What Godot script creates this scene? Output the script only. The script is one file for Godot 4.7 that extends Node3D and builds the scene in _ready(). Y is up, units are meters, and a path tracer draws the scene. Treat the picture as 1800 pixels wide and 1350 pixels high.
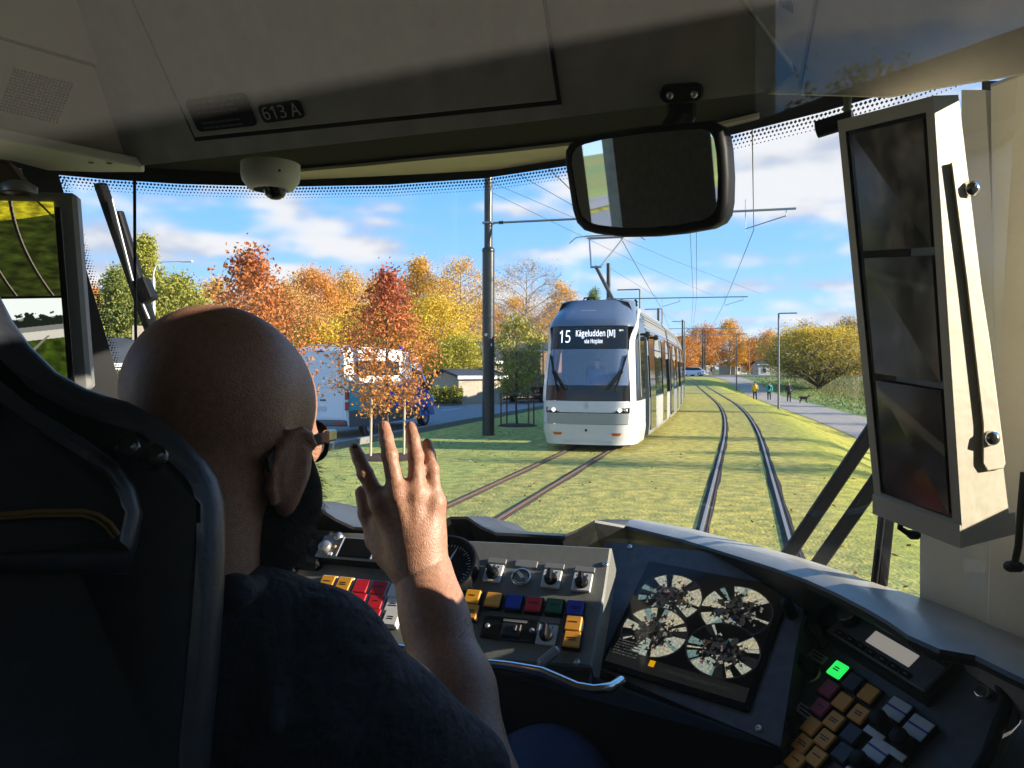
extends Node3D
# A tram driver's cab seen from behind the driver: the cab, the driver, and the grassed tramway, road, trees and oncoming tram outside.
# Metres, y up. Two sets of axes: world (x right, -z ahead of the camera) and the track's (u to the right, w along the track).

const EYE := Vector3(0, 1.97, 0)
const LENS := 1354.0
const CT := 0.9583
const SN := 0.2857
const SUN := Vector3(0.977, 0.300, 0.215)
const LIGHT := 1.6

var M := {}
var used := {}
var rng := RandomNumberGenerator.new()

# ---------------------------------------------------------------- places
func ray(x: float, y: float) -> Vector3:
	return Vector3((x - 900.0) / LENS, -(y - 650.0) / LENS, -1.0)

func px(x: float, y: float, d: float) -> Vector3:
	return EYE + ray(x, y) * d

func hit(x: float, y: float, p: Plane) -> Vector3:
	var r := ray(x, y)
	return EYE + r * ((p.d - p.normal.dot(EYE)) / p.normal.dot(r))

func tk(u: float, w: float, y := 0.0) -> Vector3:
	return Vector3(CT * u + SN * w, y, -(CT * w - SN * u))

func pl3(a: Vector3, b: Vector3, c: Vector3) -> Plane:
	return Plane(a, b, c)

func frame(x: float, y: float, d: float, turn: float, tilt: float) -> Transform3D:
	# a sloping desk: x along its rows, y up its slope, z out of it
	var a := deg_to_rad(turn)
	var t := deg_to_rad(tilt)
	var r := Vector3(cos(a), 0, sin(a))
	var f := Vector3(sin(a), 0, -cos(a))
	var up := f * cos(t) + Vector3.UP * sin(t)
	return Transform3D(Basis(r, up, r.cross(up)), px(x, y, d))

func plane_of(t: Transform3D) -> Plane:
	return Plane(t.basis.z, t.origin)

func on(t: Transform3D, x: float, y: float) -> Vector2:
	var q := t.affine_inverse() * hit(x, y, plane_of(t))
	return Vector2(q.x, q.y)

func off(w: float) -> float:
	# how far the tracks have swung to the left
	var o := 0.0
	if w > 20.0:
		var t := minf(w - 20.0, 32.0)
		o -= 0.00125 * t * t
	if w > 52.0:
		o -= 0.078 * (w - 52.0)
	if w > 92.0:
		o -= 0.0035 * (w - 92.0) * (w - 92.0)
	return maxf(o, -60.0)

func ss(a: float, b: float, x: float) -> float:
	return smoothstep(a, b, x)

# ---------------------------------------------------------------- nodes
func numbered(called: String) -> String:
	var n: int = used.get(called, 0)
	used[called] = n + 1
	return called if n == 0 else "%s_%03d" % [called, n]

func tag(o: Node, label := "", category := "", group := "", kind := "") -> Node:
	if label: o.set_meta("label", label)
	if category: o.set_meta("category", category)
	if group: o.set_meta("group", group)
	if kind: o.set_meta("kind", kind)
	return o

func thing(called: String, label: String, category: String, group := "", at := Transform3D()) -> Node3D:
	var o := Node3D.new()
	o.name = numbered(called)
	add_child(o)
	o.transform = at
	tag(o, label, category, group)
	return o

func put(called: String, mesh: Mesh, m: Material, parent: Node = null, at := Transform3D()) -> MeshInstance3D:
	var o := MeshInstance3D.new()
	o.mesh = mesh
	o.material_override = m
	o.transform = at
	if parent == null or parent == self:
		o.name = numbered(called)
		add_child(o)
	else:
		o.name = called
		parent.add_child(o, true)
	return o

func ob(called: String, b: MB, m: Material, parent: Node = null) -> MeshInstance3D:
	return put(called, b.done(), m, parent)

func setting(called: String, b: MB, m: Material) -> MeshInstance3D:
	var o := put(called, b.done(), m)
	o.set_meta("kind", "structure")
	return o

func copy(o: Node3D, label: String) -> Node3D:
	var base: String = o.name
	var rx := base.rfind("_")
	if rx > 0 and base.substr(rx + 1).is_valid_int(): base = base.substr(0, rx)
	var c: Node3D = o.duplicate()
	c.name = numbered(base)
	add_child(c)
	c.set_meta("label", label)
	return c

# ---------------------------------------------------------------- shapes
class MB:
	var st := SurfaceTool.new()
	func _init() -> void:
		st.begin(Mesh.PRIMITIVE_TRIANGLES)
		st.set_smooth_group(-1)
	func done() -> ArrayMesh:
		st.generate_normals()
		return st.commit()
	func smooth(on: bool) -> MB:
		st.set_smooth_group(1 if on else -1)
		return self
	func v(p: Vector3, uv := Vector2.ZERO) -> void:
		st.set_uv(uv)
		st.add_vertex(p)
	func tri(a: Vector3, b: Vector3, c: Vector3) -> void:
		v(a); v(b); v(c)
	func quad(a: Vector3, b: Vector3, c: Vector3, d: Vector3, uv := false) -> void:
		if uv:
			v(a, Vector2(0, 0)); v(b, Vector2(1, 0)); v(c, Vector2(1, 1))
			v(a, Vector2(0, 0)); v(c, Vector2(1, 1)); v(d, Vector2(0, 1))
		else:
			tri(a, b, c); tri(a, c, d)
	func face(a: Vector3, b: Vector3, c: Vector3, mid: Vector3) -> void:
		if (b - a).cross(c - a).dot((a + b + c) / 3.0 - mid) > 0.0: tri(a, c, b)
		else: tri(a, b, c)
	func qface(a: Vector3, b: Vector3, c: Vector3, d: Vector3, mid: Vector3) -> void:
		face(a, b, c, mid); face(a, c, d, mid)
	func box(t: Transform3D, size: Vector3, bev := 0.0) -> MB:
		var h := size * 0.5
		bev = minf(bev, minf(h.x, minf(h.y, h.z)) * 0.9)
		var mid := t.origin
		if bev <= 0.0:
			for ax in 3:
				for s in [-1.0, 1.0]:
					var q := []
					for k in [[-1, -1], [1, -1], [1, 1], [-1, 1]]:
						var p := Vector3.ZERO
						p[ax] = s * h[ax]; p[(ax + 1) % 3] = k[0] * h[(ax + 1) % 3]; p[(ax + 2) % 3] = k[1] * h[(ax + 2) % 3]
						q.append(t * p)
					qface(q[0], q[1], q[2], q[3], mid)
			return self
		var pt := func(s: Vector3, ax: int) -> Vector3:
			var p := Vector3(s.x * (h.x - bev), s.y * (h.y - bev), s.z * (h.z - bev))
			p[ax] = s[ax] * h[ax]
			return t * p
		for ax in 3:
			var b := (ax + 1) % 3
			var c := (ax + 2) % 3
			for s in [-1.0, 1.0]:
				var q := []
				for k in [[-1, -1], [1, -1], [1, 1], [-1, 1]]:
					var sv := Vector3.ZERO
					sv[ax] = s; sv[b] = k[0]; sv[c] = k[1]
					q.append(pt.call(sv, ax))
				qface(q[0], q[1], q[2], q[3], mid)
				for s2 in [-1.0, 1.0]:
					var e0 := Vector3.ZERO
					e0[ax] = s; e0[b] = s2; e0[c] = -1
					var e1 := e0
					e1[c] = 1
					qface(pt.call(e0, ax), pt.call(e1, ax), pt.call(e1, b), pt.call(e0, b), mid)
		for sx in [-1, 1]:
			for sy in [-1, 1]:
				for sz in [-1, 1]:
					var s3 := Vector3(sx, sy, sz)
					face(pt.call(s3, 0), pt.call(s3, 1), pt.call(s3, 2), mid)
		return self
	func bx(c: Vector3, size: Vector3, bev := 0.0) -> MB:
		return box(Transform3D(Basis(), c), size, bev)
	func tube(pts: Array, r, sides := 8, caps := true) -> MB:
		smooth(true)
		var n := pts.size()
		var rings := []
		var d0: Vector3 = (pts[1] - pts[0]).normalized()
		var up := Vector3.UP if absf(d0.y) < 0.9 else Vector3.RIGHT
		var x := d0.cross(up).normalized()
		for i in n:
			var d: Vector3 = ((pts[mini(i + 1, n - 1)] as Vector3) - (pts[maxi(i - 1, 0)] as Vector3)).normalized()
			x = (x - d * x.dot(d)).normalized()
			var y := d.cross(x)
			var rr: float = r if not r is Array else r[i]
			var ring := []
			for k in sides:
				var a := TAU * k / sides
				ring.append((pts[i] as Vector3) + (x * cos(a) + y * sin(a)) * rr)
			rings.append(ring)
		for i in n - 1:
			for k in sides:
				var k2 := (k + 1) % sides
				quad(rings[i][k], rings[i][k2], rings[i + 1][k2], rings[i + 1][k])
		if caps:
			smooth(false)
			for e in [0, n - 1]:
				for k in sides:
					tri(pts[e], rings[e][k], rings[e][(k + 1) % sides])
		smooth(false)
		return self
	func lathe(t: Transform3D, prof: Array, sides := 20, soft := true) -> MB:
		# prof: Vector2(radius, height along the transform's y)
		smooth(soft)
		for i in prof.size() - 1:
			var a: Vector2 = prof[i]
			var b: Vector2 = prof[i + 1]
			for k in sides:
				var c0 := TAU * k / sides
				var c1 := TAU * (k + 1) / sides
				if k == sides - 1: c1 = 0.0
				var p0 := t * Vector3(a.x * cos(c0), a.y, a.x * sin(c0))
				var p1 := t * Vector3(a.x * cos(c1), a.y, a.x * sin(c1))
				var p2 := t * Vector3(b.x * cos(c1), b.y, b.x * sin(c1))
				var p3 := t * Vector3(b.x * cos(c0), b.y, b.x * sin(c0))
				if a.x > 1e-6: tri(p0, p1, p2)
				if b.x > 1e-6: tri(p0, p2, p3)
		smooth(false)
		return self
	func prism(pts: Array, back: Vector3, bev := 0.0) -> MB:
		# a flat outline with thickness: pts is the front, the body goes along «back»
		var n := pts.size()
		var nm := Vector3.ZERO
		for i in n:
			nm += (pts[i] as Vector3 - pts[0]).cross(pts[(i + 1) % n] as Vector3 - pts[0])
		nm = nm.normalized()
		var ex: Vector3 = ((pts[1] as Vector3) - pts[0]).normalized()
		ex = (ex - nm * ex.dot(nm)).normalized()
		var ey := nm.cross(ex)
		var two := PackedVector2Array()
		for p in pts:
			two.append(Vector2((p - pts[0]).dot(ex), (p - pts[0]).dot(ey)))
		var front := pts.duplicate()
		if bev > 0.0:
			var sh := Geometry2D.offset_polygon(two, -bev, Geometry2D.JOIN_MITER)
			if sh.size() == 1 and sh[0].size() == n:
				var ins: PackedVector2Array = sh[0]
				if Geometry2D.is_polygon_clockwise(ins) != Geometry2D.is_polygon_clockwise(two): ins.reverse()
				var best := 0
				var bd := INF
				for k in n:
					var dd := 0.0
					for i in n: dd += ins[(i + k) % n].distance_squared_to(two[i])
					if dd < bd:
						bd = dd
						best = k
				var lowered := []
				for i in n:
					var q := ins[(i + best) % n]
					front[i] = pts[0] + ex * q.x + ey * q.y
					lowered.append((pts[i] as Vector3) + back.normalized() * bev)
					two[i] = q
				for i in n:
					quad(front[i], front[(i + 1) % n], (pts[(i + 1) % n] as Vector3) + back.normalized() * bev, lowered[i])
				pts = lowered
				back -= back.normalized() * bev
		var idx := Geometry2D.triangulate_polygon(two)
		for i in range(0, idx.size(), 3):
			tri(front[idx[i]], front[idx[i + 1]], front[idx[i + 2]])
			tri((pts[idx[i]] as Vector3) + back, (pts[idx[i + 2]] as Vector3) + back, (pts[idx[i + 1]] as Vector3) + back)
		for i in n:
			var a: Vector3 = pts[i]
			var b: Vector3 = pts[(i + 1) % n]
			quad(a, b, b + back, a + back)
		return self
	func loft(rows: Array, closed := false, soft := true, uv := false) -> MB:
		smooth(soft)
		var nr := rows.size()
		for i in nr - 1:
			var n: int = rows[i].size()
			for k in (n if closed else n - 1):
				var k2 := (k + 1) % n
				if uv:
					var u0 := float(k) / (n - 1)
					var u1 := float(k + 1) / (n - 1)
					var v0 := float(i) / (nr - 1)
					var v1 := float(i + 1) / (nr - 1)
					v(rows[i][k], Vector2(u0, v0)); v(rows[i][k2], Vector2(u1, v0)); v(rows[i + 1][k2], Vector2(u1, v1))
					v(rows[i][k], Vector2(u0, v0)); v(rows[i + 1][k2], Vector2(u1, v1)); v(rows[i + 1][k], Vector2(u0, v1))
				else:
					quad(rows[i][k], rows[i][k2], rows[i + 1][k2], rows[i + 1][k])
		smooth(false)
		return self
	func cap(ring: Array) -> MB:
		var c := Vector3.ZERO
		for p in ring: c += p
		c /= ring.size()
		for k in ring.size(): tri(c, ring[k], ring[(k + 1) % ring.size()])
		return self

func rrect(w: float, h: float, r: float, n := 4) -> Array:
	var out := []
	for q in 4:
		var cx := (w / 2 - r) * (1 if q == 0 or q == 3 else -1)
		var cy := (h / 2 - r) * (1 if q < 2 else -1)
		for i in n + 1:
			var a := PI / 2 * (q + float(i) / n)
			out.append(Vector2(cx + r * cos(a), cy + r * sin(a)))
	return out

func lift(t: Transform3D, flat: Array, z := 0.0) -> Array:
	var out := []
	for p in flat: out.append(t * Vector3(p.x, p.y, z))
	return out

func looking(at: Vector3, dir: Vector3) -> Transform3D:
	# y axis along dir
	var y := dir.normalized()
	var x := y.cross(Vector3.UP if absf(y.y) < 0.95 else Vector3.RIGHT).normalized()
	return Transform3D(Basis(x, y, x.cross(y)), at)

func words(s: String, size: float, t: Transform3D, m: Material, parent: Node, called := "lettering", mono := false, thick := 0.0006) -> MeshInstance3D:
	var f := SystemFont.new()
	f.font_names = PackedStringArray(["Droid Sans Mono" if mono else "Droid Sans"])
	var tm := TextMesh.new()
	tm.text = s
	tm.font = f
	tm.font_size = 32
	tm.pixel_size = size / 32.0
	tm.depth = thick
	tm.curve_step = 2.0
	return put(called, tm, m, parent, t)

func arr_mesh(v: PackedVector3Array, n: PackedVector3Array, c: PackedColorArray, idx := PackedInt32Array()) -> ArrayMesh:
	var a := []
	a.resize(Mesh.ARRAY_MAX)
	a[Mesh.ARRAY_VERTEX] = v
	if n.size(): a[Mesh.ARRAY_NORMAL] = n
	if c.size(): a[Mesh.ARRAY_COLOR] = c
	if idx.size(): a[Mesh.ARRAY_INDEX] = idx
	var m := ArrayMesh.new()
	m.add_surface_from_arrays(Mesh.PRIMITIVE_TRIANGLES, a)
	return m

# ---------------------------------------------------------------- bodies: distance fields meshed as surface nets
# parts: ["c", a, b, ra, rb, k] tapered limb; ["e", Transform3D, radii, k] ellipsoid; a leading "-" cuts.
func nets(parts: Array, cell: float) -> ArrayMesh:
	var lo := Vector3.INF
	var hi := -Vector3.INF
	var boxes := []
	for p in parts:
		var a: Vector3
		var b: Vector3
		if (p[0] as String).ends_with("c"):
			a = (p[1] as Vector3).min(p[2]) - Vector3.ONE * maxf(p[3], p[4])
			b = (p[1] as Vector3).max(p[2]) + Vector3.ONE * maxf(p[3], p[4])
		else:
			var t: Transform3D = p[1]
			var r: Vector3 = p[2]
			var e := Vector3.ZERO
			for ax in 3:
				e[ax] = sqrt(pow(t.basis.x[ax] * r.x, 2) + pow(t.basis.y[ax] * r.y, 2) + pow(t.basis.z[ax] * r.z, 2))
			a = t.origin - e
			b = t.origin + e
		boxes.append([a, b])
		if not (p[0] as String).begins_with("-"):
			lo = lo.min(a)
			hi = hi.max(b)
	lo -= Vector3.ONE * cell * 3
	hi += Vector3.ONE * cell * 3
	var nx := int((hi.x - lo.x) / cell) + 2
	var ny := int((hi.y - lo.y) / cell) + 2
	var nz := int((hi.z - lo.z) / cell) + 2
	var f := PackedFloat32Array()
	f.resize(nx * ny * nz)
	f.fill(1.0)
	for pi in parts.size():
		var p: Array = parts[pi]
		var kind: String = p[0]
		var cut := kind.begins_with("-")
		var cone := kind.ends_with("c")
		var k: float = p[5] if cone else p[3]
		var pad := Vector3.ONE * (k * 1.5 + cell * 2.5)
		var i0 := ((boxes[pi][0] as Vector3) - pad - lo) / cell
		var i1 := ((boxes[pi][1] as Vector3) + pad - lo) / cell
		var ca := Vector3.ZERO
		var ab := Vector3.ZERO
		var inv2 := 0.0
		var ra := 0.0
		var dr := 0.0
		var ti := Transform3D()
		var r1 := Vector3.ONE
		var r2 := Vector3.ONE
		if cone:
			ca = p[1]
			ab = (p[2] as Vector3) - ca
			inv2 = 1.0 / maxf(ab.length_squared(), 1e-9)
			ra = p[3]
			dr = p[4] - p[3]
		else:
			ti = (p[1] as Transform3D).affine_inverse()
			r1 = Vector3.ONE / (p[2] as Vector3)
			r2 = r1 * r1
		for z in range(maxi(0, int(i0.z)), mini(nz, int(i1.z) + 2)):
			for y in range(maxi(0, int(i0.y)), mini(ny, int(i1.y) + 2)):
				var at := nx * (y + ny * z)
				for x in range(maxi(0, int(i0.x)), mini(nx, int(i1.x) + 2)):
					var q := lo + Vector3(x, y, z) * cell
					var d: float
					if cone:
						var pa := q - ca
						var h := clampf(pa.dot(ab) * inv2, 0.0, 1.0)
						d = (pa - ab * h).length() - ra - dr * h
					else:
						q = ti * q
						var k0 := (q * r1).length()
						d = k0 * (k0 - 1.0) / maxf((q * r2).length(), 1e-6)
					var o := f[at + x]
					if cut:
						d = -d
						var hh := maxf(k - absf(o - d), 0.0) / k
						f[at + x] = maxf(o, d) + hh * hh * k * 0.25
					else:
						var hh := maxf(k - absf(o - d), 0.0) / k
						f[at + x] = minf(o, d) - hh * hh * k * 0.25
	var vs := PackedVector3Array()
	var ids := PackedInt32Array()
	ids.resize(nx * ny * nz)
	ids.fill(-1)
	var step := [0, 1, nx, nx + 1, nx * ny, nx * ny + 1, nx * ny + nx, nx * ny + nx + 1]
	var corner := [Vector3(0, 0, 0), Vector3(1, 0, 0), Vector3(0, 1, 0), Vector3(1, 1, 0), Vector3(0, 0, 1), Vector3(1, 0, 1), Vector3(0, 1, 1), Vector3(1, 1, 1)]
	var edges := [[0, 1], [2, 3], [4, 5], [6, 7], [0, 2], [1, 3], [4, 6], [5, 7], [0, 4], [1, 5], [2, 6], [3, 7]]
	var near := cell * 2.2
	for z in nz - 1:
		for y in ny - 1:
			var at := nx * (y + ny * z)
			for x in nx - 1:
				var i := at + x
				if absf(f[i]) > near: continue
				var mask := 0
				for c in 8:
					if f[i + step[c]] < 0.0: mask |= 1 << c
				if mask == 0 or mask == 255: continue
				var s := Vector3.ZERO
				var cnt := 0
				for e in edges:
					var a: int = e[0]
					var b: int = e[1]
					if ((mask >> a) & 1) != ((mask >> b) & 1):
						var fa := f[i + step[a]]
						var fb := f[i + step[b]]
						s += (corner[a] as Vector3).lerp(corner[b], fa / (fa - fb))
						cnt += 1
				ids[i] = vs.size()
				vs.append(lo + (Vector3(x, y, z) + s / cnt) * cell)
	var idx := PackedInt32Array()
	var axes := [[1, nx, nx * ny], [nx, nx * ny, 1], [nx * ny, 1, nx]]
	for z in range(1, nz - 1):
		for y in range(1, ny - 1):
			var at := nx * (y + ny * z)
			for x in range(1, nx - 1):
				var i := at + x
				if ids[i] < 0: continue
				for ax in axes:
					var fa := f[i] < 0.0
					if fa == (f[i + ax[0]] < 0.0): continue
					var a := ids[i]
					var b := ids[i - ax[1]]
					var c := ids[i - ax[1] - ax[2]]
					var d := ids[i - ax[2]]
					if a < 0 or b < 0 or c < 0 or d < 0: continue
					if fa: idx.append_array(PackedInt32Array([a, c, b, a, d, c]))
					else: idx.append_array(PackedInt32Array([a, b, c, a, c, d]))
	var ns := PackedVector3Array()
	ns.resize(vs.size())
	for i in range(0, idx.size(), 3):
		var nn := (vs[idx[i + 2]] - vs[idx[i]]).cross(vs[idx[i + 1]] - vs[idx[i]])
		for k in 3: ns[idx[i + k]] += nn
	for i in ns.size(): ns[i] = ns[i].normalized()
	return arr_mesh(vs, ns, PackedColorArray(), idx)

func ell(c: Vector3, r: Vector3, k := 0.02, b := Basis(), cut := false) -> Array:
	return ["-e" if cut else "e", Transform3D(b, c), r, k]

func limb(a: Vector3, b: Vector3, ra: float, rb: float, k := 0.02) -> Array:
	return ["c", a, b, ra, rb, k]

# ---------------------------------------------------------------- materials
func lin(r: float, g: float, b: float, a := 1.0) -> Color:
	var c := Color(r, g, b).linear_to_srgb()
	c.a = a
	return c

func mat(key: String, c: Color, rough := 0.6, metal := 0.0) -> StandardMaterial3D:
	var m := StandardMaterial3D.new()
	m.resource_name = key
	m.albedo_color = c
	m.roughness = rough
	m.metallic = metal
	m.cull_mode = BaseMaterial3D.CULL_DISABLED
	M[key] = m
	return m

func noise_tex(freq: float, lo: float, hi: float, seed_: int, size := 512, octaves := 4, tint_lo := Color.WHITE, tint_hi := Color.WHITE) -> NoiseTexture2D:
	var n := FastNoiseLite.new()
	n.seed = seed_
	n.frequency = freq
	n.fractal_octaves = octaves
	var t := NoiseTexture2D.new()
	t.noise = n
	t.width = size
	t.height = size
	t.seamless = true
	var g := Gradient.new()
	g.set_color(0, Color(lo, lo, lo) * tint_lo)
	g.set_color(1, Color(hi, hi, hi) * tint_hi)
	t.color_ramp = g
	return t

func bumps(freq: float, seed_: int, size := 512, strength := 6.0) -> NoiseTexture2D:
	var n := FastNoiseLite.new()
	n.seed = seed_
	n.frequency = freq
	n.fractal_octaves = 4
	var t := NoiseTexture2D.new()
	t.noise = n
	t.width = size
	t.height = size
	t.seamless = true
	t.as_normal_map = true
	t.bump_strength = strength
	return t

func worn(m: StandardMaterial3D, tex: Texture2D, scale: float, nrm: Texture2D = null, amount := 0.4, nscale := 0.0) -> StandardMaterial3D:
	m.uv1_triplanar = true
	m.uv1_world_triplanar = true
	m.uv1_scale = Vector3.ONE * scale
	m.albedo_texture = tex
	if nrm:
		m.normal_enabled = true
		m.normal_texture = nrm
		m.normal_scale = amount
	return m

func glow(key: String, c: Color, e: float) -> StandardMaterial3D:
	var m := mat(key, c, 0.4)
	m.emission_enabled = true
	m.emission = c
	m.emission_energy_multiplier = e
	return m

func pane(key: String, c: Color) -> StandardMaterial3D:
	var m := mat(key, c, 0.02)
	m.transparency = BaseMaterial3D.TRANSPARENCY_ALPHA
	return m

func materials() -> void:
	var mottle := noise_tex(0.02, 0.80, 1.0, 3)
	var grain := bumps(0.22, 5, 256, 3.0)
	var coarse := bumps(0.05, 6, 512, 8.0)
	# cab
	worn(mat("header", lin(.43, .40, .345), .62), mottle, 2.0, grain, .10)
	worn(mat("cream", lin(.60, .55, .42), .5), noise_tex(0.012, .94, 1.0, 8), 1.5, grain, .06)
	worn(mat("pale", lin(.62, .60, .54), .5), noise_tex(0.012, .92, 1.0, 9), 1.5)
	worn(mat("desk", lin(.022, .022, .024), .5), noise_tex(0.03, .6, 1.0, 10), 4.0, grain, .08)
	worn(mat("fascia", lin(.19, .19, .165), .5), noise_tex(0.03, .88, 1.0, 10), 4.0, grain, .06)
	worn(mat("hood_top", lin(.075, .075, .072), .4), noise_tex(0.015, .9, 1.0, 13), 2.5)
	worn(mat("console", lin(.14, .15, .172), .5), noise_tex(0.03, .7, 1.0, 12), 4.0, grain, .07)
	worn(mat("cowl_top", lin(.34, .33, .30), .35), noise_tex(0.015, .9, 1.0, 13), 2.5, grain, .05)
	mat("black", lin(.008, .008, .009), .5)
	mat("soft_black", lin(.015, .015, .016), .85)
	for key in ["black", "soft_black"]: (M[key] as StandardMaterial3D).metallic_specular = .25
	mat("gloss_black", lin(.01, .01, .011), .12)
	mat("frit", lin(.008, .008, .009), .5)
	mat("rubber", lin(.006, .006, .007), .8)
	(M.rubber as StandardMaterial3D).metallic_specular = .2
	mat("chrome", lin(.75, .74, .72), .16, 1.0)
	mat("steel", lin(.55, .54, .52), .32, 1.0)
	mat("grey_metal", lin(.33, .33, .33), .4, .6)
	mat("label_white", lin(.62, .62, .60), .5)
	mat("label_grey", lin(.22, .22, .21), .5)
	mat("ink", lin(.02, .02, .02), .6)
	mat("sticker", lin(.020, .018, .022), .8).metallic_specular = .2
	mat("sticker_ink", lin(.42, .42, .42), .6)
	mat("sticker_ink_dim", lin(.075, .075, .085), .6)
	for c in [["amber", .80, .34, .012], ["dim_amber", .78, .33, .03], ["red", .62, .008, .018], ["dull_red", .40, .05, .08], ["white_key", .72, .70, .62], ["blue", .015, .035, .34], ["green", .012, .10, .035], ["blank", .03, .036, .045]]:
		mat("key_" + c[0], lin(c[1], c[2], c[3]), .55)
	glow("key_lit_green", lin(.02, .72, .10), 0.55)
	mat("mirror", lin(.86, .87, .86), .015, 1.0)
	glow("radio_reflection_glow", lin(.30, .28, .25), .38)  # even glow standing in for sky and trees reflected in the display
	pane("windscreen", Color(.96, 1.0, .98, .03))
	pane("glass_door", Color(1, 1, 1, .03))
	pane("lens", Color(.3, .14, .05, .55))
	pane("house_glass", Color(.3, .35, .4, .35))
	# driver
	var skin := worn(mat("skin", lin(.46, .25, .165), .5), noise_tex(0.05, .78, 1.0, 21, 256, 5, Color(1, .93, .9)), 9.0, bumps(0.2, 22, 256, 4.0), .35)
	skin.subsurf_scatter_enabled = true
	skin.subsurf_scatter_strength = .12
	worn(mat("beard", lin(.018, .013, .011), .9), noise_tex(.2, .3, 1.0, 23, 256), 30.0, bumps(.3, 24, 256, 12.0), 1.0)
	mat("hair", lin(.035, .02, .014), .7)
	var shirt := worn(mat("shirt", lin(.024, .027, .046), .85), noise_tex(.4, .6, 1.0, 25, 512), 4.0, bumps(.022, 26, 512, 9.0), .9)
	shirt.rim_enabled = true
	shirt.rim = .12
	shirt.rim_tint = .5
	worn(mat("jeans", lin(.02, .035, .11), .8), noise_tex(.15, .6, 1.0, 27, 256), 12.0)
	worn(mat("seat", lin(.026, .030, .041), .38), noise_tex(.05, .7, 1.0, 28, 256), 4.0, grain, .10)
	mat("yellow_lines", lin(.20, .11, .02), .6)
	mat("gold", lin(.55, .45, .25), .25, 1.0)
	mat("shell", lin(.010, .004, .003), .5).metallic_specular = .25
	# outside
	var grass := worn(mat("grass", lin(.78, .62, .17), .95), noise_tex(0.022, .68, 1.0, 31, 1024, 6, Color(.80, .92, .8), Color(1, .97, .85)), .13, bumps(.25, 32, 512, 6.0), .15)
	grass.vertex_color_use_as_albedo = true
	grass.detail_enabled = true
	grass.detail_blend_mode = BaseMaterial3D.BLEND_MODE_MUL
	var blade := mat("blade", Color.WHITE, .8)
	blade.vertex_color_use_as_albedo = true
	blade.backlight_enabled = true
	blade.backlight = Color(.7, .7, .7)
	worn(mat("asphalt", lin(.34, .34, .35), .85), noise_tex(0.03, .7, 1.0, 33, 1024, 6), .4, bumps(.3, 34, 512, 6.0), .5)
	worn(mat("path", lin(.56, .475, .39), .9), noise_tex(0.03, .72, 1.0, 35, 1024, 6), .4, bumps(.3, 34, 512, 6.0), .4)
	worn(mat("paving", lin(.40, .375, .34), .9), noise_tex(0.03, .75, 1.0, 36, 512), .5)
	worn(mat("granite", lin(.34, .33, .31), .8), noise_tex(0.1, .6, 1.0, 37, 512), .8)
	worn(mat("ballast", lin(.055, .048, .042), .95), noise_tex(.15, .4, 1.0, 38, 512), 1.0, coarse, 1.0)
	worn(mat("mulch", lin(.10, .06, .04), .95), noise_tex(.15, .4, 1.0, 38, 512), 1.5, coarse, 1.0)
	mat("rail_top", lin(.33, .295, .26), .42, .5)
	worn(mat("rail_rust", lin(.21, .12, .075), .65), noise_tex(.08, .5, 1.0, 39, 256), 2.0)
	worn(mat("mast", lin(.055, .058, .056), .32, .3), noise_tex(.03, .75, 1.0, 40, 256), 1.0)
	mat("galv", lin(.30, .31, .32), .4, .7)
	mat("wire", lin(.10, .10, .11), .5, .5)
	mat("lamp_pole", lin(.16, .165, .17), .45, .4)
	worn(mat("bark", lin(.13, .105, .085), .9), noise_tex(.1, .5, 1.0, 41, 256), 2.0)
	worn(mat("birch_bark", lin(.50, .46, .42), .8), noise_tex(.12, .35, 1.0, 42, 256), 1.4)
	mat("stake", lin(.50, .42, .30), .8)
	var leaf := mat("leaf", Color.WHITE, .62)
	leaf.vertex_color_use_as_albedo = true
	leaf.backlight_enabled = true
	leaf.backlight = Color(.75, .75, .75)
	mat("white_paint", lin(.80, .80, .80), .28).clearcoat_enabled = true
	mat("silver_paint", lin(.30, .315, .32), .33, .35)
	mat("tram_white", lin(.60, .595, .58), .24).clearcoat_enabled = true
	mat("tram_roof", lin(.12, .155, .215), .24, .2)
	mat("tram_dark", lin(.018, .020, .024), .07)
	mat("tram_door", lin(.03, .034, .036), .06)
	mat("tram_glass", lin(.012, .014, .016), .03)
	pane("tram_screen", Color(.75, .85, 1.0, .22))  # pale blue tint, part of the painted sky reflection
	worn(mat("tram_reflected_sky", lin(.30, .34, .42), .7), mottle, 1.0)  # pale blue stands in for sky reflected in the tram's windscreen
	mat("turquoise", lin(.05, .42, .55), .3)
	mat("royal", lin(.03, .11, .48), .25)
	mat("tail_red", lin(.45, .01, .015), .2)
	mat("orange_lens", lin(.55, .10, .01), .3)
	mat("tyre", lin(.02, .02, .02), .85)
	mat("bumper", lin(.10, .105, .11), .6)
	mat("car_glass", lin(.02, .025, .03), .05)
	glow("headlight", lin(.9, .92, 1.0), 1.6)
	glow("led", lin(.9, .92, 1.0), 0.75)
	worn(mat("wall_cream", lin(.52, .44, .33), .9), mottle, .5)
	worn(mat("wall_yellow", lin(.62, .42, .10), .9), mottle, .5)
	worn(mat("wall_white", lin(.68, .66, .62), .9), mottle, .5)
	worn(mat("roof_dark", lin(.055, .058, .065), .8), mottle, .8)
	mat("trim_white", lin(.72, .71, .68), .6)
	mat("window_dark", lin(.03, .035, .04), .1)
	mat("wood_brown", lin(.14, .08, .045), .8)
	mat("jacket_yellow", lin(.65, .42, .01), .7)
	mat("jacket_teal", lin(.02, .38, .33), .7)
	mat("dark_cloth", lin(.02, .022, .03), .85)
	mat("dog_brown", lin(.05, .025, .018), .85)
	mat("skin_far", lin(.45, .27, .19), .6)
	mat("blue_cloth", lin(.03, .07, .25), .8)

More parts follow.
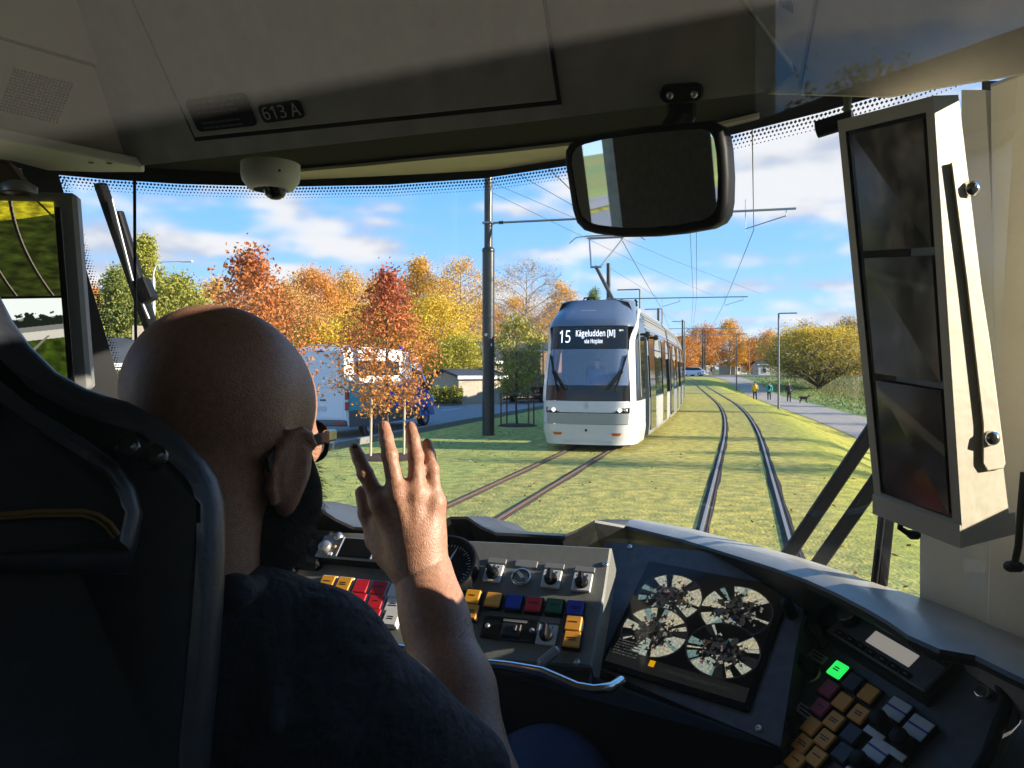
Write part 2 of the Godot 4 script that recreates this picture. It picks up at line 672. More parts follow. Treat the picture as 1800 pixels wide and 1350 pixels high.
# ================================================================ the scene
func _ready() -> void:
	rng.seed = 7
	materials()
	var cam := Camera3D.new()
	cam.name = "camera"
	cam.projection = Camera3D.PROJECTION_FRUSTUM
	cam.near = 0.02
	cam.far = 3000.0
	cam.size = 0.02 * 1350.0 / LENS
	cam.frustum_offset = Vector2(0, -0.02 * 25.0 / LENS)
	cam.position = EYE
	add_child(cam)
	cam.current = true
	var we := WorldEnvironment.new()
	we.name = "environment"
	var env := Environment.new()
	env.background_mode = Environment.BG_SKY
	env.tonemap_mode = Environment.TONE_MAPPER_LINEAR
	env.tonemap_exposure = 2.35
	env.sdfgi_enabled = true
	env.ssao_enabled = true
	env.ssil_enabled = true
	env.sky = Sky.new()
	var pan := PanoramaSkyMaterial.new()
	pan.panorama = sky_picture()
	env.sky.sky_material = pan
	env.background_energy_multiplier = 0.86
	we.environment = env
	add_child(we)
	var sun := DirectionalLight3D.new()
	sun.name = "sun"
	sun.light_energy = LIGHT
	sun.light_angular_distance = 0.5
	sun.light_color = lin(1.0, .90, .74)
	sun.shadow_enabled = true
	add_child(sun)
	sun.look_at_from_position(SUN * 50.0, Vector3.ZERO, Vector3.UP)
	ground_and_roads()
	tramway()
	houses()
	trees()
	vehicles()
	tram()
	walkers()
	cab_shell()
	windscreen()
	dashboard()
	cab_fittings()
	seat()
	driver()

func sky_picture() -> ImageTexture:
	var w := 1536
	var h := 768
	var n1 := FastNoiseLite.new()
	n1.seed = 11
	n1.frequency = 1.0
	n1.fractal_octaves = 6
	n1.fractal_gain = 0.52
	var n2 := FastNoiseLite.new()
	n2.seed = 14
	n2.frequency = 0.5
	n2.fractal_octaves = 3
	var data := PackedFloat32Array()
	data.resize(w * h * 4)
	# heaps of cloud by direction: bearing, height (degrees), half-widths, strength
	var heaps := [[-27, 8.6, 9, 2.4, .85], [-31, 5.0, 9, 3.0, .75], [-19, 7.4, 8, 1.7, .55], [-14, 5.5, 9, 1.6, .35], [-9.5, 14.2, 9, 2.2, .62], [-6.0, 11.0, 2.6, 1.0, .75], [2, 13.6, 9, 2.4, .62], [13, 4.2, 15, 1.7, .95], [22, 4.4, 8, 2.2, .9], [18.5, 15.0, 6, 3.6, .95], [22, 7.0, 3.0, .9, .6], [-50, 9, 16, 4, .7], [50, 8, 20, 4, .6], [95, 9, 25, 5, .6], [150, 8, 30, 4, .6], [-120, 8, 30, 5, .6], [-160, 14, 20, 5, .5], [70, 24, 22, 6, .5], [-70, 26, 20, 6, .5]]
	for y in h:
		var el := PI / 2 - PI * (y + 0.5) / h
		var sy := sin(el)
		var deg := rad_to_deg(el)
		var t := clampf(deg / 60.0, 0.0, 1.0)
		var low := Color(.38, .56, .74).lerp(Color(.125, .36, .70), pow(clampf(deg / 15.0, 0, 1), .7)).lerp(Color(.06, .20, .50), t)
		for x in w:
			var c := low
			if deg > -1.0:
				var az := (float(x) + 0.5) / w * 360.0 - 180.0
				var a := deg_to_rad(az)
				var q := 1.0 / (maxf(sy, 0.0) + 0.10)
				var p := Vector3(sin(a) * cos(el) * q * 1.1, sy * 7.0, -cos(a) * cos(el) * q * 1.1)
				var f := n1.get_noise_3dv(p * 1.25)
				var cover := -0.27 + .30 * exp(-pow((deg - 4.0) / 2.6, 2.0)) + n2.get_noise_3dv(p * .5) * .28
				for k in heaps:
					var dx := absf(az - k[0])
					if dx > 180.0: dx = 360.0 - dx
					dx /= k[2]
					var dy: float = (deg - k[1]) / k[3]
					var e := dx * dx + dy * dy
					if e < 6.0: cover += k[4] * exp(-e)
				var d := clampf((f * .70 + cover) * 2.3 + .26, 0.0, 1.0)
				if d > 0.0:
					var lit := clampf(.55 + (f - n1.get_noise_3dv(p * 1.25 + Vector3(.10, .22, .12))) * 2.6, 0.0, 1.0)
					var col := Color(.33, .355, .42).lerp(Color(.53, .525, .53), lit)
					var thick := d * d * (3.0 - 2.0 * d)
					c = low.lerp(col, thick * .93)
			var i := (y * w + x) * 4
			data[i] = c.r
			data[i + 1] = c.g
			data[i + 2] = c.b
			data[i + 3] = 1.0
	return ImageTexture.create_from_image(Image.create_from_data(w, h, false, Image.FORMAT_RGBAF, data.to_byte_array()))

# ---------------------------------------------------------------- ground
func height(o: float, w: float) -> float:
	var y := 0.0
	if o > 1.4: y -= 1.0 * ss(1.8, 4.9, o)
	if o > 9.0: y -= 0.35 * ss(9.0, 24.0, o)
	var far := ss(90.0, 122.0, w)
	y = lerpf(y, 0.9, far) if o > -9.0 else y + far * .9
	return y

func ground_and_roads() -> void:
	var os := [-1500.0, -700.0, -300.0, -150.0, -90.0, -60.0, -42.0, -32.0, -25.0, -22.0, -19.3, -19.1, -10.5, -10.3]
	var o := -9.5
	while o < 14.0:
		os.append(o)
		o += .75
	for e in [15.0, 17.0, 20.0, 25.0, 32.0, 45.0, 65.0, 100.0, 180.0, 400.0, 900.0, 1500.0]: os.append(e)
	var ws := [-400.0, -120.0, -50.0, -25.0]
	var w := -15.0
	while w < 60.0:
		ws.append(w)
		w += 1.0
	while w < 260.0:
		ws.append(w)
		w += 4.0
	for e in [300.0, 380.0, 500.0, 800.0, 1400.0, 2200.0]: ws.append(e)
	var v := PackedVector3Array()
	var c := PackedColorArray()
	var patch := FastNoiseLite.new()
	patch.seed = 5
	patch.frequency = .09
	patch.fractal_octaves = 4
	for wi in ws:
		for oi in os:
			var bend := off(wi) if oi > -9.0 else 0.0
			var y := height(oi, wi)
			if oi < -10.2: y -= .15
			if oi < -19.2: y += .15
			v.append(tk(oi + bend, wi, y))
			# mown track grass is drier between the rails and by the tracks, greener on the slope and rank in the meadow
			var k := patch.get_noise_2d(oi * 1.3, wi * .5)
			var col := Color(.93 + k * .45, .92 + k * .28, .88)
			if oi < -4.6: col = Color(.80 + k * .3, .95 + k * .2, .9)
			if oi > 1.6 and oi < 5.0: col = Color(.88 + k * .4, .98 + k * .3, .55)
			if oi > 8.4: col = Color(.42 + k * .3, .70 + k * .3, .7)
			if oi > 14.0: col = Color(.36 + k * .2, .42 + k * .2, .6)
			if oi < -25.0: col = Color(.5 + k * .3, .68, .8)
			c.append(col)
	var idx := PackedInt32Array()
	var n := os.size()
	for i in ws.size() - 1:
		for k in n - 1:
			var a := i * n + k
			idx.append_array(PackedInt32Array([a, a + n, a + 1, a + 1, a + n, a + n + 1]))
	var ns := PackedVector3Array()
	ns.resize(v.size())
	for i in range(0, idx.size(), 3):
		var q := (v[idx[i + 2]] - v[idx[i]]).cross(v[idx[i + 1]] - v[idx[i]])
		for k in 3: ns[idx[i + k]] += q
	for i in ns.size(): ns[i] = ns[i].normalized()
	tag(put("ground", arr_mesh(v, ns, c, idx), M.grass), "", "", "", "structure")
	# the road, its kerb stones, the pavement beyond it and the cross street far ahead
	var strip := func(called: String, o0: float, o1: float, w0: float, w1: float, dy: float, m: Material, bent: bool, step: float) -> void:
		var b := MB.new()
		var rows := []
		var at := w0
		while at <= w1 + .01:
			var bd := off(at) if bent else 0.0
			rows.append([tk(o0 + bd, at, height(o0, at) + dy), tk((o0 + o1) / 2 + bd, at, height((o0 + o1) / 2, at) + dy), tk(o1 + bd, at, height(o1, at) + dy)])
			at += step
		b.loft(rows)
		setting(called, b, m)
	strip.call("road", -19.1, -10.5, -30.0, 118.0, -.14, M.asphalt, false, 4.0)
	strip.call("pavement", -23.8, -19.1, -30.0, 118.0, .02, M.paving, false, 4.0)
	strip.call("path", 5.1, 8.6, -10.0, 150.0, .02, M.path, true, 2.0)
	var cs := MB.new()
	cs.loft([[tk(-140, 130, .93), tk(-20, 124, .925), tk(30, 124, .925), tk(90, 130, .93)], [tk(-140, 148, .93), tk(-20, 142, .93), tk(30, 142, .93), tk(90, 148, .93)]])
	setting("cross_street", cs, M.asphalt)
	var k := Node3D.new()
	k.name = "kerb"
	add_child(k)
	k.set_meta("kind", "structure")
	var stone := MB.new().bx(Vector3.ZERO, Vector3(.14, .26, .985), .012).done()
	for i in 70:
		put("kerbstone", stone, M.granite, k, Transform3D(Basis(Vector3.UP, -atan2(SN, CT)), tk(-10.42, 4.0 + i, -.10 + rng.randf() * .006)))
	var lines := MB.new()
	for i in 12:
		lines.quad(tk(-14.86, 10 + i * 9.0, -.132), tk(-14.74, 10 + i * 9.0, -.132), tk(-14.74, 13 + i * 9.0, -.132), tk(-14.86, 13 + i * 9.0, -.132))
	setting("road_markings", lines, M.label_white)
	# blades and tufts standing on the near grass
	var tv := PackedVector3Array()
	var tn := PackedVector3Array()
	var tc := PackedColorArray()
	var r := RandomNumberGenerator.new()
	r.seed = 99
	for i in 110000:
		var wi := 5.0 + 60.0 * pow(r.randf(), 1.7)
		var oi := r.randf_range(-9.9, 5.0)
		var beyond := r.randf() < .12
		if beyond: oi = r.randf_range(8.7, 13.0)
		if absf(absf(oi) - .5) < .12 or absf(absf(oi + 3.6) - .5) < .12: continue
		var base := tk(oi + (off(wi)), wi, height(oi, wi))
		var hgt := r.randf_range(.005, .013) * (1.0 + wi * .010) * (4.0 if beyond else 1.0)
		var wid := r.randf_range(.0025, .006) * (1.0 + wi * .03)
		var a := r.randf() * TAU
		var side := Vector3(cos(a), 0, sin(a)) * wid
		var lean := Vector3(r.randf_range(-1, 1), 0, r.randf_range(-1, 1)) * hgt * .8
		tv.append(base - side)
		tv.append(base + side)
		tv.append(base + lean + Vector3.UP * hgt)
		var nn := (lean + Vector3.UP * hgt).cross(side).normalized()
		for q in 3: tn.append(nn)
		var g := r.randf()
		var col := Color(.52, .45, .11).lerp(Color(.60, .50, .14), g)
		if oi < -4.6: col = Color(.40, .42, .11).lerp(Color(.48, .46, .14), g)
		if oi > 1.6: col = Color(.48, .46, .07).lerp(Color(.56, .50, .09), g)
		if beyond: col = Color(.10, .18, .04).lerp(Color(.22, .24, .07), g)
		for q in 3: tc.append(col)
	var lv := PackedVector3Array()
	var ln := PackedVector3Array()
	var lc := PackedColorArray()
	for i in 2600:
		var wi := 6.0 + 50.0 * pow(r.randf(), 1.5)
		var oi := r.randf_range(-9.8, 9.0)
		if r.randf() < .5: oi = -7.6 + r.randfn() * 1.2
		var p := tk(oi + off(wi), wi, height(oi, wi) + .022)
		var a := r.randf() * TAU
		var d1 := Vector3(cos(a), r.randf_range(-.2, .4), sin(a)) * r.randf_range(.025, .05)
		var d2 := Vector3(-sin(a), r.randf_range(-.1, .4), cos(a)) * r.randf_range(.012, .025)
		for q in [p - d1, p + d2, p + d1, p - d1, p + d1, p - d2]: lv.append(q)
		for q in 6:
			ln.append(Vector3.UP)
			lc.append(Color(.40, .20, .05).lerp(Color(.60, .40, .08), float(i % 7) / 6.0))
	tag(put("fallen_leaves", arr_mesh(lv, ln, lc), M.leaf), "scattered fallen autumn leaves on the grass", "leaves", "", "stuff")
	tag(put("grass", arr_mesh(tv, tn, tc), M.blade), "short mown grass between and beside the tram tracks", "grass", "", "stuff")

# ---------------------------------------------------------------- rails, masts, wires
func tramway() -> void:
	var which := 0
	for tr in [[.03, "our", 3.0], [-3.57, "the oncoming tram's", 1.0]]:
		for s in [-.5, .5]:
			var o: float = tr[0] + s
			var head := MB.new()
			var web := MB.new()
			var bed := MB.new()
			var rh := []
			var rw := []
			var rl := []
			var rb := []
			var w := 1.0
			while w < 128.0:
				var d := off(w)
				var y := height(o, w)
				rh.append([tk(o + d - .023, w, y + .018), tk(o + d - .019, w, y + .030), tk(o + d + .019, w, y + .030), tk(o + d + .023, w, y + .018)])
				rw.append([tk(o + d - .034, w, y - .06), tk(o + d - .029, w, y + .018)])
				rl.append([tk(o + d + .029, w, y + .018), tk(o + d + .032, w, y - .01), tk(o + d + .060, w, y - .005), tk(o + d + .063, w, y + .012), tk(o + d + .070, w, y + .012), tk(o + d + .072, w, y - .06)])
				var j := .010 * sin(w * 5.3) + .012 * sin(w * 2.1 + s)
				rb.append([tk(o + d - .085 + j, w, y + .006), tk(o + d + .10 - j, w, y + .006)])
				w += 1.0 if w < 60.0 else 2.0
			head.loft(rh, false, false)
			web.loft(rw, false, false)
			web.loft(rl, false, false)
			bed.loft(rb)
			var where: String = ["left rail of our own curving track, nearest the oncoming tram", "right rail of our own curving track, beside the grass slope", "rail farther left of the track under the oncoming tram", "rusty rail running under the right wheels of the oncoming tram"][which]
			which += 1
			var t := thing("rail", "steel " + where, "rail", "tram rails sunk in grass")
			ob("rail_head", head, M.rail_top if tr[0] > -1 else M.rail_rust, t)
			ob("rail_side", web, M.rail_rust, t)
			setting("gravel_strip", bed, M.ballast)
	# catenary masts with a cantilever over both tracks
	var mast := func(u: float, w: float, reach: float, label: String, detailed: bool) -> void:
		var y := height(-7.3, w)
		var t := thing("catenary_mast", label, "catenary mast", "catenary masts along the tracks", Transform3D(Basis(Vector3.UP, -atan2(SN, CT)), tk(u, w, y)))
		ob("pole", MB.new().tube([Vector3(0, -.2, 0), Vector3(0, 5.55, 0)], .183, 20), M.mast, t)
		ob("upper_pole", MB.new().tube([Vector3(0, 5.5, 0), Vector3(0, 8.6, 0)], .125, 18), M.mast, t)
		ob("collar", MB.new().lathe(Transform3D(Basis(), Vector3(0, 5.5, 0)), [Vector2(.184, 0), Vector2(.192, .02), Vector2(.192, .1), Vector2(.127, .16)], 20), M.mast, t)
		var a := MB.new().tube([Vector3(.12, 6.38, 0), Vector3(reach, 6.30, 0)], .033, 8)
		ob("cantilever", a, M.galv, t)
		ob("bracket", MB.new().bx(Vector3(0, 6.38, 0), Vector3(.30, .06, .30), .01).bx(Vector3(.22, 6.38, 0), Vector3(.16, .05, .05), .01), M.galv, t)
		ob("insulator", MB.new().lathe(looking(Vector3(.34, 6.377, 0), Vector3.RIGHT), [Vector2(.02, 0), Vector2(.06, .01), Vector2(.03, .04), Vector2(.06, .06), Vector2(.03, .09), Vector2(.06, .11), Vector2(.02, .14)], 10), M.rubber, t)
		ob("stay_wire", MB.new().tube([Vector3(.1, 8.3, 0), Vector3(reach * .36, 6.42, 0)], .008, 5), M.wire, t)
		for x in [reach - 5.0, reach - 1.3]:
			ob("steady_arm", MB.new().tube([Vector3(x - .0, 5.82, 0), Vector3(x + 1.05, 6.12, 0)], .016, 6).tube([Vector3(x + 1.05, 6.12, 0), Vector3(x + 1.05, 6.33, 0)], .012, 5).tube([Vector3(x, 5.75, 0), Vector3(x, 6.62, 0)], .011, 5), M.galv, t)
		if detailed:
			for s in [[-.02, 3.02, .06], [.13, 2.72, .045]]:
				var pt := Vector3(s[0], s[1], sqrt(.186 * .186 - s[0] * s[0]))
				ob("label_plate", MB.new().bx(pt, Vector3(s[2] * 1.3, .08, .006)), M.label_white, t)
	mast.call(-7.30, 22.0, 8.7, "tall dark steel mast beside the small red and green trees, nearest of the row", true)
	mast.call(-7.95, 47.7, 8.3, "dark mast rising behind the pantograph of the oncoming tram", false)
	mast.call(-8.6, 84.0, 8.3, "dark mast behind the rear half of the oncoming tram", false)
	mast.call(-8.5, 118.0, 8.5, "far dark mast by the white car, just right of the tram's tail", false)
	mast.call(-7.0, 150.0, 8.5, "thin far mast before the white house", false)
	mast.call(-7.6, 172.0, 8.5, "thin far mast second right of the white house", false)
	mast.call(-7.0, 200.0, 8.5, "thinnest farthest mast, before the orange birches", false)
	# overhead wires
	var wire := func(o: float, w0: float, w1: float, y0: float, sag: float, r: float, label: String) -> void:
		var pts := []
		var sup := [-30.0, -4.0, 22.0, 47.7, 84.0, 118.0, 150.0]
		for i in sup.size() - 1:
			for k in 6:
				var q := k / 6.0
				var wa: float = sup[i]
				var wb: float = sup[i + 1]
				var za := o + off(wa) + (.22 if i % 2 == 0 else -.22)
				var zb := o + off(wb) + (-.22 if i % 2 == 0 else .22)
				var w := lerpf(wa, wb, q)
				pts.append(tk(lerpf(za, zb, q), w, y0 + height(0.0, w) - sag * 4.0 * q * (1.0 - q)))
		tag(ob("overhead_wire", MB.new().tube(pts, r, 5), M.wire), label, "wire", "overhead wires")
	wire.call(.10, -20.0, 150.0, 5.78, .04, .011, "contact wire hanging over our own track, right of the mirror")
	wire.call(-3.55, -20.0, 150.0, 5.78, .04, .011, "contact wire over the oncoming tram's roof, left below the mirror")
	wire.call(-1.62, -20.0, 150.0, 6.42, .06, .010, "feeder wire midway between the two tracks, below the mirror")
	wire.call(-1.42, -20.0, 150.0, 6.42, .12, .010, "second feeder wire close beside the midway one")
	var guy := func(a: Vector3, b: Vector3, label: String) -> void:
		tag(ob("overhead_wire", MB.new().tube([a, a.lerp(b, .5) - Vector3(0, .12, 0), b], .008, 5), M.wire), label, "wire", "overhead wires")
	guy.call(tk(-7.2, 22, 7.6), tk(1.1, 47.0, 6.36), "thin guy wire slanting from the near mast towards the second cantilever's tip")
	guy.call(tk(-7.2, 22, 7.3), tk(-1.6, 47.2, 6.36), "thin guy wire slanting from the near mast to the second cantilever's middle")
	guy.call(tk(-3.6, 8, 6.6), tk(-1.6, 21.9, 6.42), "thin wire crossing the sky left of the mirror")
	# lamps: along the road on the left, along the path on the right
	var lamp := func(at: Vector3, h: float, arm: Vector3, label: String, grp: String, curved := false) -> void:
		var t := thing("street_lamp", label, "street lamp", grp, Transform3D(Basis(), at))
		if curved:
			var pts := [Vector3(0, h - .9, 0)]
			for i in 7:
				var q := PI / 2 * i / 6.0
				pts.append(Vector3(0, h - .6, 0) + arm * .35 * (1 - cos(q)) + Vector3(0, .6 * sin(q), 0))
			pts.append(Vector3(0, h + .02, 0) + arm)
			ob("pole", MB.new().tube([Vector3(0, -.1, 0), Vector3(0, h - .8, 0)], [.10, .07], 10), M.label_white, t)
			ob("arm", MB.new().tube(pts, .035, 8), M.label_white, t)
			ob("lamp_head", MB.new().box(Transform3D(Basis.looking_at(-arm.normalized()), Vector3(0, h, 0) + arm * 1.12), Vector3(.16, .09, .62), .03), M.label_white, t)
		else:
			ob("pole", MB.new().tube([Vector3(0, -.1, 0), Vector3(0, h, 0)], [.085, .06], 10), M.lamp_pole, t)
			ob("lamp_head", MB.new().box(Transform3D(Basis.looking_at(arm.normalized()), Vector3(0, h, 0) + arm * .55), Vector3(.22, .08, arm.length() * 1.1), .02), M.lamp_pole, t)
			ob("base_plate", MB.new().bx(Vector3(0, .06, 0), Vector3(.22, .14, .22), .02), M.lamp_pole, t)
	var right := tk(1, 0).normalized()
	lamp.call(tk(2.55, 58.6, height(4.6, 58.6)), 7.0, right * 1.15, "slim grey lamp post beside the path, nearest one, before the willow", "lamps along the footpath")
	lamp.call(tk(-.6, 99.0, height(4.6, 99.0)), 7.0, right * 1.1, "slim lamp post beside the path just behind the person in yellow", "lamps along the footpath")
	lamp.call(tk(1.4, 152.0, .9), 7.0, right * 1.1, "small far lamp post left of the willow", "lamps along the footpath")
	lamp.call(tk(-7.55, 60.0, 0), 8.2, right * -1.6, "dark lamp post with arm to the left above the oncoming tram, nearest", "lamps between road and tram line")
	lamp.call(tk(-7.8, 80.0, 0), 8.2, right * -1.6, "dark lamp post with arm to the left, second above the tram's roof", "lamps between road and tram line")
	lamp.call(tk(-7.7, 111.0, .6), 8.2, right * -1.6, "dark lamp post with arm to the left, standing clear of the tram's tail", "lamps between road and tram line")
	lamp.call(px(270, 650, 38.0) * Vector3(1, 0, 1), 7.3, Vector3(1.5, 0, .1), "white lamp post with a curved arm before the pines", "white street lamps", true)

# ---------------------------------------------------------------- trees
func gauss(r: RandomNumberGenerator) -> Vector3:
	return Vector3(r.randfn(), r.randfn(), r.randfn())

func profile(shape: String, t: float) -> float:
	match shape:
		"cone": return lerpf(1.0, .06, pow(t, .85)) * ss(-.02, .06, t)
		"flame": return sin(PI * clampf(pow(t, .62) * .93 + .07, 0, 1)) * .92 + .10 * (1 - t)
		"round": return sqrt(maxf(0.02, 1.0 - pow(2.0 * t - .92, 2.0)))
		"dome": return sqrt(maxf(0.02, 1.0 - pow(t, 2.4)))
		"birch": return (.55 + .45 * sin(PI * (t * .9 + .1))) * lerpf(1.0, .35, t * t)
	return 1.0

func tree(called: String, label: String, category: String, group: String, at: Vector3, o: Dictionary) -> Node3D:
	var r := RandomNumberGenerator.new()
	r.seed = o.get("seed", 1)
	var H: float = o.H
	var R: float = o.R
	var base: float = o.base
	var shape: String = o.get("shape", "round")
	var tr: float = o.get("tr", H * .016)
	var t := thing(called, label, category, group, Transform3D(Basis(Vector3.UP, o.get("turn", r.randf() * TAU)), at))
	var wood := MB.new()
	var stem := []
	var rad := []
	var wob := Vector3.ZERO
	for i in 9:
		var q := i / 8.0
		wob += Vector3(r.randf_range(-1, 1), 0, r.randf_range(-1, 1)) * H * .006
		stem.append(Vector3(0, H * .97 * q - .1 * (1 - q), 0) + wob)
		rad.append(maxf(tr * pow(1.0 - q * .96, .9), .006) * (1.25 if i == 0 else 1.0))
	wood.tube(stem, rad, 8)
	var trunk_at := func(y: float) -> Vector3:
		var f := clampf(y / (H * .97), 0.0, .999) * 8.0
		return (stem[int(f)] as Vector3).lerp(stem[int(f) + 1], f - int(f))
	var spots := []
	var nl: int = o.get("limbs", 26)
	var rise: float = o.get("rise", .5)
	var droop: float = o.get("droop", 0.0)
	var subs: int = o.get("subs", 4)
	var twigs: int = o.get("twigs", 0)
	for i in nl:
		var q := (i + r.randf()) / nl
		var y := base + (H - base) * pow(q, o.get("even", .95)) * .97
		var reach := R * profile(shape, q) * r.randf_range(.72, 1.12)
		var az := i * 2.399 + r.randf_range(-.4, .4)
		var dir := Vector3(cos(az), 0, sin(az))
		var root: Vector3 = trunk_at.call(maxf(base * .8, y - reach * rise * .8))
		var tip: Vector3 = root + dir * reach + Vector3.UP * (reach * rise)
		var mid: Vector3 = root.lerp(tip, .5) + Vector3.UP * reach * (.10 + droop * .5)
		tip.y -= droop * reach
		tip.y = minf(tip.y, H)
		var lr := maxf(tr * .42 * (1 - q * .75), .004)
		wood.tube([root, mid, tip], [lr, lr * .6, lr * .2], 5, false)
		spots.append([root.lerp(mid, .8), .8])
		spots.append([mid.lerp(tip, .5), 1.0])
		spots.append([tip, .8])
		for k in subs:
			var f := r.randf_range(.3, .95)
			var s0: Vector3 = root.lerp(mid, f * 2) if f < .5 else mid.lerp(tip, f * 2 - 1)
			var d2: Vector3 = (dir.rotated(Vector3.UP, r.randf_range(-1.3, 1.3)) + Vector3.UP * r.randf_range(-.1, .9) * (1 - droop * 1.6)).normalized()
			var s1: Vector3 = s0 + d2 * reach * r.randf_range(.22, .5)
			s1.y = minf(s1.y, H) - droop * reach * .3
			wood.tube([s0, s0.lerp(s1, .5) + gauss(r) * reach * .02, s1], [lr * .45, lr * .3, lr * .12], 4, false)
			spots.append([s1, 1.0])
			spots.append([s0.lerp(s1, .55), .9])
			for w in twigs:
				var e0 := s0.lerp(s1, r.randf_range(.25, 1.0))
				var e1 := e0 + (d2 + gauss(r) * .55 + Vector3.UP * .25 * (1 - droop * 3)).normalized() * reach * r.randf_range(.15, .38)
				wood.tube([e0, e1], [maxf(lr * .2, .012), .006], 3, false)
				spots.append([e1, .7])
	ob("trunk", wood, o.get("bark", M.bark), t)
	var n: int = o.get("leaves", 6000)
	if n > 0:
		var pal: Array = o.pal
		var size: float = o.get("size", .2)
		var clump: float = o.get("clump", R * .16)
		var v := PackedVector3Array()
		var nn := PackedVector3Array()
		var c := PackedColorArray()
		v.resize(n * 6)
		nn.resize(n * 6)
		c.resize(n * 6)
		var tones := []
		for s in spots: tones.append(r.randf())
		var grad: float = o.get("grad", 0.0)
		for i in n:
			var si := r.randi() % spots.size()
			var p: Vector3 = spots[si][0] + gauss(r) * clump * spots[si][1]
			if p.y < base * .75: p.y = base * .75 + r.randf() * .2
			var dirl := (gauss(r) + Vector3(0, -.6, 0)).normalized()
			var sd := dirl.cross(gauss(r)).normalized()
			var s := size * r.randf_range(.6, 1.25)
			var up := dirl.cross(sd)
			var tip2 := p + dirl * s
			var l := p + dirl * s * .45 + sd * s * .30 + up * s * .12
			var q2 := p + dirl * s * .45 - sd * s * .30 + up * s * .12
			var n1 := (tip2 - p).cross(l - p).normalized()
			var n2 := (q2 - p).cross(tip2 - p).normalized()
			var k: float = clampf(tones[si] * .6 + r.randf() * .4, 0, .999)
			if grad > 0.0:
				k = clampf(lerpf(k, (p.y - base) / (H - base) + r.randf_range(-.22, .22), grad), 0, .999)
			var f := k * (pal.size() - 1)
			var col: Color = (pal[int(f)] as Color).lerp(pal[int(f) + 1], f - int(f)) * r.randf_range(1.0, 1.55)
			col.a = 1
			var b := i * 6
			v[b] = p; v[b + 1] = l; v[b + 2] = tip2; v[b + 3] = p; v[b + 4] = tip2; v[b + 5] = q2
			for z in 3:
				nn[b + z] = n1
				nn[b + 3 + z] = n2
			for z in 6: c[b + z] = col
		put("crown", arr_mesh(v, nn, c), M.leaf, t).set_meta("kind", "stuff")
	return t

func ground_px(x: float, d: float, y := 0.0) -> Vector3:
	return Vector3((x - 900.0) / LENS * d, y, -d)

